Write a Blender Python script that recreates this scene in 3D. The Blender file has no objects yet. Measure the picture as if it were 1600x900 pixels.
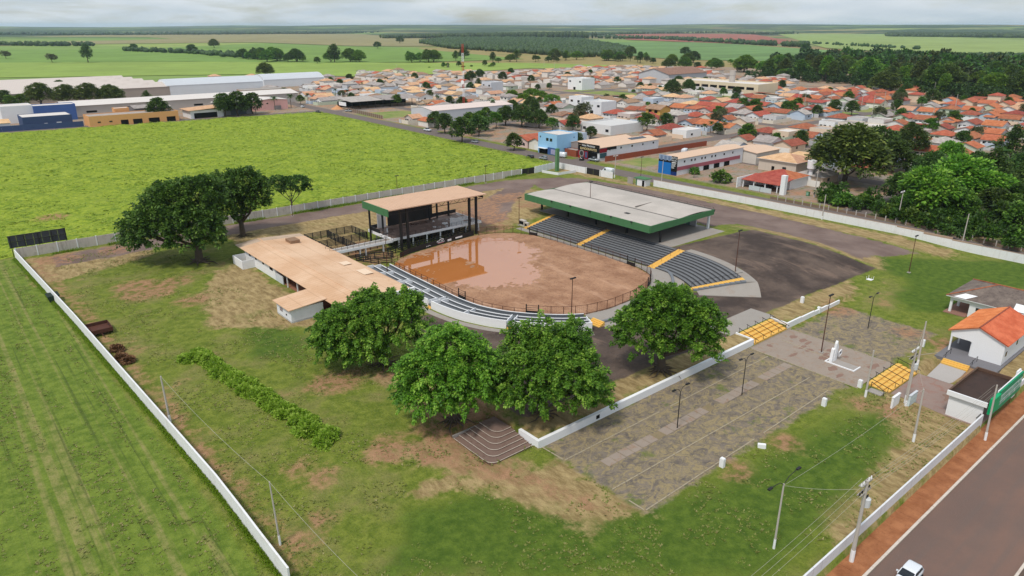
import bpy, math, random
import numpy as np
from mathutils import Vector, Matrix

scene = bpy.context.scene
COL = scene.collection
R = math.radians
rng = random.Random(7)

# ------------------------------------------------------------------ camera
CAM_H, FPX = 55.0, 1110.0
PITCH = math.atan(410.0 / FPX)
cam = bpy.data.cameras.new("camera")
cam.sensor_width = 36.0
cam.lens = 36.0 * FPX / 1600.0
cam.clip_start, cam.clip_end = 0.5, 60000.0
cam_ob = bpy.data.objects.new("camera", cam)
COL.objects.link(cam_ob)
cam_ob.location = (0, 0, CAM_H)
cam_ob.rotation_euler = (math.pi / 2 - PITCH, 0, 0)
scene.camera = cam_ob

# ------------------------------------------------------------------ sky, sun, exposure
SUN_EL, SUN_AZ = R(58), R(215)          # azimuth clockwise from +Y
world = bpy.data.worlds.new("World")
scene.world = world
world.use_nodes = True
wt = world.node_tree
wt.nodes.clear()
def wn(t, **k):
    n = wt.nodes.new(t)
    for a, b in k.items():
        setattr(n, a, b)
    return n
w_out = wn('ShaderNodeOutputWorld'); w_bg = wn('ShaderNodeBackground')
w_sky = wn('ShaderNodeTexSky', sky_type='NISHITA', sun_disc=False, sun_elevation=SUN_EL, sun_rotation=SUN_AZ,
           altitude=400.0, air_density=1.0, dust_density=0.8, ozone_density=1.0)
w_bg.inputs['Strength'].default_value = 0.05
# broken high cloud: a layer at constant height, seen through its plane projection
w_tc = wn('ShaderNodeTexCoord'); w_sep = wn('ShaderNodeSeparateXYZ')
wt.links.new(w_tc.outputs['Generated'], w_sep.inputs[0])
def wmath(op, a, b=None, c=None, clamp=False):
    n = wn('ShaderNodeMath', operation=op, use_clamp=clamp)
    for i, v in enumerate((a, b, c)):
        if v is None: continue
        if isinstance(v, (int, float)): n.inputs[i].default_value = v
        else: wt.links.new(v, n.inputs[i])
    return n.outputs[0]
w_den = wmath('ADD', wmath('MAXIMUM', w_sep.outputs['Z'], 0.0), 0.16)
w_px = wmath('DIVIDE', w_sep.outputs['X'], w_den); w_py = wmath('DIVIDE', w_sep.outputs['Y'], w_den)
w_comb = wn('ShaderNodeCombineXYZ')
wt.links.new(w_px, w_comb.inputs[0]); wt.links.new(w_py, w_comb.inputs[1])
w_n1 = wn('ShaderNodeTexNoise'); w_n1.inputs['Scale'].default_value = 0.9
w_n1.inputs['Detail'].default_value = 8; w_n1.inputs['Roughness'].default_value = 0.58; w_n1.inputs['Distortion'].default_value = 0.4
w_n2 = wn('ShaderNodeTexNoise'); w_n2.inputs['Scale'].default_value = 1.3; w_n2.inputs['Detail'].default_value = 6
wt.links.new(w_comb.outputs[0], w_n1.inputs['Vector']); wt.links.new(w_comb.outputs[0], w_n2.inputs['Vector'])
w_r1 = wn('ShaderNodeValToRGB'); w_r1.color_ramp.elements[0].position = 0.26; w_r1.color_ramp.elements[1].position = 0.50
wt.links.new(w_n1.outputs['Fac'], w_r1.inputs[0])
w_r2 = wn('ShaderNodeValToRGB')
w_r2.color_ramp.elements[0].position = 0.33; w_r2.color_ramp.elements[0].color = (6.4, 7.5, 8.6, 1)
w_r2.color_ramp.elements[1].position = 0.66; w_r2.color_ramp.elements[1].color = (8.8, 9.5, 10.2, 1)
wt.links.new(w_n2.outputs['Fac'], w_r2.inputs[0])
w_mix = wn('ShaderNodeMix', data_type='RGBA')
wt.links.new(wmath('MULTIPLY', w_r1.outputs[0], 0.93), w_mix.inputs['Factor'])
wt.links.new(w_sky.outputs[0], w_mix.inputs['A']); wt.links.new(w_r2.outputs[0], w_mix.inputs['B'])
wt.links.new(w_mix.outputs['Result'], w_bg.inputs['Color']); wt.links.new(w_bg.outputs[0], w_out.inputs['Surface'])

sun = bpy.data.lights.new("sun", 'SUN')
sun.energy, sun.angle, sun.color = 1.5, R(10), (1.0, 0.94, 0.85)
sun_ob = bpy.data.objects.new("sun", sun); COL.objects.link(sun_ob)
sd = Vector((math.sin(SUN_AZ) * math.cos(SUN_EL), math.cos(SUN_AZ) * math.cos(SUN_EL), math.sin(SUN_EL)))
sun_ob.rotation_euler = sd.to_track_quat('Z', 'Y').to_euler(); sun_ob.location = sd * 300

scene.view_settings.view_transform = 'Standard'
scene.view_settings.look = 'None'
scene.view_settings.exposure = 0.76
scene.view_settings.gamma = 1.0
scene.view_settings.use_curve_mapping = False
scene.render.engine = 'CYCLES'
scene.cycles.max_bounces = 5; scene.cycles.diffuse_bounces = 2; scene.cycles.glossy_bounces = 3
scene.cycles.transparent_max_bounces = 6; scene.cycles.volume_bounces = 2
scene.cycles.use_denoising = True

# ------------------------------------------------------------------ site frame: s runs along the back wall, t runs along the side walls
TH = R(40); CT, SN = math.cos(TH), math.sin(TH)
def L(s, t, z=0.0): return Vector((s * CT - t * SN, s * SN + t * CT, z))
def to_st(x, y): return (x * CT + y * SN, -x * SN + y * CT)
def smooth(a, b, x):
    u = np.clip((np.asarray(x, float) - a) / (b - a), 0, 1); return u * u * (3 - 2 * u)

ARENA = [(82.2,143.5),(90,147.2),(104,149.4),(113,150.2),(118.5,148.6),(122.5,145.3),(125.2,140),(126,133),(126.2,115),(125.6,103),(124,98.2),
         (120.5,95),(115,92),(109,90.3),(101,89.8),(95,90.9),(91.2,93),(87,97.3),(84,101.5),(82,106.5),(81.3,112),(81.6,122),(81.9,134)]
def in_poly(poly, s, t):
    s = np.asarray(s, float); t = np.asarray(t, float); c = np.zeros(s.shape, bool)
    n = len(poly)
    for i in range(n):
        s1, t1 = poly[i]; s2, t2 = poly[(i + 1) % n]
        m = ((t1 > t) != (t2 > t))
        with np.errstate(divide='ignore', invalid='ignore'):
            x = (s2 - s1) * (t - t1) / ((t2 - t1) if t2 != t1 else 1e-9) + s1
        c ^= (m & (s < x))
    return c
def sdist(poly, s, t):
    """signed distance to a polygon, positive inside"""
    s = np.asarray(s, float); t = np.asarray(t, float); d = np.full(s.shape, 1e9); n = len(poly)
    for i in range(n):
        a = poly[i]; b = poly[(i + 1) % n]; ds, dt = b[0] - a[0], b[1] - a[1]
        u = np.clip(((s - a[0]) * ds + (t - a[1]) * dt) / (ds * ds + dt * dt + 1e-12), 0, 1)
        d = np.minimum(d, np.hypot(s - a[0] - u * ds, t - a[1] - u * dt))
    return np.where(in_poly(poly, s, t), d, -d)

def height(s, t):
    """the lie of the land: lawn and street low, arena terrace a metre higher, upper yard and town higher still"""
    s = np.asarray(s, float); t = np.asarray(t, float)
    natural = smooth(57, 82, t)
    step = np.where((s > 110.3) & (s < 121.7), 65.6, 62.65)
    terr = np.where(t > step, 1.0, 0.0)
    right = smooth(56, 78, t)
    w_r = smooth(143, 152, s)
    terr = terr * (1 - w_r) + right * w_r
    h = np.where(s < 57.4, natural, terr)
    h = h + 2.1 * smooth(127.5, 141, s) * smooth(66, 88, t) * (1 - smooth(164, 190, s)) * (1 - smooth(158, 182, t))
    h = np.where((s > 49.8) & (s < 57.2) & (t > 63.9) & (t < 72.2), -0.35, h)
    ent = (s > 110.9) & (s < 123.4) & (t < 42.3)
    h = np.where(ent & (t > 24), -0.8, h)
    h = np.where(t < 25.2, -0.8, h)
    h = np.where(t < 23.1, -0.93, h)
    h = np.where((s > 123.35) & (s < 131.0) & (t > 33.1) & (t < 38.2), -1.0, h)
    bank = smooth(36, 26.5, t) * smooth(100, 112, s)
    h = np.where((t >= 25.6) & ~ent & (s < 134) & (h > -.9), h - 0.55 * bank, h)
    h = np.where(sdist(ARENA, s, t) > 0.8, 0.55, h)
    return h

def G(u, v, z=0.0):
    a = (u - 800) / FPX; b = (450 - v) / FPX
    dy = math.cos(PITCH) + b * math.sin(PITCH); dz = -math.sin(PITCH) + b * math.cos(PITCH)
    k = (z - CAM_H) / dz
    return a * k, dy * k
def ST(u, v, z=None):
    """site coordinates of the ground point seen at photo pixel (u, v)"""
    if z is not None: return to_st(*G(u, v, z))
    z = 0.8
    for _ in range(7):
        s, t = to_st(*G(u, v, z)); z = 0.5 * z + 0.5 * float(height(s, t))
    return to_st(*G(u, v, z))
def hz(s, t): return float(height(s, t))

# ------------------------------------------------------------------ materials
def lin(r, g, b):
    f = lambda c: (c / 255 / 12.92) if c / 255 <= 0.04045 else ((c / 255 + 0.055) / 1.055) ** 2.4
    return (f(r), f(g), f(b))
class NT:
    def __init__(self, name):
        self.m = bpy.data.materials.new(name); self.m.use_nodes = True
        self.t = self.m.node_tree; self.t.nodes.clear()
        self.out = self.n('ShaderNodeOutputMaterial')
    def n(self, t, **k):
        n = self.t.nodes.new(t)
        for a, b in k.items(): setattr(n, a, b)
        return n
    def l(self, a, b): self.t.links.new(a, b)
    def put(self, sock, v):
        if isinstance(v, (int, float)): sock.default_value = v
        elif isinstance(v, (tuple, list)): sock.default_value = tuple(v) + ((1,) if len(v) == 3 and sock.type == 'RGBA' else ())
        else: self.l(v, sock)
    def math(self, op, a, b=None, c=None, clamp=False):
        n = self.n('ShaderNodeMath', operation=op, use_clamp=clamp)
        for i, v in enumerate((a, b, c)):
            if v is not None: self.put(n.inputs[i], v)
        return n.outputs[0]
    def coord(self, kind='Object', scale=None):
        o = self.n('ShaderNodeTexCoord').outputs[kind]
        if scale is None: return o
        mp = self.n('ShaderNodeMapping'); mp.inputs['Scale'].default_value = scale; self.l(o, mp.inputs[0]); return mp.outputs[0]
    def noise(self, vec, scale, detail=5, rough=0.55, dist=0.0):
        n = self.n('ShaderNodeTexNoise'); n.inputs['Scale'].default_value = scale; n.inputs['Detail'].default_value = detail
        n.inputs['Roughness'].default_value = rough; n.inputs['Distortion'].default_value = dist
        if vec is not None: self.l(vec, n.inputs['Vector'])
        return n.outputs['Fac']
    def ramp(self, fac, a, b):
        """linear step from a to b"""
        n = self.n('ShaderNodeMapRange'); n.interpolation_type = 'SMOOTHSTEP'
        n.inputs['From Min'].default_value = a; n.inputs['From Max'].default_value = b; self.put(n.inputs['Value'], fac)
        return n.outputs['Result']
    def mix(self, fac, a, b):
        n = self.n('ShaderNodeMix', data_type='RGBA'); self.put(n.inputs['Factor'], fac); self.put(n.inputs['A'], a); self.put(n.inputs['B'], b)
        return n.outputs['Result']
    def attr(self, name): return self.n('ShaderNodeAttribute', attribute_name=name).outputs['Fac']
    def bump(self, h, strength=0.3, dist=0.05):
        n = self.n('ShaderNodeBump'); n.inputs['Strength'].default_value = strength; n.inputs['Distance'].default_value = dist; self.l(h, n.inputs['Height'])
        return n.outputs[0]
    def bsdf(self, col, rough=0.8, spec=0.3, normal=None, metal=0.0, **k):
        n = self.n('ShaderNodeBsdfPrincipled'); self.put(n.inputs['Base Color'], col); self.put(n.inputs['Roughness'], rough)
        n.inputs['Specular IOR Level'].default_value = spec; n.inputs['Metallic'].default_value = metal
        if normal is not None: self.l(normal, n.inputs['Normal'])
        for a, b in k.items(): self.put(n.inputs[a.replace('_', ' ')], b)
        return n.outputs[0]
    def done(self, sh): self.l(sh, self.out.inputs['Surface']); return self.m

MATS = {}
def mat(name, rgb, var=0.14, scale=0.6, rough=0.85, spec=0.25, stain=0.0, stain_rgb=(92, 78, 64), bump=0.0, ribs=None, metal=0.0, streak=0.0, obj_var=0.0):
    """painted or weathered surface: broad tone drift, fine grain, stains, optional sheet ribs (axis, pitch)"""
    if name in MATS: return MATS[name]
    k = NT(name); co = k.coord('Object'); c = lin(*rgb)
    d = tuple(x * (1 - var) for x in c); b = tuple(min(1, x * (1 + var * 0.6)) for x in c)
    col = k.mix(k.noise(co, scale, 5, 0.6), d, b)
    grain = k.noise(co, scale * 14, 3, 0.6)
    col = k.mix(k.math('MULTIPLY', k.ramp(grain, 0.35, 0.7), 0.35 * min(1, var * 4)), col, tuple(x * (1 - var * 1.2) for x in c))
    if obj_var:
        oi = k.n('ShaderNodeObjectInfo').outputs['Random']
        hs = k.n('ShaderNodeHueSaturation'); k.l(col, hs.inputs['Color'])
        k.l(k.math('MULTIPLY_ADD', oi, obj_var * 2, 1 - obj_var), hs.inputs['Value']); col = hs.outputs['Color']
    if stain:
        col = k.mix(k.math('MULTIPLY', k.ramp(k.noise(co, scale * 1.7, 6, 0.65, 0.6), 0.5, 0.72), stain), col, lin(*stain_rgb))
    if streak:
        sv = k.coord('Object', (1.6, 1.6, 0.13))
        col = k.mix(k.math('MULTIPLY', k.ramp(k.noise(sv, 1.3, 5, 0.6), 0.52, 0.75), streak), col, lin(*stain_rgb))
    nrm = None
    if ribs:
        w = k.n('ShaderNodeTexWave', wave_type='BANDS', bands_direction=ribs[0]); w.inputs['Scale'].default_value = 0.314 / ribs[1]
        w.inputs['Distortion'].default_value = 0.0; k.l(co, w.inputs['Vector'])
        nrm = k.bump(w.outputs['Fac'], 0.55, ribs[1] * 0.25)
        col = k.mix(k.math('MULTIPLY', k.ramp(w.outputs['Fac'], 0.35, 0.0), 0.22), col, tuple(x * 0.55 for x in c))
    elif bump: nrm = k.bump(grain, bump, 0.03)
    MATS[name] = k.done(k.bsdf(col, rough, spec, nrm, metal)); return MATS[name]

# ------------------------------------------------------------------ mesh builder
class MB:
    def __init__(self): self.v = []; self.f = []; self.mi = []; self.cur = 0
    def add(self, vs, fs):
        o = len(self.v); self.v.extend([tuple(p) for p in vs]); self.f.extend([tuple(i + o for i in q) for q in fs]); self.mi.extend([self.cur] * len(fs)); return self
    def box(self, a, b):
        x0, y0, z0 = a; x1, y1, z1 = b
        return self.add([(x0,y0,z0),(x1,y0,z0),(x1,y1,z0),(x0,y1,z0),(x0,y0,z1),(x1,y0,z1),(x1,y1,z1),(x0,y1,z1)],
                        [(0,3,2,1),(4,5,6,7),(0,1,5,4),(1,2,6,5),(2,3,7,6),(3,0,4,7)])
    def cbox(self, c, d, rot=0.0):
        cr, sr = math.cos(rot), math.sin(rot); vs = []
        for z in (-.5, .5):
            for x, y in ((-.5,-.5),(.5,-.5),(.5,.5),(-.5,.5)):
                X, Y = x * d[0], y * d[1]; vs.append((c[0] + X * cr - Y * sr, c[1] + X * sr + Y * cr, c[2] + z * d[2]))
        return self.add(vs, [(0,3,2,1),(4,5,6,7),(0,1,5,4),(1,2,6,5),(2,3,7,6),(3,0,4,7)])
    def prism(self, poly, z0, z1):
        n = len(poly); vs = [(p[0], p[1], z0) for p in poly] + [(p[0], p[1], z1) for p in poly]
        return self.add(vs, [tuple(range(n - 1, -1, -1)), tuple(range(n, 2 * n))] + [(i, (i + 1) % n, n + (i + 1) % n, n + i) for i in range(n)])
    def beam(self, p, q, w, h=None, up=(0, 0, 1)):
        """rectangular bar from p to q"""
        h = h or w; p = Vector(p); q = Vector(q); d = (q - p).normalized(); u = Vector(up)
        if abs(d.dot(u)) > 0.98: u = Vector((1, 0, 0))
        r = d.cross(u).normalized() * (w / 2); u = r.cross(d).normalized() * (h / 2)
        vs = [p - r - u, p + r - u, p + r + u, p - r + u, q - r - u, q + r - u, q + r + u, q - r + u]
        return self.add(vs, [(0,1,2,3),(7,6,5,4),(0,4,5,1),(1,5,6,2),(2,6,7,3),(3,7,4,0)])
    def tube(self, pts, rad, n=6, cap=True):
        pts = [Vector(p) for p in pts]
        if isinstance(rad, (int, float)): rad = [rad] * len(pts)
        vs = []; fs = []; prev = None
        for i, p in enumerate(pts):
            d = (pts[min(i + 1, len(pts) - 1)] - pts[max(i - 1, 0)]).normalized()
            u = prev if prev is not None else (Vector((1, 0, 0)) if abs(d.z) > 0.9 else Vector((0, 0, 1)))
            u = (u - d * d.dot(u)).normalized(); prev = u; w = d.cross(u)
            for k in range(n):
                a = 2 * math.pi * k / n; vs.append(p + (u * math.cos(a) + w * math.sin(a)) * rad[i])
        for i in range(len(pts) - 1):
            for k in range(n):
                fs.append((i * n + k, i * n + (k + 1) % n, (i + 1) * n + (k + 1) % n, (i + 1) * n + k))
        if cap: fs += [tuple(range(n - 1, -1, -1)), tuple((len(pts) - 1) * n + k for k in range(n))]
        return self.add(vs, fs)
    def strip(self, A, B):
        """ribbon of quads between two polylines of 3D points"""
        n = len(A); return self.add(list(A) + list(B), [(i, i + 1, n + i + 1, n + i) for i in range(n - 1)])
    def ribwall(self, inner, outer, z0, z1):
        """solid band between two plan polylines, from z0 to z1"""
        n = len(inner); vs = [(p[0], p[1], z0) for p in inner] + [(p[0], p[1], z0) for p in outer] + [(p[0], p[1], z1) for p in inner] + [(p[0], p[1], z1) for p in outer]
        fs = []
        for i in range(n - 1):
            fs += [(2*n+i, 2*n+i+1, 3*n+i+1, 3*n+i), (i, i+1, 2*n+i+1, 2*n+i), (n+i+1, n+i, 3*n+i, 3*n+i+1), (i+1, i, n+i, n+i+1)]
        fs += [(0, 2*n, 3*n, n), (n-1, 2*n-1, 4*n-1, 3*n-1)]
        return self.add(vs, fs)
    def mesh(self, name, org=(0, 0, 0)):
        me = bpy.data.meshes.new(name); o = org
        me.from_pydata([(x - o[0], y - o[1], z - o[2]) for x, y, z in self.v], [], self.f)
        if any(self.mi): me.polygons.foreach_set('material_index', self.mi)
        me.update(); return me

ORG = {}
def put(o, **k):
    for a, b in k.items():
        if b is not None: o[a] = b
    return o
def thing(name, label, cat, s, t, z=None, group=None, rot=0.0):
    """Empty at a thing's base; its parts are written in site coordinates (s, t, z)"""
    z = hz(s, t) if z is None else z
    o = bpy.data.objects.new(name, None); o.empty_display_size = 0.5; COL.objects.link(o)
    o.location = L(s, t, z); o.rotation_euler = (0, 0, TH + rot); ORG[o.name] = (s, t, z) if rot == 0 else (0, 0, 0)
    return put(o, label=label, category=cat, group=group)
def _mats(me, m):
    for x in (m if isinstance(m, (list, tuple)) else [m]): me.materials.append(x)
def part(name, mb, m, parent, label=None, kind=None, smooth_=False):
    org = ORG[parent.name]; me = mb.mesh(name, org); _mats(me, m)
    if smooth_: me.polygons.foreach_set('use_smooth', [True] * len(me.polygons))
    o = bpy.data.objects.new(name, me); COL.objects.link(o); o.parent = parent; ORG[o.name] = org
    return put(o, label=label, kind=kind)
def solo(name, mb, m, label, cat, s, t, z=None, group=None, smooth_=False):
    """a thing that is one mesh"""
    z = hz(s, t) if z is None else z
    me = mb.mesh(name, (s, t, z)); _mats(me, m)
    if smooth_: me.polygons.foreach_set('use_smooth', [True] * len(me.polygons))
    o = bpy.data.objects.new(name, me); COL.objects.link(o); o.location = L(s, t, z); o.rotation_euler = (0, 0, TH); ORG[o.name] = (s, t, z)
    return put(o, label=label, category=cat, group=group)
def struct(name, mb_or_me, m, kind='structure', parent=None, world_space=False):
    me = mb_or_me if isinstance(mb_or_me, bpy.types.Mesh) else mb_or_me.mesh(name)
    _mats(me, m); o = bpy.data.objects.new(name, me); COL.objects.link(o)
    if not world_space: o.rotation_euler = (0, 0, TH)
    ORG[o.name] = (0, 0, 0); o['kind'] = kind; return o
def link_part(name, me, parent, m=None, loc=(0, 0, 0), rot=0.0, scl=None):
    """a part that shares mesh data, placed in the parent's frame"""
    o = bpy.data.objects.new(name, me); COL.objects.link(o); o.parent = parent; o.location = loc; o.rotation_euler = (0, 0, rot)
    if scl: o.scale = scl
    if m is not None:
        o.material_slots[0].link = 'OBJECT'; o.material_slots[0].material = m
    return o
def np_mesh(name, V, F, m=None):
    """mesh from arrays; F is (n, k) with a constant k"""
    V = np.asarray(V, np.float32); F = np.asarray(F, np.int32); me = bpy.data.meshes.new(name)
    me.vertices.add(len(V)); me.vertices.foreach_set('co', V.ravel())
    k = F.shape[1]; me.loops.add(F.size); me.loops.foreach_set('vertex_index', F.ravel())
    me.polygons.add(len(F)); me.polygons.foreach_set('loop_start', np.arange(0, F.size, k, dtype=np.int32))
    me.polygons.foreach_set('loop_total', np.full(len(F), k, np.int32)); me.update(calc_edges=True)
    if m is not None: _mats(me, m)
    return me
def text_mesh(txt, size, m, depth=0.02, align='CENTER'):
    cu = bpy.data.curves.new('t', 'FONT'); cu.body = txt; cu.size = size; cu.extrude = depth; cu.align_x = align; cu.align_y = 'CENTER'
    ob = bpy.data.objects.new('t', cu); COL.objects.link(ob); bpy.context.view_layer.update()
    dg = bpy.context.evaluated_depsgraph_get(); me = bpy.data.meshes.new_from_object(ob.evaluated_get(dg)); bpy.data.objects.remove(ob); bpy.data.curves.remove(cu)
    me.materials.clear(); me.materials.append(m); return me
def ordinal(n):
    w = ['zeroth','first','second','third','fourth','fifth','sixth','seventh','eighth','ninth','tenth','eleventh','twelfth','thirteenth','fourteenth','fifteenth','sixteenth','seventeenth','eighteenth','nineteenth','twentieth']
    tens = {20: 'twenty', 30: 'thirty', 40: 'forty', 50: 'fifty', 60: 'sixty', 70: 'seventy', 80: 'eighty', 90: 'ninety'}
    if n <= 20: return w[n]
    if n < 100: return tens[n // 10 * 10][:-1] + 'ieth' if n % 10 == 0 else tens[n // 10 * 10] + '-' + w[n % 10]
    return 'hundred-and-' + ordinal(n - 100) if n > 100 else 'hundredth'

WALLP = mat('wall_whitewash', (231, 231, 233), 0.06, 0.35, 0.85, stain=0.22, stain_rgb=(186, 172, 158), streak=0.28)
WHITE = mat('white_paint', (232, 233, 236), 0.05, 0.4, 0.8, stain=0.06, stain_rgb=(190, 178, 165), streak=0.10)
CLEAN = mat('clean_white', (236, 236, 238), 0.03, 0.4, 0.75)
CONC = mat('concrete', (165, 158, 152), 0.15, 0.5, 0.9, stain=0.3, bump=0.2)
PANEL = mat('panel_concrete', (200, 192, 184), 0.14, 0.5, 0.9, stain=0.3, stain_rgb=(120, 108, 95), streak=0.45)
POLE = mat('pole_concrete', (186, 178, 170), 0.1, 0.8, 0.9, streak=0.25)
BLACK = mat('black_steel', (34, 33, 36), 0.2, 2.0, 0.55, 0.4)
DARK = mat('dark_void', (22, 21, 22), 0.1, 1.0, 0.9, 0.1)
RUST = mat('rusty_steel', (92, 58, 48), 0.3, 1.5, 0.85, stain=0.4, stain_rgb=(60, 38, 32))
GREEN = mat('green_paint', (74, 121, 80), 0.10, 0.5, 0.75, streak=0.35, stain_rgb=(52, 84, 58))
YELLOW = mat('yellow_paint', (234, 186, 96), 0.10, 1.2, 0.8, stain=0.25, stain_rgb=(200, 150, 90), streak=0.15)
GLASS = mat('dark_glass', (32, 36, 42), 0.1, 1.0, 0.12, 0.6)
# ================================================================== GROUND
def spaced(fine, lo, hi, first, growth):
    """fine list, extended outward with growing steps"""
    a = list(fine); d = first; x = fine[0]
    while x > lo: x -= d; d *= growth; a.insert(0, x)
    d = first; x = fine[-1]
    while x < hi: x += d; d *= growth; a.append(x)
    return np.array(a)
sv = sorted(set(list(np.arange(-40, 8, 2.0)) + list(np.arange(8, 206, 1.0)) + list(np.arange(206, 560, 4.0)) + [110.2, 110.4, 110.8, 121.6, 121.8, 123.3, 123.6, 57.35, 57.5]))
tv = sorted(set(list(np.arange(0, 22, 2.0)) + list(np.arange(23, 210, 1.0)) + list(np.arange(210, 480, 3.0)) + list(np.arange(480, 800, 8.0)) + [22.9, 23.2, 25.1, 25.3, 25.5, 62.55, 62.75, 65.5, 65.7, 42.2, 42.4]))
S1 = spaced(sv, -14000, 14000, 5.0, 1.16); T1 = spaced(tv, -14000, 14000, 6.0, 1.16)
SS, TT = np.meshgrid(S1, T1)
Z = height(SS, TT)
XX = SS * CT - TT * SN; YY = SS * SN + TT * CT; DD = np.hypot(XX, YY)
def vnoise(x, y, sc, seed=0):
    x = x / sc + seed * 17.3; y = y / sc - seed * 9.1
    xi = np.floor(x); yi = np.floor(y); fx = x - xi; fy = y - yi; fx = fx * fx * (3 - 2 * fx); fy = fy * fy * (3 - 2 * fy)
    def h(a, b): q = np.sin(a * 127.1 + b * 311.7 + seed * 74.7) * 43758.5453; return q - np.floor(q)
    return (h(xi, yi) * (1 - fx) + h(xi + 1, yi) * fx) * (1 - fy) + (h(xi, yi + 1) * (1 - fx) + h(xi + 1, yi + 1) * fx) * fy
# rough pasture, bumpy lawn, rolling country far off
FIELD = [(-900, 209), (203.5, 208.5), (205.5, 240), (214, 455), (120, 464), (20, 474), (-900, 500)]
sdf = sdist(FIELD, SS, TT)
Z += np.where(sdf > 0, smooth(0, 6, sdf) * (0.55 * vnoise(SS, TT, 6.0, 1) + 0.75 * vnoise(SS, TT, 2.6, 2) + 0.35 * vnoise(SS, TT, 1.3, 5) - 0.25), 0)
lawn = (SS < 200) & (TT > 26) & (TT < 205) & (sdf < 0)
Z += np.where(lawn & (np.abs(TT - 62.65) > 1.2) & (SS < 142), 0.07 * (vnoise(SS, TT, 3.1, 3) - 0.5), 0)
Z += smooth(2200, 5200, DD) * (26 * (vnoise(XX, YY, 1900, 4) - 0.45)) * np.clip(DD / 6000, 0, 1.2)
Z += smooth(6000, 10500, DD) * (20 + 50 * vnoise(XX, YY, 3400, 6))
ng = len(S1); nt = len(T1)
V = np.stack([SS.ravel(), TT.ravel(), Z.ravel()], 1)
ii = np.arange(ng * nt).reshape(nt, ng)
F = np.stack([ii[:-1, :-1].ravel(), ii[:-1, 1:].ravel(), ii[1:, 1:].ravel(), ii[1:, :-1].ravel()], 1)

sF, tF = SS.ravel(), TT.ravel()
near = (np.abs(sF) < 900) & (tF > -300) & (tF < 1200)
def zone(*polys):
    d = np.full(sF.shape, -30.0)
    for p in polys: d[near] = np.maximum(d[near], sdist(p, sF[near], tF[near]))
    return np.clip(d, -30, 30)
def px(*pts): return [ST(u, v) for u, v in pts]
def band(line, w):
    """polygon of width w along a polyline in site coordinates"""
    a = []; b = []
    for i, p in enumerate(line):
        q0 = line[max(i - 1, 0)]; q1 = line[min(i + 1, len(line) - 1)]; dx, dy = q1[0] - q0[0], q1[1] - q0[1]; m = math.hypot(dx, dy) or 1
        a.append((p[0] - dy / m * w / 2, p[1] + dx / m * w / 2)); b.append((p[0] + dy / m * w / 2, p[1] - dx / m * w / 2))
    return a + b[::-1]
Z_lush = np.clip(sdf.ravel(), -30, 30)
Z_out = zone([(-700, 23), (19.5, 23), (14, 207), (-300, 209), (-700, 260)])
LOT = [(121, 68.3), (170.5, 67.5), (171, 101), (139, 104.5), (139, 84), (124, 82)]
FORE = [(60, 68.8), (112, 66.5), (123, 68), (126, 82), (119, 87.5), (108, 85), (95, 84.5), (88, 88), (82, 92), (76, 97), (73, 110), (66, 113), (64, 100), (66, 85), (60, 80)]
Z_asph = zone(LOT, FORE)
DRIVE = band([(20, 198), (75, 199.5), (130, 198), (165, 197), (182, 190), (187, 170), (186, 140), (184, 115), (180, 90), (178, 72)], 10)
DRIVE2 = [(164, 110), (174, 108), (177, 88), (180, 70), (191, 66), (195, 110), (195, 165), (189, 190), (170, 192), (163, 170)]
MAINST = band([(210, -300), (210, 200), (212, 240), (222, 500), (230, 640)], 9.5)
Z_drive = zone(DRIVE, DRIVE2, [(120, 156), (131, 158), (150, 176), (170, 190), (165, 196), (140, 182), (124, 172)])
Z_road = zone(MAINST, band([(-200, 494), (20, 476), (120, 467.5), (222, 458)], 8), *[[(c - 4.2, -60), (c + 4.2, -60), (c + 4.2, 640), (c - 4.2, 640)] for c in (268, 326, 384, 442, 486, 546, 604, 662, 720)],
              *[[(214, c - 4), (780, c - 4), (780, c + 4), (214, c + 4)] for c in (96, 214, 332, 450, 568)])
Z_park = zone([(58, 44), (108.5, 44), (108.5, 62.3), (58, 62.3)], [(122.3, 43), (141, 43), (141, 61), (122.3, 61)])
Z_dry = zone([(57.5, 62.8), (110, 62.8), (110, 67.5), (57.5, 69)], [(121.8, 62.8), (150, 62.8), (160, 68), (121, 68.5)], [(100, 157), (135, 150), (150, 160), (166, 175), (160, 196), (60, 196), (60, 190), (100, 185)],
             [(169, 106), (176, 104), (178, 70), (171, 66), (171.5, 100)], [(193, 60), (201, 60), (199, 206), (193, 206), (195, 180)], [(36, 132), (54, 118), (56, 168), (48, 165), (40, 150)],
             [(14, 180), (40, 188), (45, 202), (15, 205)], [(40, 66), (58, 58), (58, 44), (50, 46), (46, 60), (38, 64)], [(110, 24), (112, 24), (112, 40), (106, 38), (98, 31), (70, 28), (70, 25.5)], [(123, 26), (150, 26), (136, 40), (123, 40)])
Z_dry = np.maximum(Z_dry, zone([(73, 156), (89, 156), (89, 176), (73, 176)], [(60, 184), (100, 170), (118, 158), (128, 152), (133, 160), (150, 182), (150, 195), (60, 196)]))
def blob(u, v, r, k=1.0):
    s, t = ST(u, v); return [(s + r * k * math.cos(a), t + r * math.sin(a)) for a in np.linspace(0, 2 * math.pi, 9)[:-1]]
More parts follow.
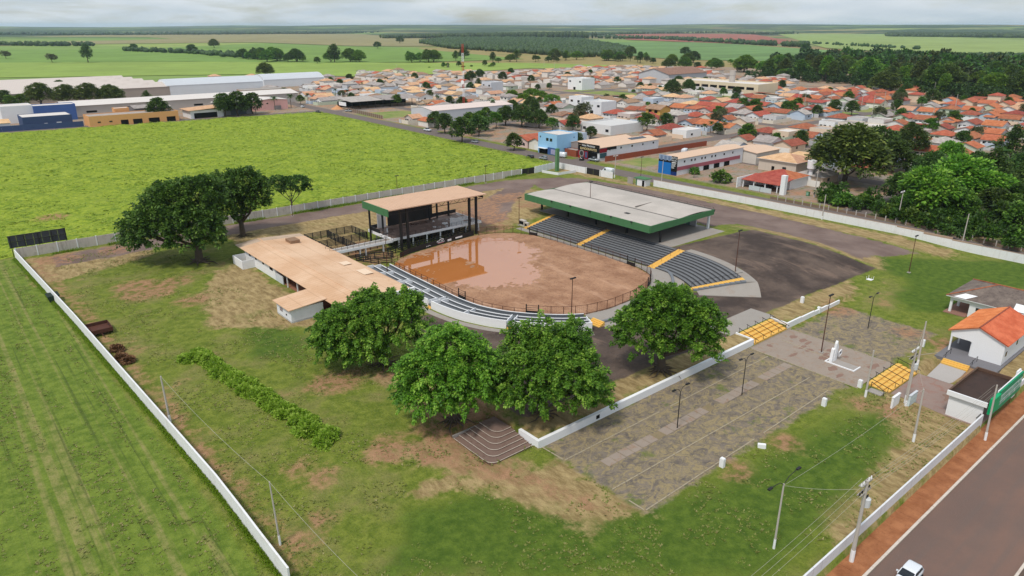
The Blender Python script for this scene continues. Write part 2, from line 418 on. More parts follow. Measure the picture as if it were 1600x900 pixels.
Z_dirt = zone(*[blob(*b) for b in ((230, 455, 6), (215, 448, 5), (530, 594, 3.4, 1.5), (500, 602, 2), (470, 730, 1.6), (495, 745, 1.8), (500, 810, 1.5), (470, 848, 1.4), (610, 702, 3), (665, 712, 1.8), (80, 342, 4.5),
             (300, 470, 3), (790, 685, 2.2), (1225, 690, 2), (1150, 735, 1.6), (1480, 540, 3), (1420, 520, 2.4), (1340, 630, 1.5), (90, 405, 5), (180, 390, 4), (275, 440, 3),
             (700, 672, 4.5), (735, 650, 4.5), (620, 582, 3), (720, 300, 3), (800, 310, 8, 1.4), (770, 340, 5), (840, 318, 5, 1.5), (1310, 485, 3), (1520, 585, 3), (1385, 640, 2), (645, 405, 2.2), (560, 398, 4))])
TREAD = px((560, 715), (640, 690), (700, 676), (800, 722), (900, 765), (1005, 800), (930, 800), (840, 775), (720, 738), (640, 722))
Z_dry = np.maximum(Z_dry, zone(TREAD, px((735, 640), (800, 652), (835, 680), (770, 660)), px((560, 588), (640, 575), (760, 640), (690, 668), (620, 610))))
Z_dirt = np.maximum(Z_dirt, zone(TREAD) - 1.2)
Z_dirt = np.maximum(Z_dirt, zone([(100, 168), (118, 160), (126, 154), (131, 162), (146, 180), (140, 192), (104, 192)], [(74, 157), (88, 157), (88, 165), (74, 165)], [(76, 144), (86, 146), (88, 156), (76, 156)], [(112, 150.5), (124, 148), (128, 152), (120, 158)]) - .4)
Z_fresh = zone(px((1345, 398), (1600, 408), (1640, 440), (1560, 470), (1490, 492), (1420, 484), (1395, 462), (1425, 440), (1375, 420)), px((640, 800), (760, 770), (860, 790), (960, 800), (1120, 760), (1300, 660), (1420, 640), (1380, 720), (1200, 900), (600, 900)), px((1140, 355), (1220, 370), (1300, 395), (1240, 382)), px((380, 500), (470, 520), (480, 560), (400, 560)))
# trodden strip along the inside of the long left wall
Z_edge = zone([(20.5, 62), (23.2, 62), (22, 120), (20, 170), (17, 203), (15.5, 203), (18.8, 120)])
Z_dirt = np.maximum(Z_dirt, Z_edge - .9)
Z_town = zone([(214.5, -300), (900, -300), (900, 620), (700, 800), (235, 800), (225, 500)], [(-100, 480), (20, 470), (120, 462), (222, 458), (235, 800), (-100, 800)])
Z_ave = zone([(450, -300), (534, -300), (530, 330), (482, 470), (450, 470)], [(222, 92), (300, 92), (300, -300), (222, -300)], [(226, 186), (246, 186), (246, 201), (226, 201)], [(225, 395), (262, 392), (262, 425), (225, 430)])
ground_me = np_mesh('ground', V, F)
for nm, a in (('lush', Z_lush), ('outer', Z_out), ('asph', Z_asph), ('drive', Z_drive), ('road', Z_road), ('park', Z_park), ('dry', Z_dry), ('dirt', Z_dirt), ('town', Z_town), ('ave', Z_ave), ('fresh', Z_fresh)):
    at = ground_me.attributes.new(nm, 'FLOAT', 'POINT'); at.data.foreach_set('value', a.astype(np.float32))
ground_me.polygons.foreach_set('use_smooth', [True] * len(ground_me.polygons))

k = NT('ground_cover'); co = k.coord('Object')
n_big = k.noise(co, 0.02, 4, 0.6); n_mid = k.noise(co, 0.11, 6, 0.62); n_fine = k.noise(co, 0.7, 6, 0.68); n_vf = k.noise(co, 3.2, 4, 0.7); n_edge = k.noise(co, 0.35, 6, 0.7)
n_str = k.noise(k.coord('Object', (1.0, 0.35, 1)), 0.9, 6, 0.7)
def mask(attr, amp, soft=0.4, bias=0.0):
    v = k.math('ADD', k.attr(attr), k.math('MULTIPLY', k.math('SUBTRACT', n_edge, 0.5 - bias), amp * 2)); return k.ramp(v, -soft, soft)
# compound lawn: mown green with worn and yellowed drifts
lawn_c = k.mix(k.ramp(n_fine, 0.3, 0.72), lin(92, 108, 36), lin(130, 138, 58))
lawn_c = k.mix(k.math('MULTIPLY', k.ramp(n_mid, 0.46, 0.66), 0.8), lawn_c, k.mix(n_fine, lin(116, 118, 62), lin(146, 136, 86)))
lawn_c = k.mix(k.math('MULTIPLY', k.ramp(k.math('ADD', n_mid, k.math('MULTIPLY', n_fine, 0.45)), 0.84, 0.96), 0.75), lawn_c, lin(160, 130, 92))
lawn_c = k.mix(k.math('MULTIPLY', k.ramp(n_vf, 0.45, 0.75), 0.45), lawn_c, lin(52, 68, 26))
# rough bright pasture
lush_c = k.mix(k.ramp(n_fine, 0.32, 0.70), lin(104, 128, 32), lin(164, 178, 60))
lush_c = k.mix(k.math('MULTIPLY', k.ramp(n_mid, 0.42, 0.7), 0.6), lush_c, k.mix(n_fine, lin(138, 158, 42), lin(178, 186, 76)))
lush_c = k.mix(k.math('MULTIPLY', k.ramp(n_vf, 0.46, 0.72), 0.6), lush_c, lin(62, 92, 30))
lush_c = k.mix(k.math('MULTIPLY', k.ramp(k.noise(co, 0.28, 5, 0.7, 0.6), 0.52, 0.66), 0.75), lush_c, lin(88, 116, 32))
lush_c = k.mix(k.math('MULTIPLY', k.ramp(k.noise(co, 0.14, 6, 0.75, 0.8), 0.52, 0.66), 0.55), lush_c, lin(104, 130, 36))
lush_c = k.mix(k.math('MULTIPLY', k.ramp(k.noise(co, 0.055, 6, 0.7), 0.60, 0.70), 0.5), lush_c, lin(110, 118, 52))
# outer mown ground with wheel tracks running along the wall
wv = k.n('ShaderNodeTexNoise'); wv.inputs['Scale'].default_value = 1.0; wv.inputs['Detail'].default_value = 4
k.l(k.coord('Object', (0.75, 0.006, 1)), wv.inputs['Vector'])
wv2 = k.noise(k.coord('Object', (1.1, 0.012, 1)), 1.0, 3, 0.6)
out_c = k.mix(k.ramp(n_fine, 0.3, 0.72), lin(86, 108, 36), lin(122, 138, 56))
trk = k.math('MULTIPLY', k.ramp(wv.outputs['Fac'], 0.52, 0.62), k.math('MULTIPLY_ADD', k.ramp(n_fine, 0.35, 0.7), 0.7, 0.2))
out_c = k.mix(k.math('MULTIPLY', trk, .85), out_c, lin(150, 138, 92))
out_c = k.mix(k.math('MULTIPLY', k.ramp(wv2, 0.55, 0.68), 0.6), out_c, lin(70, 84, 38))
out_c = k.mix(k.math('MULTIPLY', k.ramp(n_vf, 0.5, 0.8), 0.4), out_c, lin(60, 78, 30))
# country beyond: patchwork of pasture and crops
vor = k.n('ShaderNodeTexVoronoi', feature='F1'); vor.inputs['Scale'].default_value = 0.0016; k.l(k.coord('Object', (1, 0.7, 1)), vor.inputs['Vector'])
sepc = k.n('ShaderNodeSeparateColor'); k.l(vor.outputs['Color'], sepc.inputs[0])
far_c = k.mix(sepc.outputs[0], lin(112, 142, 72), lin(146, 160, 86))
far_c = k.mix(k.math('MULTIPLY', k.ramp(sepc.outputs[1], 0.62, 0.7), 0.8), far_c, lin(128, 132, 88))
far_c = k.mix(k.math('MULTIPLY', k.ramp(sepc.outputs[2], 0.80, 0.86), 0.6), far_c, lin(156, 118, 92))
far_c = k.mix(k.math('MULTIPLY', k.ramp(k.noise(co, 0.012, 6, 0.65), 0.48, 0.72), 0.55), far_c, lin(84, 108, 50))
far_c = k.mix(k.math('MULTIPLY', k.ramp(k.noise(k.coord('Object', (0.3, 1, 1)), 0.03, 5, 0.6), 0.55, 0.75), 0.35), far_c, lin(168, 172, 104))
town_c = k.mix(k.ramp(n_mid, 0.35, 0.7), lin(150, 140, 130), lin(172, 130, 104))
town_c = k.mix(k.math('MULTIPLY', k.ramp(n_fine, 0.5, 0.65), 0.75), town_c, lin(92, 112, 56))
ave_c = k.mix(k.ramp(n_mid, 0.3, 0.7), lin(110, 132, 64), lin(148, 146, 92))
dry_c = k.mix(k.ramp(n_str, 0.3, 0.7), lin(128, 108, 72), lin(178, 156, 112))
dry_c = k.mix(k.math('MULTIPLY', k.ramp(n_mid, 0.55, 0.75), 0.6), dry_c, lin(112, 118, 58))
dry_c = k.mix(k.math('MULTIPLY', k.ramp(n_vf, 0.5, 0.8), 0.4), dry_c, lin(108, 84, 60))
dirt_c = k.mix(k.ramp(n_fine, 0.3, 0.7), lin(134, 98, 74), lin(174, 134, 104))
dirt_c = k.mix(k.math('MULTIPLY', k.ramp(n_vf, 0.5, 0.75), 0.5), dirt_c, lin(116, 74, 56))
asph_c = k.mix(k.ramp(n_mid, 0.36, 0.64), lin(72, 62, 58), lin(108, 93, 84))
asph_c = k.mix(k.math('MULTIPLY', k.ramp(k.noise(k.coord('Object', (1, .25, 1)), 0.22, 7, 0.7, 0.5), 0.55, 0.68), 0.55), asph_c, lin(140, 118, 104))
asph_c = k.mix(k.math('MULTIPLY', k.ramp(n_fine, 0.58, 0.74), 0.5), asph_c, lin(126, 106, 98))
asph_c = k.mix(k.math('MULTIPLY', k.ramp(n_vf, 0.5, 0.8), 0.35), asph_c, lin(56, 50, 50))
driv_c = k.mix(k.ramp(n_mid, 0.3, 0.7), lin(112, 94, 88), lin(136, 118, 110))
driv_c = k.mix(k.math('MULTIPLY', k.ramp(n_fine, 0.55, 0.75), 0.5), driv_c, lin(150, 120, 100))
park_c = k.mix(k.ramp(n_fine, 0.35, 0.62), lin(100, 93, 89), lin(130, 119, 108))
straw = k.noise(k.coord('Object', (1.0, 1.3, 1)), 0.62, 10, 0.8, 1.4)
park_c = k.mix(k.math('MULTIPLY', k.ramp(straw, 0.42, 0.60), 0.95), park_c, k.mix(n_vf, lin(136, 121, 90), lin(174, 157, 118)))
park_c = k.mix(k.math('MULTIPLY', k.ramp(k.noise(co, 0.16, 6, 0.7), 0.56, 0.66), 0.8), park_c, lin(98, 112, 52))
dist = k.n('ShaderNodeVectorMath', operation='LENGTH'); k.l(co, dist.inputs[0])
woodc = k.mix(k.noise(co, 0.004, 6, 0.7), lin(44, 62, 40), lin(70, 88, 56))
far_c = k.mix(k.math('MULTIPLY', k.ramp(dist.outputs['Value'], 2600, 5200), k.ramp(k.noise(k.coord('Object', (1, 1, 1)), 0.0011, 7, 0.68), 0.40, 0.50)), far_c, woodc)
col = k.mix(k.ramp(dist.outputs['Value'], 480, 620), lawn_c, far_c)
fresh_c = k.mix(k.ramp(n_fine, 0.3, 0.72), lin(66, 90, 29), lin(98, 118, 43))
fresh_c = k.mix(k.math('MULTIPLY', k.ramp(n_vf, 0.48, 0.75), 0.5), fresh_c, lin(56, 78, 26))
col = k.mix(mask('fresh', 5.0, 2.0), col, fresh_c)
col = k.mix(mask('outer', 0.5), col, out_c)
col = k.mix(mask('lush', 1.2, 0.6), col, lush_c)
col = k.mix(mask('town', 2, 2), col, town_c)
col = k.mix(mask('ave', 3, 2), col, ave_c)
col = k.mix(mask('dry', 5.0, 1.2), col, dry_c)
col = k.mix(mask('park', 2.4, 0.6, 0.05), col, park_c)
col = k.mix(mask('drive', 2.6, 0.5), col, driv_c)
col = k.mix(mask('asph', 1.0, 0.3), col, asph_c)
col = k.mix(mask('road', 0.5, 0.4), col, k.mix(n_fine, lin(104, 96, 94), lin(126, 114, 108)))
col = k.mix(k.math('MULTIPLY', mask('dirt', 4.2, 1.8), k.math('MULTIPLY_ADD', k.ramp(n_fine, 0.34, 0.56), 0.75, 0.15)), col, dirt_c)
hgt = k.math('ADD', n_vf, k.math('MULTIPLY', n_fine, 1.6))
GROUND_MAT = k.done(k.bsdf(col, 0.92, 0.15, k.bump(hgt, 0.7, 0.22)))
ground = struct('ground', ground_me, GROUND_MAT)

# ------------------------------------------------------------------ street outside the entrance
k = NT('street_asphalt'); co = k.coord('Object'); nb = k.noise(co, 0.12, 5, 0.6); nf = k.noise(co, 9, 4, 0.75)
c = k.mix(k.ramp(nb, 0.3, 0.7), lin(108, 88, 80), lin(124, 96, 84))
c = k.mix(k.math('MULTIPLY', k.ramp(k.noise(k.coord('Object', (0.05, 0.9, 1)), 1.0, 4), 0.42, 0.66), 0.4), c, lin(100, 90, 85))
c = k.mix(k.math('MULTIPLY', k.ramp(nf, 0.48, 0.75), 0.4), c, lin(150, 130, 120))
STREET = k.done(k.bsdf(c, 0.78, 0.3, k.bump(nf, 0.3, 0.01)))
s0, s1 = -60, 260
struct('street', MB().box((s0, 12.05, -1.4), (s1, 22.28, -0.9)), STREET)
k = NT('red_pavement'); co = k.coord('Object')
c = k.mix(k.ramp(k.noise(co, 0.5, 6, 0.65), 0.3, 0.7), lin(140, 88, 58), lin(172, 116, 80))
c = k.mix(k.math('MULTIPLY', k.ramp(k.noise(co, 3, 5, 0.7), 0.5, 0.7), 0.5), c, lin(122, 78, 56))
PAVE = k.done(k.bsdf(c, 0.9, 0.15, k.bump(k.noise(co, 6, 4), 0.3, 0.03)))
walk = struct('pavement', MB().box((s0, 22.62, -1.4), (s1, 25.35, -0.79)), PAVE)
KERB = mat('kerb_concrete', (212, 200, 188), 0.12, 0.8, 0.9, stain=0.35, stain_rgb=(150, 110, 85))
kb = MB()
for i in range(160):
    a = s0 + i * 2; kb.box((a + .012, 22.3, -1.3), (a + 1.988, 22.6, -0.765 + 0.006 * (i % 3)))
put(struct('kerb', kb, KERB))
put(struct('far_kerb', MB().box((s0, 11.75, -1.3), (s1, 12.03, -0.765)), KERB))
struct('far_pavement', MB().box((s0, 6, -1.4), (s1, 11.73, -0.79)), mat('far_walk', (98, 82, 72), 0.2, 0.6, 0.9, stain=0.4))
# red paving slabs: the pavement is cast in bays
for i in range(58):
    a = 52 + i * 1.8
    o = bpy.data.objects.new('paving_slab', MB().box((a + .02, 22.64, -0.795), (a + 1.78, 25.33, -0.772 + 0.008 * rng.random())).mesh('paving_slab')); o.data.materials.append(PAVE)
    COL.objects.link(o); o.parent = walk
# damp drip line along the gutter
WET = mat('damp_asphalt', (70, 58, 54), 0.15, 0.8, 0.4, 0.4)
for (u, v, a, b) in ((1375, 858, 2.2, .38), (1412, 830, 2.0, .34), (1440, 802, 1.2, .3)):
    s, t = ST(u, v, -0.9); rr = random.Random(u); pts = [(s + a * math.cos(q) * (0.8 + .4 * rr.random()), t + b * math.sin(q) * (.7 + .6 * rr.random())) for q in np.linspace(0, 6.283, 22)[:-1]]
    struct('damp_patch', MB().add([(p[0], p[1], -0.896) for p in pts], [tuple(range(len(pts)))]), WET)

# ------------------------------------------------------------------ arena floor: churned red sand that floods at the far side
WATER_Z = 1.0
PUD = [ST(u, v, 1.0) for u, v in ((608, 412), (650, 396), (700, 386), (757, 369), (790, 371), (822, 380), (842, 392), (838, 410), (852, 428), (848, 441), (815, 449), (770, 452), (735, 449), (706, 443), (676, 444), (640, 430))]
gs = np.arange(80.5, 127.2, 0.28); gt = np.arange(88.8, 151, 0.28); AS, AT = np.meshgrid(gs, gt)
dp = sdist(PUD, AS, AT)
AZ = WATER_Z + 0.085 - 0.145 * smooth(-3.5, 4.0, dp) + 0.075 * (vnoise(AS, AT, 2.2, 11) - 0.5) + 0.10 * (vnoise(AS, AT, 0.75, 12) - 0.5) + 0.06 * (vnoise(AS, AT, 0.4, 13) - .5) + 0.06 * (vnoise(AS, AT, 9, 14) - .5)
keep = sdist(ARENA, AS, AT) > -0.15
idx = np.arange(AS.size).reshape(AS.shape)
kf = keep[:-1, :-1] & keep[1:, :-1] & keep[:-1, 1:] & keep[1:, 1:]
AF = np.stack([idx[:-1, :-1][kf], idx[:-1, 1:][kf], idx[1:, 1:][kf], idx[1:, :-1][kf]], 1)
k = NT('arena_sand'); co = k.coord('Object')
c = k.mix(k.ramp(k.noise(co, 0.25, 6, 0.65), 0.3, 0.7), lin(150, 110, 84), lin(184, 142, 112))
c = k.mix(k.math('MULTIPLY', k.ramp(k.noise(co, 2.4, 6, 0.7, 0.8), 0.5, 0.68), 0.7), c, lin(112, 78, 58))
c = k.mix(k.math('MULTIPLY', k.ramp(k.noise(k.coord('Object', (1.2, .2, 1)), .5, 5), 0.52, 0.7), 0.5), c, lin(200, 160, 132))
SAND = k.done(k.bsdf(c, 0.85, 0.25, k.bump(k.noise(co, 2.6, 6, 0.75), 1.0, 0.2)))
me = np_mesh('arena_floor', np.stack([AS.ravel(), AT.ravel(), AZ.ravel()], 1), AF)
me.polygons.foreach_set('use_smooth', [True] * len(me.polygons)); struct('arena_floor', me, SAND)
k = NT('muddy_water'); co = k.coord('Object')
WATERM = k.done(k.bsdf(k.mix(k.noise(co, 0.1, 3), lin(182, 112, 58), lin(192, 124, 70)), 0.02, 0.5, k.bump(k.noise(co, 2.5, 2), 0.008, 0.02), IOR=3.0))
shr = [(104 + (s - 104) * 0.985, 120 + (t - 120) * 0.985) for s, t in ARENA]
struct('puddle', MB().add([(s, t, WATER_Z) for s, t in shr if True], [tuple(range(len(shr)))]), WATERM)
# ================================================================== BOUNDARY WALLS
def wall_run(name, label, pts, h, thick, m, cat='wall', cap=None, seg=None, post=None, group=None, base=None, hz_of=None):
    """wall of panels (each a part) along a plan polyline that follows the ground"""
    s0, t0 = pts[0]; root = thing(name, label, cat, s0, t0, group=group)
    for (a, b) in zip(pts[:-1], pts[1:]):
        ln = math.dist(a, b); n = max(1, round(ln / (seg or 6.0))); nx, ny = -(b[1] - a[1]) / ln, (b[0] - a[0]) / ln
        for i in range(n):
            p = (a[0] + (b[0] - a[0]) * i / n, a[1] + (b[1] - a[1]) * i / n); q = (a[0] + (b[0] - a[0]) * (i + 1) / n, a[1] + (b[1] - a[1]) * (i + 1) / n)
            za_, zb_ = (base, base) if base is not None else (hz(p[0] + nx * .5, p[1] + ny * .5), hz(q[0] + nx * .5, q[1] + ny * .5)); z = (za_ + zb_) / 2; g = 0.012
            d = ((q[0] - p[0]) / ln * n * g, (q[1] - p[1]) / ln * n * g); hh = thick / 2
            P = [(p[0] + d[0] - nx * hh, p[1] + d[1] - ny * hh), (q[0] - d[0] - nx * hh, q[1] - d[1] - ny * hh), (q[0] - d[0] + nx * hh, q[1] - d[1] + ny * hh), (p[0] + d[0] + nx * hh, p[1] + d[1] + ny * hh)]
            zz = (za_, zb_, zb_, za_); part('wall_panel', MB().add([(x[0], x[1], e - .6) for x, e in zip(P, zz)] + [(x[0], x[1], e + h) for x, e in zip(P, zz)], [(0,3,2,1),(4,5,6,7),(0,1,5,4),(1,2,6,5),(2,3,7,6),(3,0,4,7)]), m, root)
            if post: part('post', MB().cbox((p[0], p[1], z + (h + .12) / 2 - .2), (post, post, h + .12 + .4), math.atan2(b[1] - a[1], b[0] - a[0])), cap or m, root)
            elif cap: part('coping', MB().prism([(x[0] + (1 if j > 1 else -1) * nx * .03, x[1] + (1 if j > 1 else -1) * ny * .03) for j, x in enumerate(P)], min(za_, zb_) + h - .02, max(za_, zb_) + h + .06), cap, root)
    return root
LW = [(20.1, 60.0), (19.6, 80), (18.9, 97), (16.6, 150), (13.6, 206.6)]
wall_run('boundary_wall', 'long white boundary wall running down the left beside the mown strip', LW, 2.35, 0.22, WALLP, seg=8)
wall_run('panel_wall', 'weathered concrete panel wall with white posts in front of the bright pasture', [(13.9, 206.9), (80, 205.6), (176.5, 205.4)], 2.5, 0.14, PANEL, seg=4.4, post=0.26, cap=WHITE, group=None)
wall_run('corner_wall', 'short white slatted concrete wall beside the green standpipe', [(184.6, 205.6), (197.8, 207.6)], 2.5, 0.14, WHITE, seg=2.2, post=0.24)
wall_run('boundary_wall', 'white wall between green standpipe and the black rear gate', [(198.2, 207.4), (198.6, 192.2)], 2.3, 0.2, WALLP, seg=5)
wall_run('boundary_wall', 'short white wall stub right of the black rear gate', [(199.0, 184.4), (199.3, 178.6)], 2.3, 0.25, WALLP, seg=6)
wall_run('boundary_wall', 'long white rear wall under the leaning concrete poles at right', [(200.6, 160.2), (202.6, 119), (203.2, 70), (203.4, 20)], 2.3, 0.2, WALLP, seg=7, cap=mat('wall_coping', (176, 150, 132), .15))
STW = mat('street_wall_paint', (226, 227, 230), 0.06, 0.4, 0.85, stain=0.12, streak=0.4, stain_rgb=(140, 134, 130))
wall_run('boundary_wall', 'white street wall with black water stains beside the red pavement', [(52, 25.55), (111.8, 25.55)], 2.25, 0.2, STW, seg=6, base=-0.8)
wall_run('boundary_wall', 'white wall stretch right of the entrance portal', [(123.6, 25.6), (139, 25.6)], 1.9, 0.2, WALLP, seg=5, base=-0.8)

# gates in the rear walls
def sheet_gate(label, a, b, h, n=2, z=None):
    root = thing('sheet_gate', label, 'gate', a[0], a[1], z); z = ORG[root.name][2]
    for i in range(n):
        p = [a[j] + (b[j] - a[j]) * (i + .02) / n for j in (0, 1)]; q = [a[j] + (b[j] - a[j]) * (i + .98) / n for j in (0, 1)]
        leaf = part('gate_leaf', MB().beam((p[0], p[1], z + h / 2), (q[0], q[1], z + h / 2), 0.06, h - .1), BLACK, root)
        for e in (0.05, 0.5, 0.95):
            part('rail', MB().beam((p[0], p[1], z + .05 + (h - .1) * e), (q[0], q[1], z + .05 + (h - .1) * e), 0.1, .07), BLACK, leaf)
    for p in (a, b): part('gate_post', MB().cbox((p[0], p[1], z + h / 2), (.3, .3, h + .1)), CLEAN, root)
sheet_gate('black double sheet gate at the end of the concrete panel wall', (177.2, 205.5), (184.0, 205.6), 2.4)
sheet_gate('black sheet gate in the white wall behind the parked van', (198.7, 191.8), (198.9, 184.8), 2.4)
# billboard turned away, standing behind the panel wall
bb = thing('billboard', 'dark backside of billboard standing behind panel wall at far left', 'billboard', 18, 208.6)
zb = hz(18, 208.6)
for i in range(7):
    for j in range(2):
        part('board_sheet', MB().box((13.0 + i * 1.78, 208.7, zb + 2.3 + j * 1.55), (14.74 + i * 1.78, 208.76, zb + 3.81 + j * 1.55)), mat('board_back', (74, 76, 82), .25, .5, .6, stain=.3), bb)
for i in range(5): part('support_post', MB().beam((13.4 + i * 2.95, 208.55, zb - .5), (13.4 + i * 2.95, 208.55, zb + 5.3), .16), BLACK, bb)
for zz in (2.35, 3.8, 5.3): part('frame_rail', MB().beam((12.9, 208.58, zb + zz), (25.5, 208.58, zb + zz), .1, .12), BLACK, bb)
# green standpipe in its little white enclosure
sp = thing('standpipe', 'tall green cylindrical water standpipe at rear corner of the walls', 'water tank', 193.6, 203)
zs = hz(193.6, 203); part('tank', MB().tube([(193.6, 203, zs), (193.6, 203, zs + 8.6)], 0.85, 20), mat('green_tank', (98, 140, 96), .1, .4, .7, streak=.35, stain_rgb=(70, 100, 70)), sp)
part('lid', MB().tube([(193.6, 203, zs + 8.6), (193.6, 203, zs + 8.75), (193.6, 203, zs + 8.95)], [0.9, 0.9, 0.3], 20), GREEN, sp)
part('ladder', MB().beam((192.9, 202.3, zs), (192.9, 202.3, zs + 8.5), .05).beam((193.2, 202.05, zs), (193.2, 202.05, zs + 8.5), .05), BLACK, sp)
wall_run('planter_wall', 'low white enclosure wall round the foot of the green standpipe', [(187, 204.6), (188.2, 196.6), (197.4, 196.2)], 0.95, 0.18, WHITE, seg=3)
# green kiosk
ks = thing('guard_kiosk', 'small green and white guard kiosk at opening in rear wall', 'kiosk', 198.6, 163.4); zk = hz(198.6, 163.4)
part('wall', MB().box((197.2, 161.4, zk), (200.2, 165.6, zk + 2.5)), WHITE, ks); part('roof', MB().box((196.9, 160.9, zk + 2.5), (200.5, 166.4, zk + 2.72)), GREEN, ks)
part('door', MB().box((197.12, 161.6, zk), (197.19, 162.6, zk + 2.1)), DARK, ks); part('door', MB().box((197.12, 165.0, zk), (197.19, 165.5, zk + 2.3)), GREEN, ks)
part('side_screen', MB().box((197.3, 167.1, zk), (197.5, 169.6, zk + 2.3)), CONC, ks)

# ================================================================== GRANDSTAND
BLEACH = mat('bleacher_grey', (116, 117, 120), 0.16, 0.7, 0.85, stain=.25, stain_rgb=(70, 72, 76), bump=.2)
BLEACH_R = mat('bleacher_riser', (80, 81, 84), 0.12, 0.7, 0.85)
SLAB = mat('slab_concrete', (158, 151, 144), 0.14, 0.3, 0.9, stain=.4, stain_rgb=(146, 122, 104))
gz = 1.0
gs_ = thing('grandstand', 'covered grandstand with green fascia and grey stepped seating above the arena', 'grandstand', 145, 125, gz)
NROW, TR, RS = 10, 1.12, 0.2
S_F = 128.3
def row_sz(k): return S_F + k * TR, gz + 0.36 + k * RS
flights = [(100.2, 102.2), (124.6, 126.2), (146.2, 147.4)]
segs = [(102.2, 124.6), (126.2, 146.2)]
for k_ in range(NROW):
    s, z = row_sz(k_)
    for (a, b) in segs:
        st_ = part('seat_step', MB().box((s, a + .01, gz - .3), (s + TR - .002, b - .01, z)), BLEACH_R, gs_)
        part('seat_top', MB().box((s - .05, a + .012, z), (s + TR * .62, b - .012, z + .055)), BLEACH, st_)
for (a, b) in flights:
    fl = part('stair_flight', MB().box((S_F - .35, a, gz - .3), (S_F - .02, b, gz + .22)), YELLOW, gs_)
    for k_ in range(NROW):
        s, z = row_sz(k_)
        for j in range(2):
            zz = z - RS + (j + 1) * RS / 2
            part('stair_step', MB().box((s + j * TR / 2, a + .015, gz - .3), (s + (j + 1) * TR / 2 - .004, b - .015, zz + .06)), YELLOW, fl)
    if a < 140:
        hr = MB(); m_ = (a + b) / 2
        for k_ in range(0, NROW, 3): s, z = row_sz(k_); hr.beam((s, m_, z), (s, m_, z + .95), .05)
        s, z = row_sz(0); s9, z9 = row_sz(NROW - 1); hr.beam((s, m_, z + .95), (s9, m_, z9 + .95), .05); part('handrail', hr, RUST, gs_)
# curved end of the seating
CC = (S_F - 23.6, 100.2)
def arc(r, a0, a1, n=16, c=CC): return [(c[0] + r * math.cos(a), c[1] + r * math.sin(a)) for a in np.linspace(a0, a1, n)]
A0, A1 = 0.0, -R(35.5)
for k_ in range(NROW):
    r0 = 23.6 + k_ * TR; z = gz + .36 + k_ * RS
    st_ = part('curved_step', MB().ribwall(arc(r0, A0, A1), arc(r0 + TR - .002, A0, A1), gz - .3, z), BLEACH_R, gs_)
    part('curved_top', MB().ribwall(arc(r0 - .05, A0, A1), arc(r0 + TR * .62, A0, A1), z, z + .055), BLEACH, st_)
rt = 23.6 + NROW * TR; ztop = gz + .36 + (NROW - 1) * RS + .06
def ramp_slab(r0, r1, angs, zi, zo, zb=.4):
    """curved slab whose top height is given at the inner and outer edge for each angle"""
    I = [arc(r0, a_, a_, 1)[0] for a_ in angs]; O = [arc(r1, a_, a_, 1)[0] for a_ in angs]; n = len(angs)
    vs = [(p[0], p[1], z_) for p, z_ in zip(I, zi)] + [(p[0], p[1], z_) for p, z_ in zip(O, zo)] + [(p[0], p[1], zb) for p in I] + [(p[0], p[1], zb) for p in O]; fs = []
    for i in range(n - 1): fs += [(i, i+1, n+i+1, n+i), (2*n+i, 2*n+i+1, i+1, i), (n+i, n+i+1, 3*n+i+1, 3*n+i)]
    fs += [(0, n, 3*n, 2*n), (n-1, 3*n-1, 4*n-1, 2*n-1)]; return MB().add(vs, fs)
angs = list(np.linspace(A0, A1 - R(4.3), 18)); part('top_walk', ramp_slab(rt, rt + 2.3, angs, [ztop] * 18, [ztop - .05] * 18), SLAB, gs_)
angs = list(np.linspace(A1 - R(4.35), A1 - R(10.5), 8)); dsc = [1 - (i / 7) ** 1.3 for i in range(8)]
part('end_ramp', ramp_slab(rt - 3, rt + 2.3, angs, [1.15 + (ztop - .75 - 1.15) * d for d in dsc], [1.15 + (ztop - .05 - 1.15) * d for d in dsc]), SLAB, gs_)
part('end_ramp', ramp_slab(24.2, rt - 3.01, angs, [1.12] * 8, [1.15 + (ztop - .75 - 1.15) * d for d in dsc]), SLAB, gs_)
ef = part('end_flight', MB().ribwall(arc(23.2, A1 - R(.1), A1 - R(2.4), 4), arc(23.5, A1 - R(.1), A1 - R(2.4), 4), gz - .3, gz + .2), YELLOW, gs_)
for k_ in range(NROW * 2):
    r0 = 23.6 + k_ * TR / 2; z = gz + .36 + (k_ + 1) * RS / 2 - RS / 2
    part('stair_step', MB().ribwall(arc(r0, A1 - R(.1), A1 - R(2.6), 3), arc(r0 + TR / 2 - .004, A1 - R(.1), A1 - R(2.6), 3), gz - .3, z), YELLOW, ef)
hr = MB(); aa = A1 + R(.2)
for k_ in range(0, NROW + 1, 3):
    p = arc(23.6 + k_ * TR, aa, aa, 1)[0]; z = gz + .36 + k_ * RS; hr.beam((p[0], p[1], z), (p[0], p[1], z + .9), .06)
p = arc(23.6, aa, aa, 1)[0]; q = arc(23.6 + NROW * TR, aa, aa, 1)[0]; hr.beam((p[0], p[1], gz + 1.4), (q[0], q[1], gz + 1.4 + NROW * RS), .06); part('handrail', hr, BLACK, gs_)
for k_ in range(NROW):
    r0 = 23.6 + k_ * TR; part('end_kerb', MB().ribwall(arc(r0, A1 - R(2.7), A1 - R(4.2), 3), arc(r0 + TR - .004, A1 - R(2.7), A1 - R(4.2), 3), gz - .3, gz + .42 + k_ * RS), mat('grey_plinth', (120, 124, 130), .12), gs_)
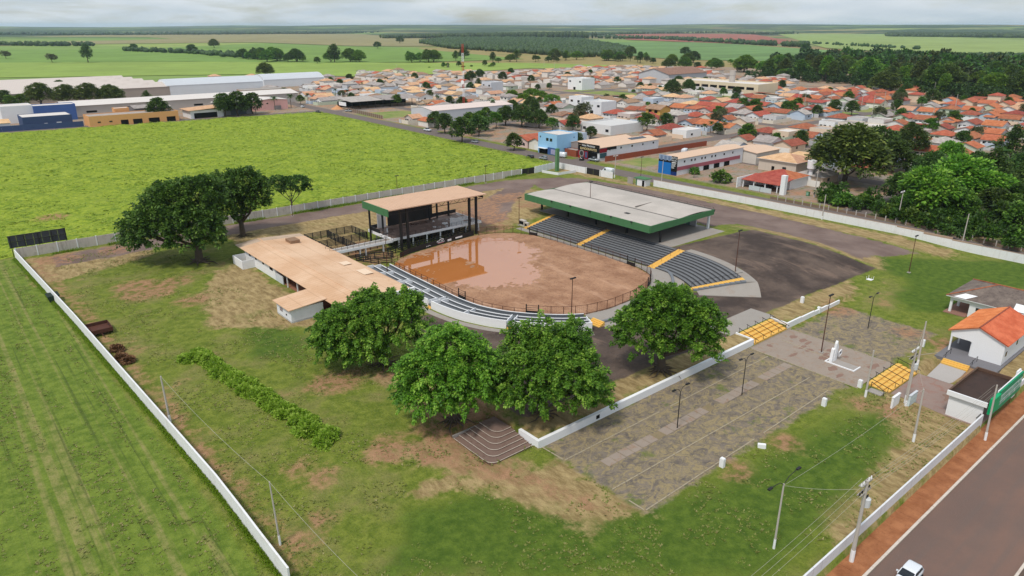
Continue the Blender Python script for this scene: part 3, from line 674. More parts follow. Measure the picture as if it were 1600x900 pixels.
# concourse behind the seats and the roof over it
s_c = S_F + NROW * TR; zc = 3.14
part('concourse', MB().box((s_c + .01, 104.5, gz - .4), (162.4, 153.5, zc)), SLAB, gs_)
part('apron', MB().box((S_F - 2.3, 100.2, gz - .3), (S_F - .37, 148.5, gz + .08)), SLAB, gs_)
ZR = 8.45
def vault(sa, sb, ta, tb, z, rise, n=10):
    A = []; B = []
    for i in range(n + 1):
        u = i / n; s = sa + (sb - sa) * u; zz = z + rise * (1 - (2 * u - 1) ** 2); A.append((s, ta, zz)); B.append((s, tb, zz))
    return MB().strip(A, B).strip([(x, y, zz - .12) for x, y, zz in B], [(x, y, zz - .12) for x, y, zz in A])
k = NT('membrane_roof'); co = k.coord('Object')
c = k.mix(k.ramp(k.noise(co, 0.12, 5, .6), .3, .7), lin(176, 168, 160), lin(194, 185, 177))
c = k.mix(k.math('MULTIPLY', k.ramp(k.noise(k.coord('Object', (.08, 1.6, 1)), 1, 4, .6), .52, .68), .3), c, lin(180, 170, 163))
c = k.mix(k.math('MULTIPLY', k.ramp(k.noise(co, .5, 7, .7), .6, .75), .3), c, lin(168, 156, 148))
w = k.n('ShaderNodeTexWave', wave_type='BANDS', bands_direction='Y'); w.inputs['Scale'].default_value = .314 / 1.0; k.l(co, w.inputs['Vector'])
c = k.mix(k.math('MULTIPLY', k.ramp(w.outputs['Fac'], .06, 0), .18), c, lin(150, 142, 136))
GSR = k.done(k.bsdf(c, .8, .25))
part('roof_bay', vault(135.6, 146.6, 108.3, 155.2, ZR - .1, .26), GSR, gs_); part('roof_bay', vault(146.9, 161.6, 108.3, 155.2, ZR - .05, .42), GSR, gs_)
part('valley_gutter', MB().box((146.5, 108.3, ZR - .25), (147.0, 155.2, ZR - .02)), mat('gutter_grey', (120, 116, 112)), gs_)
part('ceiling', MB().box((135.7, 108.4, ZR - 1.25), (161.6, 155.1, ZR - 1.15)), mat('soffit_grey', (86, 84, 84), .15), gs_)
for i in range(8):
    a = 108.15 + i * 5.9; part('fascia_panel', MB().box((135.15, a, ZR - 1.75), (135.4, a + 5.88, ZR + .12)), GREEN, gs_)
for i in range(4):
    a = 135.42 + i * 6.6; part('end_fascia', MB().add([(a, 108.0, ZR - 1.75 + .12 * i), (a + 6.58, 108.0, ZR - 1.75 + .12 * (i + 1)), (a + 6.58, 108.0, ZR + .1), (a, 108.0, ZR + .1), (a, 108.24, ZR - 1.75 + .12 * i), (a + 6.58, 108.24, ZR - 1.75 + .12 * (i + 1)), (a + 6.58, 108.24, ZR + .1), (a, 108.24, ZR + .1)],
         [(0,1,2,3),(7,6,5,4),(0,4,5,1),(1,5,6,2),(2,6,7,3),(3,7,4,0)]), GREEN, gs_)
part('back_gutter', MB().box((161.7, 108.1, ZR - .6), (162.3, 155.4, ZR + .08)), mat('gutter_dark', (92, 88, 84)), gs_)
gr_ = MB()
for i in range(17): gr_.beam((162.0, 108.4 + i * 2.9, ZR), (162.0, 108.4 + i * 2.9, ZR + .55), .05)
gr_.beam((162, 108.4, ZR + .55), (162, 155, ZR + .55), .05); part('gutter_rail', gr_, BLACK, gs_)
part('left_end_fascia', MB().box((135.42, 155.25, ZR - 1.6), (161.7, 155.45, ZR + .1)), GREEN, gs_)
for t_ in (109.2, 120.4, 131.6, 142.8, 154):
    part('column', MB().box((s_c + 1.2, t_ - .2, zc), (s_c + 1.7, t_ + .2, ZR - 1.2)), BLACK, gs_); part('rear_column', MB().box((161.0, t_ - .25, gz), (161.6, t_ + .25, ZR - 1.0)), CLEAN, gs_)
part('back_wall', MB().box((160.4, 112.5, zc), (160.7, 153, ZR - 1.25)), mat('grey_wall', (196, 196, 198), .08, streak=.3), gs_)
for t_ in (114.5, 118.2): part('doorway', MB().box((160.3, t_, zc), (160.38, t_ + 1.2, zc + 2.2)), mat('faded_green', (120, 150, 140)), gs_)
for t_ in (114, 121, 128.5, 136, 143.5): part('flood_lamp', MB().cbox((135.0, t_, ZR + .05), (.35, .4, .3)), BLACK, gs_)
part('roof_hatch', MB().cbox((140.5, 120.2, ZR + .2), (1.0, 1.4, .14)), BLACK, gs_)
part('roof_seam', MB().ribwall([(147.3 + i, 123.2 + .05 * i * i * .1, 0)[:2] for i in range(8)], [(147.3 + i, 123.4 + .05 * i * i * .1, 0)[:2] for i in range(8)], ZR + .2, ZR + .42), mat('seam_dark', (120, 112, 106)), gs_)

# ================================================================== CONCRETE WALK ROUND THE ARENA AND THE BOX SEATING
def offset(poly, d):
    """open polyline pushed sideways by d (to the right of travel)"""
    out = []
    for i, p in enumerate(poly):
        a = poly[max(i - 1, 0)]; b = poly[min(i + 1, len(poly) - 1)]; dx, dy = b[0] - a[0], b[1] - a[1]; m = math.hypot(dx, dy); out.append((p[0] + dy / m * d, p[1] - dx / m * d))
    return out
def dens(poly, n):
    L_ = [0]
    for a, b in zip(poly[:-1], poly[1:]): L_.append(L_[-1] + math.dist(a, b))
    return [(float(np.interp(x, L_, [p[0] for p in poly])), float(np.interp(x, L_, [p[1] for p in poly]))) for x in np.linspace(0, L_[-1], n)]
def smooth_line(poly, n, it=3):
    q = dens(poly, n)
    for _ in range(it): q = [q[0]] + [((q[i-1][0] + 2 * q[i][0] + q[i+1][0]) / 4, (q[i-1][1] + 2 * q[i][1] + q[i+1][1]) / 4) for i in range(1, len(q) - 1)] + [q[-1]]
    return q
front = smooth_line([(126.0, 103.5), (124, 98.2), (120.5, 95), (115, 92), (109, 90.3), (101, 89.8), (95, 90.9)], 40)
fo = offset(front, -0.15); fo2 = offset(front, 4.6)
fo2 = offset(front, -4.6) if math.dist(offset(front, -4.6)[20], (104, 120)) > math.dist(front[20], (104, 120)) else offset(front, 4.6)
sgn = 1 if fo2 == offset(front, 4.6) else -1
struct('arena_walk', MB().ribwall(offset(front, .15 * sgn), fo2, .5, 1.12), SLAB)
solo('walk_edge', MB().ribwall(offset(front, 4.62 * sgn), offset(front, 5.2 * sgn), .5, 1.42), mat('grey_plinth', (120, 124, 130), .12), 'low curved grey kerb wall along the concrete walk beside tree', 'kerb wall', 110, 87, 1.0)
struct('outer_walk', MB().ribwall(offset(front, 5.25 * sgn), offset(front, 7.4 * sgn), .5, 1.06), SLAB)
# box seating: three stepped tiers with white parapets
left = smooth_line([(94.5, 91.0), (91.2, 93), (87, 97.3), (84, 101.5), (82, 106.5), (81.3, 112), (81.5, 122), (81.7, 134), (82.0, 141.5)], 56)
LO = lambda d: offset(left, d * sgn2)
sgn2 = 1 if math.dist(offset(left, 3)[28], (104, 120)) > math.dist(left[28], (104, 120)) else -1
bx = thing('box_seating', 'curved box seating with white parapets and grey tiers left of arena', 'seating', 80, 112, 1.0)
DFL = mat('tier_floor', (112, 116, 120), .16, .6, .85, stain=.3, stain_rgb=(90, 92, 96))
part('front_walk', MB().ribwall(LO(.12), LO(1.1), .5, 1.1), SLAB, bx)
fpp = part('front_parapet', MB().ribwall(LO(1.12), LO(1.30), .5, 1.85), mat('lining_grey', (96, 101, 108), .12), bx); part('coping', MB().ribwall(LO(1.11), LO(1.31), 1.85, 1.93), CLEAN, fpp)
NB_ = len(left)
for j, (d0, d1, zf) in enumerate(((1.32, 3.2, 1.3), (3.4, 5.2, 1.55), (5.4, 7.6, 1.8))):
    part('tier_floor', MB().ribwall(LO(d0), LO(d1), .5, zf), DFL, bx)
    for a, b in ((0, 12), (13, 27), (28, 41), (42, NB_ - 1)):
        if j < 2: pp = part('parapet', MB().ribwall(LO(d1 + .01)[a:b + 1], LO(d1 + .18)[a:b + 1], .5, zf + .62), mat('lining_grey', (96, 101, 108), .12), bx); part('coping', MB().ribwall(LO(d1)[a:b + 1], LO(d1 + .19)[a:b + 1], zf + .62, zf + .7), CLEAN, pp)
        else: part('outer_wall', MB().ribwall(LO(d1 + .01)[a:b + 1], LO(d1 + .22)[a:b + 1], .4, zf + .95), CLEAN, bx)
        part('grey_lining', MB().ribwall(LO(d1 - .05)[a:b + 1], LO(d1)[a:b + 1], zf, zf + .72), mat('lining_grey', (96, 101, 108), .12), bx)
for i in (0, 12, 13, 20, 27, 28, 34, 41, 42, 49, NB_ - 1):
    for (d0, d1, zf) in ((3.4, 5.2, 1.55), (5.4, 7.62, 1.8)):
        p = LO(d0)[i]; q = LO(d1)[i]; part('cross_wall', MB().beam((p[0], p[1], zf + .36), (q[0], q[1], zf + .36), .16, .72), CLEAN, bx)
for i in (12, 27, 41):
    for j in range(4):
        a = LO(7.8 - j * .35); b = LO(8.15 - j * .35); part('entry_step', MB().ribwall(b[i:i + 2], a[i:i + 2], .5, 1.12 + .22 * j), YELLOW, bx)
fl = thing('stair_block', 'small yellow stair between box seating and the concrete walk behind tree', 'stairs', 93.5, 87.5, 1.0)
for j in range(4): part('step', MB().box((92.6 + .4 * j, 84.6, .5), (93 + .4 * j, 87.6, 1.15 + .2 * j)), YELLOW, fl)
struct('outer_walk', MB().ribwall(LO(8.3), LO(9.7), .4, 1.05), SLAB)

# ================================================================== ARENA FENCE, GATES
FR = RUST
def fence_span(root, a, b, h, z, rails=(0.08, 0.97), mesh=True):
    part('post', MB().beam((a[0], a[1], z - .2), (a[0], a[1], z + h), .09), FR, root)
    for e in rails: part('rail', MB().beam((a[0], a[1], z + h * e), (b[0], b[1], z + h * e), .06), FR, root)
    if mesh:
        wv_ = MB()
        for e in np.linspace(.16, .9, 7): wv_.beam((a[0], a[1], z + h * e), (b[0], b[1], z + h * e), .012)
        n = max(2, int(math.dist(a, b) / .35))
        for i in range(1, n): p = [a[j] + (b[j] - a[j]) * i / n for j in (0, 1)]; wv_.beam((p[0], p[1], z + .1), (p[0], p[1], z + h * .95), .012)
        part('wire_mesh', wv_, FR, root)
loop = dens(ARENA[2:] + ARENA[:3], 74)
af = thing('arena_fence', 'rusty post and rail fence ringing the flooded sand arena', 'fence', 104, 120, 1.0)
gate_at = {10: None, 24: None, 30: None, 44: None, 51: None}
gate_lab = {10: 'black bucking gate in arena fence nearest the stage', 24: 'black gate in arena fence at foot of the middle yellow stair', 30: 'black gate in arena fence between the two right yellow stairs',
            44: 'black gate in arena fence facing the lone right tree', 51: 'black gate in arena fence by the tall lamp at front'}
for i in range(len(loop) - 1):
    a, b = loop[i], loop[i + 1]
    if a[1] > 146.8 and a[0] < 112: continue        # the stage boards close this side
    low = a[0] < 88 and a[1] > 94
    if i in gate_lab:
        gt_ = thing('arena_gate', gate_lab[i], 'gate', a[0], a[1], 1.0)
        for p in (a, b): part('gate_post', MB().beam((p[0], p[1], .8), (p[0], p[1], 3.3), .16), BLACK, gt_)
        for e in (.25, .55, .85, 1.2, 1.6, 2.05): part('gate_bar', MB().beam((a[0], a[1], 1 + e), (b[0], b[1], 1 + e), .06, .16 if e < .9 else .06), BLACK, gt_)
        part('kick_board', MB().beam((a[0], a[1], 1.45), (b[0], b[1], 1.45), .04, .8), BLACK, gt_)
        continue
    fence_span(af, a, b, 1.25 if low else 2.05, 1.08, rails=(.5, .97) if low else (.08, .97), mesh=not low)

# ================================================================== STAGE
sg = thing('stage', 'raised open stage with tan roof, green end fascia and tall black posts', 'stage', 102, 157, 1.0)
DK = 3.9
TAN = mat('tan_roof', (214, 176, 148), 0.10, .25, .85, stain=.3, stain_rgb=(186, 140, 108), ribs=('X', .9))
k = NT('wet_deck'); co = k.coord('Object'); pud = k.ramp(k.noise(co, .16, 5, .6, .5), .50, .56)
c = k.mix(k.ramp(k.noise(co, .5, 6), .3, .7), lin(118, 100, 92), lin(146, 126, 116)); c = k.mix(k.math('MULTIPLY', k.ramp(k.noise(co, .33, 5), .55, .66), .7), c, lin(96, 66, 56))
rg = k.n('ShaderNodeMapRange'); rg.inputs['To Min'].default_value = .8; rg.inputs['To Max'].default_value = .04; k.l(pud, rg.inputs['Value'])
WETD = k.done(k.bsdf(c, rg.outputs[0], .5))
part('deck', MB().box((89, 153.4, DK - .28), (117.2, 165.6, DK)), WETD, sg)
part('front_beam', MB().box((88.9, 153.1, DK - .6), (117.3, 153.38, DK + .02)), CLEAN, sg)
part('end_beam', MB().box((88.7, 153.1, DK - .75), (88.98, 165.6, DK + .02)), CLEAN, sg); part('end_beam', MB().box((117.22, 153.4, DK - .6), (117.4, 165.6, DK + .02)), CLEAN, sg)
for i in range(7):
    for t_ in (153.4, 159, 164.8): part('pier', MB().box((90.6 + i * 4.3, t_, .8), (90.9 + i * 4.3, t_ + .3, DK - .29)), CLEAN, sg)
ZSR = 12.45
part('roof', MB().add([(86.2, 150, ZSR - .1), (116.2, 149.2, ZSR - .1), (116.2, 162.6, ZSR), (86.2, 162.6, ZSR), (86.2, 150, ZSR - .35), (116.2, 149.2, ZSR - .35), (116.2, 162.6, ZSR - .25), (86.2, 162.6, ZSR - .25)],
     [(0,1,2,3),(7,6,5,4),(0,4,5,1),(1,5,6,2),(2,6,7,3),(3,7,4,0)]), TAN, sg)
part('green_fascia', MB().box((85.9, 149.9, ZSR - 1.75), (86.15, 162.7, ZSR + .05)), GREEN, sg)
part('back_fascia', MB().box((86.2, 162.65, ZSR - 1.3), (116.3, 162.85, ZSR - .05)), BLACK, sg)
part('right_fascia', MB().box((116.25, 151, ZSR - 1.5), (116.45, 162.7, ZSR - .05)), BLACK, sg)
for s_ in (90.3, 92.3, 111.9, 114.2): part('front_post', MB().beam((s_, 151.4, .8), (s_, 151.4, ZSR - .4), .55), BLACK, sg)
for s_ in (88.2, 92, 107, 109.5, 113.5): part('rear_post', MB().beam((s_, 163.5, .8), (s_, 163.5, ZSR - .3), .4), BLACK, sg)
tr = MB()
for t_ in (150.6, 156.5, 162.2):
    tr.beam((86.5, t_, ZSR - 1.5), (116, t_, ZSR - 1.5), .12); tr.beam((86.5, t_, ZSR - .45), (116, t_, ZSR - .45), .12)
    for i in range(24): a = 86.6 + i * 1.22; tr.beam((a, t_, ZSR - (1.5 if i % 2 else .45)), (a + 1.22, t_, ZSR - (.45 if i % 2 else 1.5)), .08)
part('roof_truss', tr, BLACK, sg)
for i in range(5): part('backdrop_panel', MB().box((94.2 + i * 2.9, 164.6, DK), (97.06 + i * 2.9, 164.75, DK + 6.6)), BLACK, sg)
part('side_screen', MB().box((91.0, 164.5, DK), (93.6, 164.65, DK + 5.4)), CLEAN, sg); part('screen_hatch', MB().box((92.1, 164.42, DK + 3.5), (92.6, 164.49, DK + 4.2)), BLACK, sg)
part('rear_parapet', MB().box((89, 165.2, DK), (94, 165.4, DK + 1.0)).box((108.9, 165.2, DK), (117.2, 165.4, DK + 1.0)), BLACK, sg)
part('left_parapet', MB().box((88.75, 159.8, DK + .03), (88.95, 165.1, DK + 1.0)), BLACK, sg)
rl = MB()
for a, b in (((89.2, 153.25), (117.1, 153.25)), ((117.1, 153.3), (117.1, 165.1)), ((89.1, 154), (89.1, 159.8))):
    n = int(math.dist(a, b) / 1.6)
    for i in range(n + 1): p = [a[j] + (b[j] - a[j]) * i / n for j in (0, 1)]; rl.beam((p[0], p[1], DK), (p[0], p[1], DK + 1.0), .05)
    for e in (.35, .68, 1.0): rl.beam((a[0], a[1], DK + e), (b[0], b[1], DK + e), .035)
part('stage_rail', rl, BLACK, sg)
# boards along the arena under the stage, with sponsor marks
edge = dens([(86.5, 146.2), (90, 147.6), (97, 148.7), (104, 149.7), (112.6, 150.5)], 12)
bd = thing('hoarding', 'black hoarding with white sponsor marks below the stage', 'hoarding', 100, 149.4, 1.0)
for a, b in zip(edge[:-1], edge[1:]): part('board', MB().beam((a[0], a[1], 1.75), (b[0], b[1], 1.75), .06, 1.35), BLACK, bd)
REDW = mat('sponsor_red', (196, 120, 134), .1)
def mark(pts, u0, z0, m, th_=.1, nm='sponsor_mark'):
    i = int(u0 * 11); a, b = edge[min(i, 10)], edge[min(i, 10) + 1]; f = u0 * 11 - i; o = Vector((a[0] + (b[0] - a[0]) * f, a[1] + (b[1] - a[1]) * f, 0)); d = Vector((b[0] - a[0], b[1] - a[1], 0)).normalized()
    nrm = Vector((d.y, -d.x, 0)) * .05
    mb = MB()
    for p, q in zip(pts[:-1], pts[1:]): mb.beam(o + d * p[0] + nrm + Vector((0, 0, z0 + p[1])), o + d * q[0] + nrm + Vector((0, 0, z0 + q[1])), .03, th_, up=(0, 0, 1))
    part(nm, mb, m, bd)
mark([(0, 0), (.5, .25), (.9, .1), (1.1, .45), (1.9, .6), (2.4, .45), (2.1, .1), (1.5, .2)], .50, 1.95, CLEAN, .16); mark([(.2, 0), (2.6, 0)], .505, 1.72, CLEAN, .12); mark([(.2, 0), (2.3, 0)], .505, 1.5, REDW, .16)
mark([(0, 0), (1.3, 0)], .645, 1.62, CLEAN, .5); mark([(0, 0), (2.4, 0)], .75, 1.7, CLEAN, .4); mark([(0, 0), (.3, .2), (.7, 0), (1.0, .25), (1.6, .05)], .36, 1.5, CLEAN, .08)
# cattle chutes and pens
def rail_pen(label, runs, h=2.0, group=None, rails=6):
    a0 = runs[0][0]; root = thing('cattle_pen', label, 'cattle pen', a0[0], a0[1], group=group)
    for a, b in runs:
        n = max(1, round(math.dist(a, b) / 2.2)); z = hz(*a)
        for i in range(n + 1): p = [a[j] + (b[j] - a[j]) * i / n for j in (0, 1)]; part('post', MB().beam((p[0], p[1], z - .2), (p[0], p[1], z + h + .15), .16), BLACK, root)
        for e in np.linspace(.18, 1, rails): part('rail', MB().beam((a[0], a[1], z + h * e), (b[0], b[1], z + h * e), .07, .17), BLACK, root)
rail_pen('black railed cattle pen between long shed and the stage', [((74.5, 157), (74.5, 174.5)), ((74.5, 174.5), (88.5, 174.5)), ((81, 157), (81, 174.5)), ((74.5, 166), (88.5, 166)), ((88.5, 166.2), (88.5, 174.5)), ((76, 157), (88.4, 157))])
rail_pen('black cattle chutes in the shade beneath the stage deck', [((85.5, 150.2), (112, 151.0)), ((89.5, 156.5), (112, 156.5)), ((90, 151.2), (90, 156.4)), ((95.5, 151.2), (95.5, 156.4)), ((101, 151.2), (101, 156.4)), ((106.5, 151.2), (106.5, 156.4)), ((112, 151.2), (112, 156.4))], 1.7, rails=4)
rail_pen('black railed pen left of the stage posts under the footbridge', [((77, 151), (85.3, 147.5)), ((85.3, 147.5), (85.3, 150)), ((80, 145.5), (83, 144.2)), ((77, 151), (80, 145.5))], 1.6, rails=4)
# footbridge from the stage to the shed
fb = thing('footbridge', 'white footbridge with black railing joining stage and long shed', 'footbridge', 80, 154, 1.0)
part('deck', MB().box((71.2, 153.3, DK - .55), (88.66, 155.4, DK - .28)), CONC, fb); part('edge_beam', MB().box((71.2, 153.05, DK - .85), (88.66, 153.28, DK - .2)), CLEAN, fb); part('edge_beam', MB().box((71.2, 155.42, DK - .85), (88.66, 155.6, DK - .2)), CLEAN, fb)
for s_ in (73.5, 79.4, 81, 86): part('pier', MB().box((s_, 153.4, .8), (s_ + .3, 153.8, DK - .56)), CLEAN, fb)
for t_ in (153.15, 155.5):
    rl = MB()
    for i in range(12): s_ = 71.4 + i * 1.55; rl.beam((s_, t_, DK - .3), (s_, t_, DK + .8), .06)
    for e in (.25, .8): rl.beam((71.3, t_, DK + e), (88.5, t_, DK + e), .05)
    part('railing', rl, BLACK, fb)

# ================================================================== LONG SHED
PEACH = NT('dusty_roof'); k = PEACH; co = k.coord('Object')
c = k.mix(k.ramp(k.noise(co, .10, 6, .62), .3, .7), lin(204, 164, 130), lin(224, 190, 160))
c = k.mix(k.math('MULTIPLY', k.ramp(k.noise(k.coord('Object', (.15, 1, 1)), .9, 5), .5, .7), .35), c, lin(214, 176, 142))
c = k.mix(k.math('MULTIPLY', k.ramp(k.noise(co, .5, 7, .72), .56, .7), .4), c, lin(186, 140, 104))
w = k.n('ShaderNodeTexWave', wave_type='BANDS', bands_direction='Y'); w.inputs['Scale'].default_value = .314 / 1.05; k.l(co, w.inputs['Vector'])
c = k.mix(k.math('MULTIPLY', k.ramp(w.outputs['Fac'], .12, 0), .2), c, lin(160, 116, 86))
w2 = k.n('ShaderNodeTexWave', wave_type='BANDS', bands_direction='X'); w2.inputs['Scale'].default_value = .314 / 4.2; k.l(co, w2.inputs['Vector'])
c = k.mix(k.math('MULTIPLY', k.ramp(w2.outputs['Fac'], .012, 0), .25), c, lin(150, 108, 80))
PEACH = k.done(k.bsdf(c, .85, .2))
sh = thing('long_shed', 'long low shed with dusty peach sheet roof beside the arena', 'shed', 64, 146); z0 = 1.0
ZE = 4.25; SA, SB, TA, TB = 55.7, 72.6, 118.2, 172.8; SR = 61.5
def slope_sheet(t_a, t_b, m=PEACH, name='roof_sheet'):
    mb = MB()
    for (a, za, b, zb_) in ((SA, ZE, SR, ZE + .62), (SR, ZE + .62, SB, ZE - .15)):
        mb.add([(a, t_a, za), (b, t_a, zb_), (b, t_b, zb_), (a, t_b, za), (a, t_a, za - .1), (b, t_a, zb_ - .1), (b, t_b, zb_ - .1), (a, t_b, za - .1)], [(0,1,2,3),(7,6,5,4),(0,4,5,1),(1,5,6,2),(2,6,7,3),(3,7,4,0)])
    return part(name, mb, m, sh)
for i in range(9): a = TA + i * (TB - TA - 3) / 9; slope_sheet(a, a + (TB - TA - 3) / 9 - .015)
slope_sheet(TB - 2.98, TB, mat('greyed_roof', (196, 172, 150), .15, .3, .85, stain=.4, stain_rgb=(150, 120, 100)))
part('ridge_cap', MB().box((SR - .25, TA, ZE + .6), (SR + .25, TB, ZE + .67)), PEACH, sh)
part('roof_box', MB().box((66.2, 163.6, ZE + .25), (68.6, 166.8, ZE + 1.0)), mat('crate_wood', (150, 120, 96), .25, 1.2), sh)
part('patch_sheet', MB().box((68.4, 140.3, ZE + .24), (70.4, 142.8, ZE + .27)), mat('pale_sheet', (232, 206, 180), .1), sh); part('patch_sheet', MB().box((68.8, 131.6, ZE + .22), (71, 135.4, ZE + .25)), mat('pale_sheet', (232, 206, 180), .1), sh)
part('front_gutter', MB().box((63.2, TA - .5, ZE - .9), (SB + .2, TA - .02, ZE + .35)), CLEAN, sh); part('green_band', MB().box((66, TA - .62, ZE - 1.7), (SB + .2, TA - .52, ZE - .9)), mat('dark_green', (60, 88, 74)), sh)
part('wall', MB().box((56.4, 150.2, .7), (56.65, 168.4, ZE - .35)), CLEAN, sh); part('wall', MB().box((56.66, 150.2, .7), (62, 150.42, ZE - .3)), WHITE, sh); part('wall', MB().box((56.66, 168.2, .7), (71.8, 168.4, ZE - .1)), WHITE, sh)
part('wall', MB().box((71.6, 119, .7), (71.85, 168.1, ZE - .3)), WHITE, sh)
for t_ in (165.6, 161.8, 157.4): part('window', MB().box((56.34, t_ - .9, ZE - 1.15), (56.39, t_, ZE - .65)), DARK, sh)
part('window', MB().box((56.34, 151.5, ZE - 1.4), (56.39, 153.2, ZE - .5)), DARK, sh)
part('porch_wall', MB().box((53.4, 162.4, .6), (53.6, 168.6, 3.0)).box((53.61, 162.4, .6), (56.38, 162.6, 3.0)).box((53.61, 168.4, .6), (56.38, 168.6, 3.0)), CLEAN, sh)
part('half_wall', MB().box((56.4, 146.2, .7), (56.6, 150.1, 2.9)), mat('pale_grey', (205, 208, 214), .06), sh)
for t_ in (143.8, 138.6, 133.6, 121.5): part('post', MB().box((56.4, t_, .7), (56.62, t_ + .22, ZE - .1)), WHITE, sh)
part('floor', MB().box((56.7, 119, .5), (71.5, 150, 1.06)), mat('shed_floor', (150, 104, 82), .2, .5), sh)
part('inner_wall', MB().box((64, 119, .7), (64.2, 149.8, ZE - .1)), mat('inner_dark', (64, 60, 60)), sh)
ax = thing('shed_annex', 'small white annex with sloping peach roof against the long shed', 'annex', 51, 127, 1.0)
part('wall', MB().box((48.7, 124.2, .5), (55.4, 131, 3.75)), mat('annex_wall', (226, 229, 234), .05, .5, streak=.2, stain_rgb=(150, 150, 150)), ax)
part('plinth_stain', MB().box((48.68, 124.17, .5), (55.42, 131.03, 1.35)), mat('mouldy_plinth', (192, 194, 194), .14, 1.2, stain=.5, stain_rgb=(110, 110, 108)), ax)
part('roof', MB().add([(48.1, 123.7, 3.85), (56.1, 123.7, 4.5), (56.1, 131.5, 4.5), (48.1, 131.5, 3.85), (48.1, 123.7, 3.72), (56.1, 123.7, 4.36), (56.1, 131.5, 4.36), (48.1, 131.5, 3.72)], [(0,1,2,3),(7,6,5,4),(0,4,5,1),(1,5,6,2),(2,6,7,3),(3,7,4,0)]), PEACH, ax)
part('window', MB().box((48.62, 128.2, 2.2), (48.67, 129.4, 2.9)), mat('window_pane', (150, 138, 140)), ax); part('vent', MB().box((48.62, 126.2, 2.0), (48.67, 126.6, 2.3)), DARK, ax)
# ================================================================== PARKING, PATHS, STAIRS, ENTRANCE
LINE = mat('lime_line', (170, 158, 136), .2, 1.2, .9, stain=.8, stain_rgb=(136, 122, 96))
PATH = mat('old_paving', (156, 142, 130), .18, .5, .9, stain=.75, stain_rgb=(148, 116, 92), bump=.2)
def kerb_line(label, a, b, w=.16):
    root = thing('edging', label, 'edging', a[0], a[1], 0.0, group=None); ln = math.dist(a, b); n = max(1, int(ln / 2.4)); rr = random.Random(int(a[0] * 31 + b[1] * 7))
    for i in range(n):
        if rr.random() < .13: continue
        p = [a[j] + (b[j] - a[j]) * (i + .03) / n for j in (0, 1)]; q = [a[j] + (b[j] - a[j]) * (i + .97) / n for j in (0, 1)]
        part('edging_stone', MB().beam((p[0], p[1], rr.uniform(-.012, .012)), (q[0], q[1], rr.uniform(-.012, .012)), w, .14), LINE, root)
kerb_line('white edging line nearest the white retaining wall in old parking', (58, 58.1), (108, 58.1))
kerb_line('white edging line second from the lawn across old parking', (58.1, 49.6), (106, 49.2)); kerb_line('white edging line along the lawn side of old parking', (58.2, 44.2), (104, 45.0))
kerb_line('short white edging closing the parking end nearest the lawn', (58.1, 44.3), (58.1, 49.4)); kerb_line('short white edging running to the retaining wall corner', (58, 58.3), (57.8, 63.2))
kerb_line('white edging down the left side of entrance path', (108.4, 42.2), (108.5, 61.8)); kerb_line('white edging down the right side of entrance path', (122.2, 42), (122.1, 61.6))
kerb_line('white edging stone line before the entrance path centre lamp', (115.2, 48), (116.2, 60.2))
kerb_line('straight edging crossing dry grass left of the gabled house', (124, 43.4), (134.3, 38.6))
pp_ = struct('parking_path', MB().box((61.5, 53.3, -.3), (107.9, 54.8, .012)), mat('path_bed', (140, 124, 98), .2, .8, .95, stain=.5, stain_rgb=(112, 112, 70)))
pr_ = random.Random(15)
for i in range(27):
    if i in (6, 13, 14, 21): continue
    a = 61.5 + i * 1.72; o = bpy.data.objects.new('paving_slab', MB().cbox((a + .86, 54.05 + pr_.uniform(-.04, .04), -.03 + pr_.uniform(-.01, .02)), (1.6 + pr_.uniform(-.08, .06), 1.68, .16), pr_.uniform(-.02, .02)).mesh('paving_slab')); o.data.materials.append(PATH); COL.objects.link(o); o.parent = pp_
struct('entrance_path', MB().box((108.6, 42.4, -.4), (122.0, 61.95, .04)), PATH)
struct('lower_path', MB().box((111.6, 25.7, -1.2), (123.2, 38.7, -.76)), mat('entry_paving', (150, 128, 118), .14, .4, .6, .4, stain=.7, stain_rgb=(146, 92, 74)))
struct('landing', MB().box((108.2, 62.0, -.4), (123, 62.2, .03)), PATH)
struct('upper_landing', MB().box((108.5, 66.3, .6), (123.5, 71.5, 1.05)), SLAB)
struct('house_path', MB().add([(123.3, 33.3, -.74), (129.5, 33.6, -.44), (129.5, 37.7, -.44), (123.3, 37.4, -.74), (123.3, 33.3, -1.3), (129.5, 33.6, -1.3), (129.5, 37.7, -1.3), (123.3, 37.4, -1.3)], [(0,1,2,3),(7,6,5,4),(0,4,5,1),(1,5,6,2),(2,6,7,3),(3,7,4,0)]), mat('ramp_concrete', (176, 170, 166), .1, .5))
DAMP = mat('damp_stain', (142, 114, 100), .2, 1.2, .75, .3, stain=.5, stain_rgb=(122, 92, 78)); dr = random.Random(8)
for i in range(26):
    lowp = i > 15; sx = dr.uniform(112.6, 122) if lowp else dr.uniform(109.6, 121); tx = dr.uniform(27, 37.5) if lowp else dr.uniform(43, 61); zz = (-.755 if lowp else .046) + .0006 * i; ra, rb = dr.uniform(.5, 1.7), dr.uniform(.3, .8)
    pts = [(sx + ra * math.cos(q) * dr.uniform(.6, 1.15), tx + rb * math.sin(q) * dr.uniform(.6, 1.15)) for q in np.linspace(0, 6.283, 19)[:-1]]; struct('damp_patch', MB().add([(p[0], p[1], zz) for p in pts], [tuple(range(len(pts)))]), DAMP)
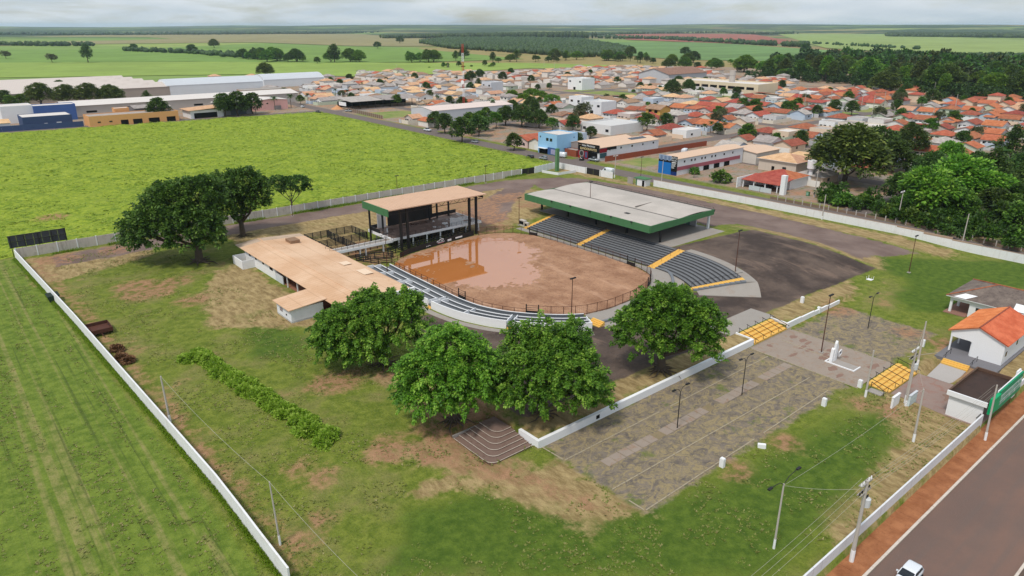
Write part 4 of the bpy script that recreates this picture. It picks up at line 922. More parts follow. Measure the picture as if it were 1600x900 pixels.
# retaining wall of the terrace
RW = thing('retaining_wall', 'low white retaining wall between terrace trees and the old parking', 'retaining wall', 84, 62.6, 0.0)
for i in range(9): a = 57.6 + i * 5.84; part('wall_panel', MB().box((a, 62.38, -.4), (a + 5.82, 62.92, 1.22)), CLEAN, RW)
part('return_wall', MB().box((57.1, 62.4, -.4), (57.58, 66.6, 1.22)), CLEAN, RW)
part('stencil', MB().box((68.6, 62.33, .35), (69.3, 62.37, .95)), DARK, RW)
part('stair_cheek', MB().add([(110.0, 62.95, -.3), (110.28, 62.95, -.3), (110.28, 66.2, -.3), (110.0, 66.2, -.3), (110.0, 62.95, 1.2), (110.28, 62.95, 1.2), (110.28, 66.2, 1.3), (110.0, 66.2, 1.3)], [(0,3,2,1),(4,5,6,7),(0,1,5,4),(1,2,6,5),(2,3,7,6),(3,0,4,7)]), CLEAN, RW)
RW2 = thing('retaining_wall', 'low white retaining wall right of the upper yellow stairs', 'retaining wall', 132, 62.6, 0.0)
for i in range(4): a = 121.75 + i * 5.2; part('wall_panel', MB().box((a, 62.4, -.4), (a + 5.18, 62.75, 1.15 - .12 * i)), CLEAN, RW2)
part('stair_cheek', MB().box((121.75, 62.78, -.3), (122.05, 66.2, 1.2)), CLEAN, RW2)
def yellow_stairs(label, sa, sb, t_lo, t_hi, z_lo, z_hi, n, rails, grow=1):
    root = thing('yellow_stairs', label, 'stairs', (sa + sb) / 2, t_lo, z_lo); d = (t_hi - t_lo) / n; h = (z_hi - z_lo) / n
    for i in range(n): part('step', MB().box((sa, t_lo + i * d, z_lo - .3), (sb, t_lo + (i + 1) * d - .004, z_lo + (i + 1) * h)), YELLOW, root); part('nosing', MB().box((sa + .01, t_lo + i * d - .03, z_lo + (i + 1) * h), (sb - .01, t_lo + i * d + .12, z_lo + (i + 1) * h + .015)), mat('worn_nosing', (214, 160, 84), .2, 1.5), root)
    for i in range(rails):
        s = sa + .25 + (sb - sa - .5) * i / (rails - 1); r = MB(); r.beam((s, t_lo + .1, z_lo), (s, t_lo + .1, z_lo + 1.05), .06); r.beam((s, t_hi - .1, z_hi), (s, t_hi - .1, z_hi + 1.0), .06); r.beam((s, t_lo - .5, z_lo + .95), (s, t_hi + .1, z_hi + 1.02), .08)
        part('handrail', r, BLACK, root)
yellow_stairs('upper yellow stairs with black handrails leading onto the arena terrace', 110.5, 121.5, 62.3, 66.0, 0.02, 1.05, 4, 5)
yellow_stairs('lower yellow stairs with black handrails rising from the entrance portal', 111.4, 122.8, 38.8, 42.2, -.76, 0.04, 4, 5)
# corner steps cut into the bank
cs = thing('corner_steps', 'old wrapped concrete steps with white nosings at retaining wall corner', 'steps', 53, 68, 0.0)
STEPC = mat('old_step', (126, 104, 94), .2, .7, .9, stain=.5, stain_rgb=(96, 70, 58))
for i in range(6):
    o = i * .92; z = .12 + i * .16; r = 1.3
    c0 = (49.6 + o + r, 63.5 + o + r); cor = [(c0[0] - r * math.cos(a), c0[1] - r * math.sin(a)) for a in np.linspace(0, math.pi / 2, 7)]
    ln = [(49.6 + o, 72.0)] + cor + [(57.0, 63.5 + o)]; st_ = part('step', MB().prism(ln + [(57.0, 72.0)], -.45, z), STEPC, cs)
    inn = [(p[0] + .1, p[1]) if j == 0 else ((p[0], p[1] + .1) if j == len(ln) - 1 else (p[0] + .08, p[1] + .08)) for j, p in enumerate(ln)]
    part('nosing', MB().ribwall(ln, inn, z, z + .012), mat('worn_white', (206, 194, 180), .25, 1.6, .9, stain=.75, stain_rgb=(130, 106, 94)), st_)
part('side_kerb', MB().box((49.5, 72.02, -.2), (54.6, 72.25, .55)), CONC, cs)
# white marker posts
def marker(label, s, t, h=1.25, rot=0.0, lying=False, z=None):
    z = hz(s, t) if z is None else z; o = solo('marker_post', MB().cbox((s, t, z + h / 2 - .1), (.5, .62, h + .2), rot).cbox((s, t, z + h + .04), (.42, .54, .1), rot), CLEAN, label, 'marker post', s, t, z, group='white marker posts')
    if lying: o.rotation_euler = (R(84), 0, TH + .5); o.location.z += .28
for (u, v, lab) in ((1253, 473, 'white marker post at the corner of the dark asphalt yard'), (1279, 487, 'white marker post set against the right retaining wall'), (1287, 634, 'white marker post at lawn edge nearest lower yellow stairs'),
                    (1128, 729, 'white marker post alone at the front lawn edge of parking'), (1343, 605, 'white marker post beside the black handrail near lower stairs'), (1441, 541, 'white marker post behind the leaning pole by the gabled house')): marker(lab, *ST(u, v))
marker('fallen white marker block lying at the lawn edge', *ST(1186, 699), lying=True, h=.8)
hrs = thing('handrail', 'short black handrail loop left of lower yellow stairs', 'handrail', 109.2, 39.6); zq = hz(109.2, 39.6)
part('rail', MB().tube([(108.7, 38.4, zq - .1), (108.7, 38.4, zq + 1.0), (110.2, 41.0, zq + 1.1), (110.2, 41.0, zq - .1)], .06, 6), BLACK, hrs); part('base_slab', MB().cbox((109.3, 39.8, zq + .06), (1.5, 2.2, .16)), CONC, hrs)
# monument
mo = thing('monument', 'white modern monument of leaning slabs on the entrance path', 'monument', 115.4, 49.8, .04)
def slab(pts, t0, t1, nm):
    n = len(pts); vs = [(p[0], t0, p[1]) for p in pts] + [(p[0], t1, p[1]) for p in pts]
    part(nm, MB().add(vs, [tuple(range(n)), tuple(range(2 * n - 1, n - 1, -1))] + [(i, n + i, n + (i + 1) % n, (i + 1) % n) for i in range(n)]), CLEAN, mo)
slab([(114.7, .04), (115.6, .04), (115.7, 2.6), (115.2, 3.9), (114.9, 3.4)], 49.5, 49.9, 'main_slab'); slab([(114.1, .04), (114.5, .04), (114.68, 2.6), (114.35, 2.4)], 49.6, 50.1, 'rear_slab')
slab([(115.72, 1.9), (115.95, 1.9), (116.7, .7), (116.4, .55)], 49.6, 49.8, 'fin')
fr = MB()
for a, b in (((116.1, .75), (116.9, 1.1)), ((116.9, 1.1), (116.6, 1.9)), ((116.6, 1.9), (115.8, 1.55)), ((115.8, 1.55), (116.1, .75))): fr.beam((a[0], 49.35, a[1]), (b[0], 49.35, b[1]), .12, .2)
part('square_frame', fr, CLEAN, mo); part('plaque', MB().beam((116.0, 49.4, 1.15), (116.7, 49.4, 1.45), .05, .6), mat('plaque_grey', (110, 108, 112)), mo)
part('base_border', MB().box((113.6, 45.4, .04), (113.8, 50.6, .22)).box((113.82, 50.4, .04), (117.4, 50.6, .22)).box((113.82, 45.4, .04), (116, 45.6, .22)), CLEAN, mo); part('base_bed', MB().box((113.82, 45.62, .0), (116, 50.38, .12)), CONC, mo)
# notice boards
for lab, s, t, w_, m_ in (('white notice board slab on lawn left of the transformer poles', 107.2, 36.0, 2.4, CLEAN), ('grey-framed notice board leaning between the transformer poles', 109.9, 34.6, 2.6, mat('board_face', (208, 220, 222), .1, 1.5, stain=.4, stain_rgb=(120, 140, 130)))):
    z = hz(s, t); nb_ = thing('notice_board', lab, 'notice board', s, t, z); part('slab', MB().cbox((s, t, z + .85), (w_, .28, 1.9)), m_, nb_); part('top_cap', MB().cbox((s, t, z + 1.83), (w_ + .1, .36, .1)), CLEAN if m_ is CLEAN else mat('pale_grey', (205, 208, 214), .06), nb_)
# portal with sign
po = thing('entrance_portal', 'white entrance portal with dark flat roof and green sign facing the street', 'gateway', 117, 28, -.78)
part('left_wall', MB().box((112.0, 25.75, -1.1), (112.35, 30.4, 2.75)), CLEAN, po); part('right_wall', MB().box((122.9, 25.75, -1.1), (123.25, 30.4, 2.75)), CLEAN, po)
part('roof_slab', MB().box((111.6, 25.4, 2.76), (123.7, 30.6, 3.0)), mat('dirty_roof', (70, 52, 44), .3, .5, .6, stain=.6, stain_rgb=(40, 32, 30)), po)
for a, b in (((111.5, 25.3), (111.75, 30.7)), ((111.76, 30.45), (123.75, 30.7)), ((123.5, 25.3), (123.75, 30.44))): part('parapet', MB().box((a[0], a[1], 2.7), (b[0], b[1], 3.45)), CLEAN if a[0] < 111.6 else mat('dirty_parapet', (104, 80, 66), .25, .8, stain=.5), po)
SG = mat('sign_green', (22, 150, 104), .06, .5, .5); SW_ = mat('sign_pale', (196, 214, 206), .06, .6, .5); SD = mat('sign_ink', (120, 156, 140), .2, 2, .6)
part('sign_box', MB().box((111.9, 24.7, 1.6), (115.0, 25.2, 4.1)), mat('sign_box_green', (0, 164, 104), .05, .5, .5), po)
for i, (za, zb_, m_) in enumerate(((3.5, 4.35, SG), (2.72, 3.48, SW_), (2.58, 2.7, SG), (1.82, 2.56, SW_), (1.1, 1.8, SG))): part('sign_band', MB().box((115.05, 24.85 - .004 * i, za), (125.4, 25.05, zb_)), m_, po)
rr = random.Random(4)
for row, zc_ in ((0, 3.1), (1, 2.2)):
    x = 115.6
    while x < 124.6:
        w_ = rr.choice((.22, .3, .36)); lt = MB(); z_a, z_b = zc_ - .2, zc_ + .2
        lt.box((x, 24.78, z_a), (x + .05, 24.83, z_b)); lt.box((x + .06, 24.78, rr.choice((z_a, z_b - .08, zc_))), (x + w_, 24.83, rr.choice((z_a, z_b - .08, zc_)) + .05)) if rr.random() < .6 else None
        if rr.random() < .35: lt.box((x + w_ - .05, 24.775, zc_ - .08), (x + w_, 24.828, z_b))
        part('letter_stroke', lt, SD, po); x += w_ + .12 + (.4 if rr.random() < .14 else 0)
part('sign_backing', MB().box((115, 25.1, 1.1), (125.4, 25.25, 4.36)), CLEAN, po); part('right_fin', MB().box((123.8, 25.27, -1), (125.4, 25.5, 4.6)), CLEAN, po)
pg = thing('pedestrian_gate', 'small white barred gate leaning against the portal front corner', 'gate', 111.4, 25.0, -.78)
for i in range(7): part('bar', MB().beam((110.2 + i * .28, 25.9, -.8), (110.2 + i * .28, 25.9, 1.3), .05), CLEAN, pg)
part('top_bar', MB().beam((110.1, 25.9, 1.3), (112, 25.9, 1.3), .08), BLACK, pg)

# ================================================================== HOUSES BY THE ENTRANCE
def tile_mat(name, a, b, c_, st=.4, axis='X', pitch=.28):
    if name in MATS: return MATS[name]
    k = NT(name); co = k.coord('Object')
    c = k.mix(k.ramp(k.noise(co, .5, 6, .65), .3, .7), lin(*a), lin(*b)); c = k.mix(k.math('MULTIPLY', k.ramp(k.noise(co, 2.4, 5, .7), .5, .72), st), c, lin(*c_))
    oi = k.n('ShaderNodeObjectInfo').outputs['Random']; hs = k.n('ShaderNodeHueSaturation'); k.l(c, hs.inputs['Color']); k.l(k.math('MULTIPLY_ADD', oi, .3, .84), hs.inputs['Value']); k.l(k.math('MULTIPLY_ADD', oi, .03, .485), hs.inputs['Hue']); c = hs.outputs['Color']
    MATS[name] = k.done(k.bsdf(c, .85, .2, k.bump(k.noise(co, 7, 3), .4, .03))); return MATS[name]
TERRA = tile_mat('terracotta', (164, 86, 62), (192, 112, 84), (120, 68, 54), .5)
TERRA2 = tile_mat('terracotta_dark', (140, 76, 58), (172, 100, 78), (98, 62, 52), .6)
SALMON = tile_mat('tile_pale', (196, 152, 116), (220, 180, 144), (158, 116, 90), .5)
BROWN = tile_mat('tile_brown', (142, 112, 92), (168, 136, 112), (104, 84, 74), .5)
FIBRO = tile_mat('fibro_grey', (150, 142, 138), (184, 174, 168), (110, 102, 100), .5)
OLD = tile_mat('old_fibro', (96, 84, 80), (126, 112, 104), (66, 58, 58), .7)
def ribbed(e0, e1, r0, r1, pitch=.26, amp=.05):
    """roof plane from eave (e0..e1) to ridge (r0..r1) with rounded tile ribs"""
    e0, e1, r0, r1 = map(Vector, (e0, e1, r0, r1)); ln = (e1 - e0).length; n = max(2, int(ln / pitch)) * 2; nrm = (e1 - e0).cross(r0 - e0).normalized()
    if nrm.z < 0: nrm = -nrm
    A = []; B = []
    for i in range(n + 1):
        u = i / n; o = nrm * (amp if i % 2 else 0.0); A.append(e0.lerp(e1, u) + o); B.append(r0.lerp(r1, u) + o)
    mb = MB().strip(A, B); mb.strip([p - nrm * .16 for p in B], [p - nrm * .16 for p in A]); mb.strip([A[0], A[-1]], [A[0] - nrm * .16, A[-1] - nrm * .16]); return mb
HTERRA = tile_mat('bright_terracotta', (188, 92, 62), (212, 120, 86), (146, 72, 54), .4)
hA = thing('gabled_house', 'white gabled house with bright terracotta roof beside yellow entry steps', 'house', 140, 34.3, .1)
zA = .25; hw = 3.95; sa, sb, ta, tb, tr_ = 134.8, 149, 30.2, 38.6, 34.4; rid = zA + hw + 1.75
part('platform', MB().box((130.7, 29.7, -.8), (149.5, 39.2, zA)), mat('dark_platform', (120, 118, 122), .12, .5), hA)
part('front_gable', MB().add([(sa, ta, zA), (sa, 35.1, zA), (sa, 35.1, zA + 2.55), (sa, 35.5, zA + 2.75), (sa, 38.2, zA + 2.75), (sa, tb, zA + 2.75), (sa, tb, zA + hw), (sa, tr_, rid), (sa, ta, zA + hw)] + [(sa + .22, *p) for p in [(ta, zA), (35.1, zA), (35.1, zA + 2.55), (35.5, zA + 2.75), (38.2, zA + 2.75), (tb, zA + 2.75), (tb, zA + hw), (tr_, rid), (ta, zA + hw)]],
     [tuple(range(9)), tuple(range(17, 8, -1))] + [(i, 9 + i, 9 + (i + 1) % 9, (i + 1) % 9) for i in range(9)]), CLEAN, hA)
part('side_wall', MB().box((sa + .24, ta, zA), (sb, ta + .22, zA + hw)), CLEAN, hA); part('porch_wall', MB().box((sa + 4.0, 35.1, zA), (sb, 35.32, zA + hw)).box((sa + .24, 35.1, zA), (sa + 3.98, 35.3, zA + hw)), WHITE, hA)
for s_, t_ in ((sa, 38.3), (sa + 4.4, 38.3), (sa + 8.8, 38.3)): part('porch_post', MB().box((s_ + .02, t_, zA), (s_ + .26, t_ + .26, zA + 2.76)), CLEAN, hA)
part('porch_beam', MB().box((sa + .24, 38.3, zA + 2.76), (sb, 38.52, zA + hw)), CLEAN, hA); part('rear_gable', MB().add([(sb, ta, zA), (sb, tb, zA), (sb, tb, zA + hw), (sb, tr_, rid), (sb, ta, zA + hw)], [(0, 1, 2, 3, 4)]), CLEAN, hA)
part('roof', ribbed((sa - .35, ta - .55, zA + hw - .1), (sb + .5, ta - .55, zA + hw - .1), (sa - .35, tr_, rid + .12), (sb + .5, tr_, rid + .12)), HTERRA, hA); part('roof', ribbed((sa - .35, tb + .5, zA + hw - .1), (sb + .5, tb + .5, zA + hw - .1), (sa - .35, tr_, rid + .12), (sb + .5, tr_, rid + .12)), HTERRA, hA)
part('ridge_cap', MB().tube([(sa - .4, tr_, rid + .12), (sb + .5, tr_, rid + .12)], .14, 8), TERRA2, hA)
for s_, z_ in ((sa + 1.2, 1.3), (sa + 6.4, 2.0)): part('window', MB().box((s_, ta - .04, zA + z_), (s_ + .7, ta - .005, zA + z_ + .85)), GLASS, hA)
part('entry_rail', MB().beam((131.2, 33.4, zA), (131.2, 33.4, zA + 1), .06).beam((133.4, 33.4, zA), (133.4, 33.4, zA + 1), .06).beam((130.0, 33.4, zA + .55), (133.4, 33.4, zA + 1), .06), BLACK, hA); part('entry_rail', MB().beam((131.2, 37.6, zA), (131.2, 37.6, zA + 1), .06).beam((133.4, 37.6, zA), (133.4, 37.6, zA + 1), .06).beam((130.0, 37.6, zA + .55), (133.4, 37.6, zA + 1), .06), BLACK, hA)
es = thing('entry_steps', 'three yellow steps up to the gabled house platform', 'steps', 130, 35.6, -.3)
for i in range(3): part('step', MB().box((129.6 + i * .36, 33.5, -1), (129.95 + i * .36, 37.7, -.22 + i * .23)), YELLOW, es)
hB = thing('hipped_house', 'white house with blackened hipped roof and porch behind gabled house', 'house', 161, 38, .1)
zB = hz(158, 44) + .1; a0, a1, b0, b1 = 155.2, 168.5, 26.5, 46.0; hh = 3.5
part('wall', MB().box((a0, b0, zB - .5), (a0 + .22, 42.4, zB + hh)).box((a0 + .24, b0, zB - .5), (a1, b0 + .22, zB + hh)).box((a1 - .2, b0 + .24, zB - .5), (a1, b1, zB + hh)).box((a0 + .24, 42.2, zB - .5), (a1 - .22, 42.4, zB + hh)), CLEAN, hB)
part('porch_beam', MB().box((a0, 42.42, zB + 2.6), (a0 + .22, b1, zB + hh)).box((a0 + .24, b1 - .22, zB + 2.6), (a1 - .22, b1, zB + hh)), CLEAN, hB)
for s_ in (a0, a0 + 4.5, a0 + 9): part('porch_post', MB().box((s_ + .01, b1 - .5, zB - .5), (s_ + .42, b1 - .05, zB + 2.58)), CLEAN, hB)
part('porch_floor', MB().box((a0 - .9, 42.5, zB - .5), (a1, b1 + .6, zB + .05)), mat('porch_floor', (150, 112, 98), .15, .5), hB)
for t_ in (38.6, 30.6): part('window', MB().box((a0 - .05, t_, zB + 1.5), (a0 - .005, t_ + 2.6, zB + 2.2)), GLASS, hB)
e_ = .7; zr = zB + hh + 2.3; m0 = (a0 + a1) / 2; rA, rB = (m0, b0 + 6, zr), (m0, b1 - 6, zr); ez = zB + hh + .02
P1, P2, P3, P4 = (a0 - e_, b0 - e_, ez), (a1 + e_, b0 - e_, ez), (a1 + e_, b1 + e_, ez), (a0 - e_, b1 + e_, ez)
part('roof', MB().add([P1, P4, rB, rA], [(0, 3, 2, 1)]), OLD, hB); part('roof', MB().add([P2, P3, rB, rA], [(0, 1, 2, 3)]), OLD, hB); part('roof', MB().add([P4, P3, rB], [(0, 2, 1)]), OLD, hB); part('roof', MB().add([P1, P2, rA], [(0, 1, 2)]), OLD, hB)
part('soffit', MB().box((a0 - e_, b0 - e_, ez - .14), (a1 + e_, b1 + e_, ez - .02)), CLEAN, hB)
rc = MB()
for a, b in ((P1, rA), (P2, rA), (P3, rB), (P4, rB), (rA, rB)): rc.tube([Vector(a) + Vector((0, 0, .06)), Vector(b) + Vector((0, 0, .06))], .13, 6)
part('hip_cap', rc, TERRA2, hB)
for u_, v_ in ((.2, .18), (.62, .12), (.1, .6)):
    pass
def on_roof(u, v, w=1.6, l=2.0):
    a = Vector(P4).lerp(Vector(P1), u); b = Vector(rB).lerp(Vector(rA), u); n = (Vector(P1) - Vector(P4)).normalized(); up = (b - a).normalized(); o = a + up * v + Vector((0, 0, .05)); return MB().add([o, o + n * w, o + n * w + up * l, o + up * l], [(0, 1, 2, 3)])
part('pale_sheet', on_roof(.06, .15, 2.2, 2.4), CLEAN, hB); part('pale_sheet', on_roof(.56, .2, 2.0, 2.6), CLEAN, hB)
part('gutter_bracket', MB().box((149.4, 28.2, -.8), (149.9, 28.6, 1.8)), CLEAN, hA)

# ================================================================== POLES, LAMPS, WIRES
def flood_mast(label, u, v, h=11.0, arm=.55, zz=None, st=None):
    s, t = st or ST(u, v); z = hz(s, t); r = thing('flood_mast', label, 'lamp post', s, t, z, group='slim dark floodlight masts')
    part('mast', MB().tube([(s, t, z - .3), (s, t, z + h * .5), (s, t, z + h)], [.11, .085, .06], 8), RUST, r); part('cross_arm', MB().beam((s - arm, t, z + h), (s + arm, t, z + h), .09), BLACK, r); part('footing', MB().cbox((s, t, z + .05), (.7, .7, .2)), CONC, r)
    for d in (-arm, -arm * .35, arm * .35, arm): part('flood_lamp', MB().cbox((s + d, t - .12, z + h + .08), (.26, .32, .2)), BLACK, r)
for (u, v, h, lab) in ((892, 520, 10.8, 'dark floodlight mast standing in front of the arena'), (1148, 431, 10.5, 'dark floodlight mast at the curved end of seating'), (1283, 551, 11, 'dark floodlight mast in the middle of entrance path'),
                       (1420, 426, 9.0, 'leaning dark mast by the rear drive at right'), (457, 338, 6.2, 'dark mast at panel wall below the umbrella tree'), (621, 302, 6.0, 'dark mast at panel wall behind the stage'), (759, 286, 6.2, 'dark mast at panel wall right of the stage'),
                       (811, 352, 8.0, 'utility mast with white box left of the grandstand')): flood_mast(lab, u, v, h)
flood_mast('dark floodlight mast rising behind the long shed at seating', 0, 0, 10, st=(77.2, 136.5)); flood_mast('mast standing on the far side of grandstand roof', 0, 0, 9.8, st=(147.0, 140.0)); flood_mast('dark mast on rear road beside the green kiosk', 0, 0, 9.5, st=(200.9, 166.5))
def arm_lamp(label, u, v, h=6.0, reach=1.3, conc=False):
    s, t = ST(u, v); z = hz(s, t); r = thing('arm_lamp', label, 'street lamp', s, t, z, group='twin-arm street lamps'); hd = h
    part('post', MB().tube([(s, t, z - .3), (s, t, z + h)], [.13 if conc else .08, .09 if conc else .06], 8), POLE if conc else BLACK, r)
    if conc: part('painted_foot', MB().tube([(s, t, z - .3), (s, t, z + 1.3)], [.15, .14], 8), CLEAN, r)
    for d in (-1, 1):
        part('arm', MB().tube([(s, t, z + hd - .1), (s + d * reach * .35, t, z + hd + .55), (s + d * reach, t, z + hd + .75)], .04, 6), BLACK, r); part('lamp_head', MB().cbox((s + d * (reach + .25), t, z + hd + .72), (.7, .28, .16)), BLACK, r)
arm_lamp('black twin-arm lamp in dry grass right of entrance path', 1356, 513, 6.2); arm_lamp('black twin-arm lamp farther along the parking strip path', 1159, 617, 6.0); arm_lamp('black twin-arm lamp nearer on the parking strip path', 1058, 669, 6.0)
arm_lamp('tall concrete twin-arm lamp on the front lawn by street wall', 1209, 857, 8.6, 2.6, True)
def conc_pole(label, st, h, lean=(0, 0), cross=0, transf=False, r0=.17, foot=True):
    s, t = st; z = hz(s, t); r = thing('utility_pole', label, 'utility pole', s, t, z, group='concrete utility poles'); top = (s + lean[0], t + lean[1], z + h)
    part('pole', MB().tube([(s, t, z - .4), top], [r0, r0 * .62], 10), POLE, r)
    if foot: part('painted_foot', MB().tube([(s, t, z - .3), (s + lean[0] * .15, t + lean[1] * .15, z + h * .15)], [r0 + .02, r0 * .95 + .02], 10), CLEAN, r)
    for j in range(cross):
        zc_ = z + h - .3 - j * 1.15; part('cross_arm', MB().beam((top[0] - .9 - .3, top[1], zc_), (top[0] + 1.2, top[1], zc_), .12).beam((top[0] - 1.2, top[1] + .3, zc_), (top[0] + 1.2, top[1] + .3, zc_), .12), CONC, r)
        for d in (-1.1, -.55, .6, 1.1): part('insulator', MB().tube([(top[0] + d, top[1] + .1, zc_ + .05), (top[0] + d, top[1] + .1, zc_ + .36)], [.11, .06], 7), CLEAN if j == 0 else BLACK, r)
    if transf:
        zc_ = z + h - 3.6; part('transformer', MB().tube([(s + .75, t, zc_), (s + .75, t, zc_ + .05), (s + .75, t, zc_ + 1.0), (s + .75, t, zc_ + 1.1)], [.3, .46, .46, .3], 12), mat('transformer_grey', (206, 208, 210), .08), r)
        for d in (-.2, 0, .2): part('bushing', MB().tube([(s + .75 + d, t, zc_ + 1.1), (s + .75 + d, t, zc_ + 1.45)], [.07, .04], 6), BLACK, r)
        part('bracket', MB().beam((s, t, zc_ + .5), (s + .5, t, zc_ + .5), .1), BLACK, r)
    return top
pole_st = ST(1330, 877, -.8)
PT = conc_pole('big concrete pole with transformer and double crossarms on the red pavement', pole_st, 10.6, (0, 0), 2, True, .24)
P2_ = conc_pole('plain concrete pole on the lawn nearest the portal', ST(1427, 690), 8.2, (.1, .2)); P3_ = conc_pole('plain concrete pole left of the lower yellow stairs', ST(1352, 620), 8.0, (.1, .1))
P4_ = conc_pole('concrete pole with crossarms and transformer at lower stairs', (109.3, 35.3), 9.2, (.2, .1), 2, True, .2); P5_ = conc_pole('slim concrete pole beside the notice boards', (108.5, 34.9), 6.6); P6_ = conc_pole('concrete pole leaning behind the house path', ST(1433, 572), 8.2, (.35, .2))
P7_ = conc_pole('grey concrete pole inside the long left wall', ST(266, 659), 7.4, (-.1, .1)); P8_ = conc_pole('thin brown pole inside the left wall near the front', ST(438, 851), 8.4, (-.2, .1), r0=.12)
P9_ = conc_pole('brown pole before the green portal sign', ST(1539, 688, -.8), 8.6, (.5, .4), r0=.16); 
for i, (u, v, h) in enumerate(((1284, 343, 7.5), (1402, 346, 9), (1502, 386, 9), (1272, 308, 9.0), (1033, 290, 9.0), (960, 278, 8.5))):
    conc_pole(['concrete pole with lamp just inside the rear wall', 'brown pole on rear road between garden shrubs', 'leaning concrete pole at right end of rear wall', 'concrete pole by green meter box on rear wall', 'concrete pole before the blue shop front', 'crossarm pole before the white van'][i], ST(u, v), h, (.2, 0), 1 if i in (1, 5) else 0)
def wire(label, a, b, sag=.6, r=.016, n=14):
    a = Vector(a); b = Vector(b); pts = []
    for i in range(n + 1): u = i / n; p = a.lerp(b, u); p.z -= sag * 4 * u * (1 - u); pts.append(tuple(p))
    solo('overhead_wire', MB().tube(pts, r, 4, False), mat('wire_grey', (176, 172, 160), .05), label, 'wire', a.x, a.y, min(a.z, b.z), group='overhead wires')
wire('sagging wire between the two poles inside the left wall', P7_, P8_, .7, .018); wire('sagging wire from thin brown pole toward the lawn bottom', P8_, (*ST(585, 925, 2.0), 2.0), .5, .018)
for j, d in enumerate((-1.0, -.4, .5, 1.0)): wire('overhead line %s from the wall along the street' % ordinal(j + 1), (PT[0], PT[1] + d * .5, PT[2] - .1 - (j % 2) * .9), (P9_[0], P9_[1] + d * .5, P9_[2] - .1 - (j % 2)), .5, .013)
for j, d in enumerate((-1.0, 0, 1.0)): wire('overhead line %s running left over the front lawn' % ordinal(j + 1), (PT[0], PT[1] + d * .6, PT[2]), (PT[0] - 44, PT[1] + d * .6, PT[2]), .9, .013)
wire('wire from big street pole to tall lawn lamp', (PT[0], PT[1], PT[2] - 1), (*ST(1209, 857), 8.4), .3); wire('wire from tall lawn lamp to plain lawn pole', (*ST(1209, 857), 8.4), P2_, .5)
wire('wire linking lawn pole and pole at lower stairs', P2_, P4_, .4); wire('wire from stairs pole to pole behind the house path', P4_, P6_, .4)

# ================================================================== ODDS AND ENDS ON THE LAWN
tl = thing('tipping_trailer', 'rusty open tipping trailer parked against the long left wall', 'trailer', ST(140, 523)[0] + 1.7, ST(140, 523)[1]); s, t, z = ORG[tl.name]
part('tray_floor', MB().box((s - 1.9, t - 2.2, z + .62), (s + 1.9, t + 2.2, z + .72)), RUST, tl)
for a, b in (((-1.95, -2.25), (1.95, -2.17)), ((-1.95, 2.17), (1.95, 2.25)), ((-1.95, -2.16), (-1.87, 2.16)), ((1.87, -2.16), (1.95, 2.16))): part('tray_side', MB().box((s + a[0], t + a[1], z + .62), (s + b[0], t + b[1], z + 1.35)), RUST, tl)
for d in (-1.2, 1.2): part('wheel', MB().tube([(s - 1.98, t + d, z + .4), (s - 1.72, t + d, z + .4)], .4, 14), BLACK, tl); part('wheel', MB().tube([(s + 1.72, t + d, z + .4), (s + 1.98, t + d, z + .4)], .4, 14), BLACK, tl)
part('drawbar', MB().beam((s, t - 2.2, z + .55), (s, t - 3.6, z + .45), .12), RUST, tl)
db = thing('rubbish_skip', 'small dark green rubbish skip against the left wall', 'skip', *ST(84, 470)); s, t, z = ORG[db.name]
part('bin', MB().add([(s - .8, t - 1, z + .1), (s + .8, t - 1, z + .1), (s + .8, t + 1, z + .1), (s - .8, t + 1, z + .1), (s - 1.1, t - 1.4, z + 1.4), (s + 1.1, t - 1.4, z + 1.4), (s + 1.1, t + 1.4, z + 1.4), (s - 1.1, t + 1.4, z + 1.4)], [(0,3,2,1),(4,5,6,7),(0,1,5,4),(1,2,6,5),(2,3,7,6),(3,0,4,7)]), mat('skip_green', (52, 70, 58), .2), db); part('lid', MB().cbox((s, t, z + 1.45), (2.3, 2.9, .08)), mat('skip_lid', (40, 54, 46), .2), db)
mb_ = thing('meter_box', 'small green meter box on foot of rear wall pole', 'meter box', *ST(1262, 306)); s, t, z = ORG[mb_.name]; part('box', MB().cbox((s, t, z + .7), (.8, 1.0, 1.4)), GREEN, mb_); part('door', MB().cbox((s - .42, t, z + .75), (.03, .8, 1.0)), mat('pale_green', (130, 170, 150)), mb_)
tg = thing('ticket_booth', 'small white booth with dark openings at left end of grandstand', 'booth', *ST(822, 354)); s, t, z = ORG[tg.name]
part('wall', MB().box((s - .5, t + .3, z - .2), (s + .5, t + 2.6, z + 1.7)), PANEL, tg); part('opening', MB().box((s - .56, t + .6, z + .5), (s - .51, t + 2.3, z + 1.4)), DARK, tg); part('wall', MB().box((s - .4, t - 1.0, z - .2), (s + .4, t + .28, z + 1.3)), PANEL, tg); part('opening', MB().box((s - .46, t - .8, z + .3), (s - .41, t + .1, z + 1.0)), DARK, tg)
ch = thing('upturned_table', 'upturned white plastic table on dry grass beside asphalt yard', 'table', *ST(1359, 437)); s, t, z = ORG[ch.name]
part('top', MB().cbox((s, t, z + .06), (1.2, 1.2, .06)), CLEAN, ch)
for a in (-.5, .5):
    for b in (-.5, .5): part('leg', MB().beam((s + a, t + b, z + .09), (s + a * 1.15, t + b * 1.15, z + .8), .06), CLEAN, ch)
for u, v, rot in ((1095, 455, .3),): pass
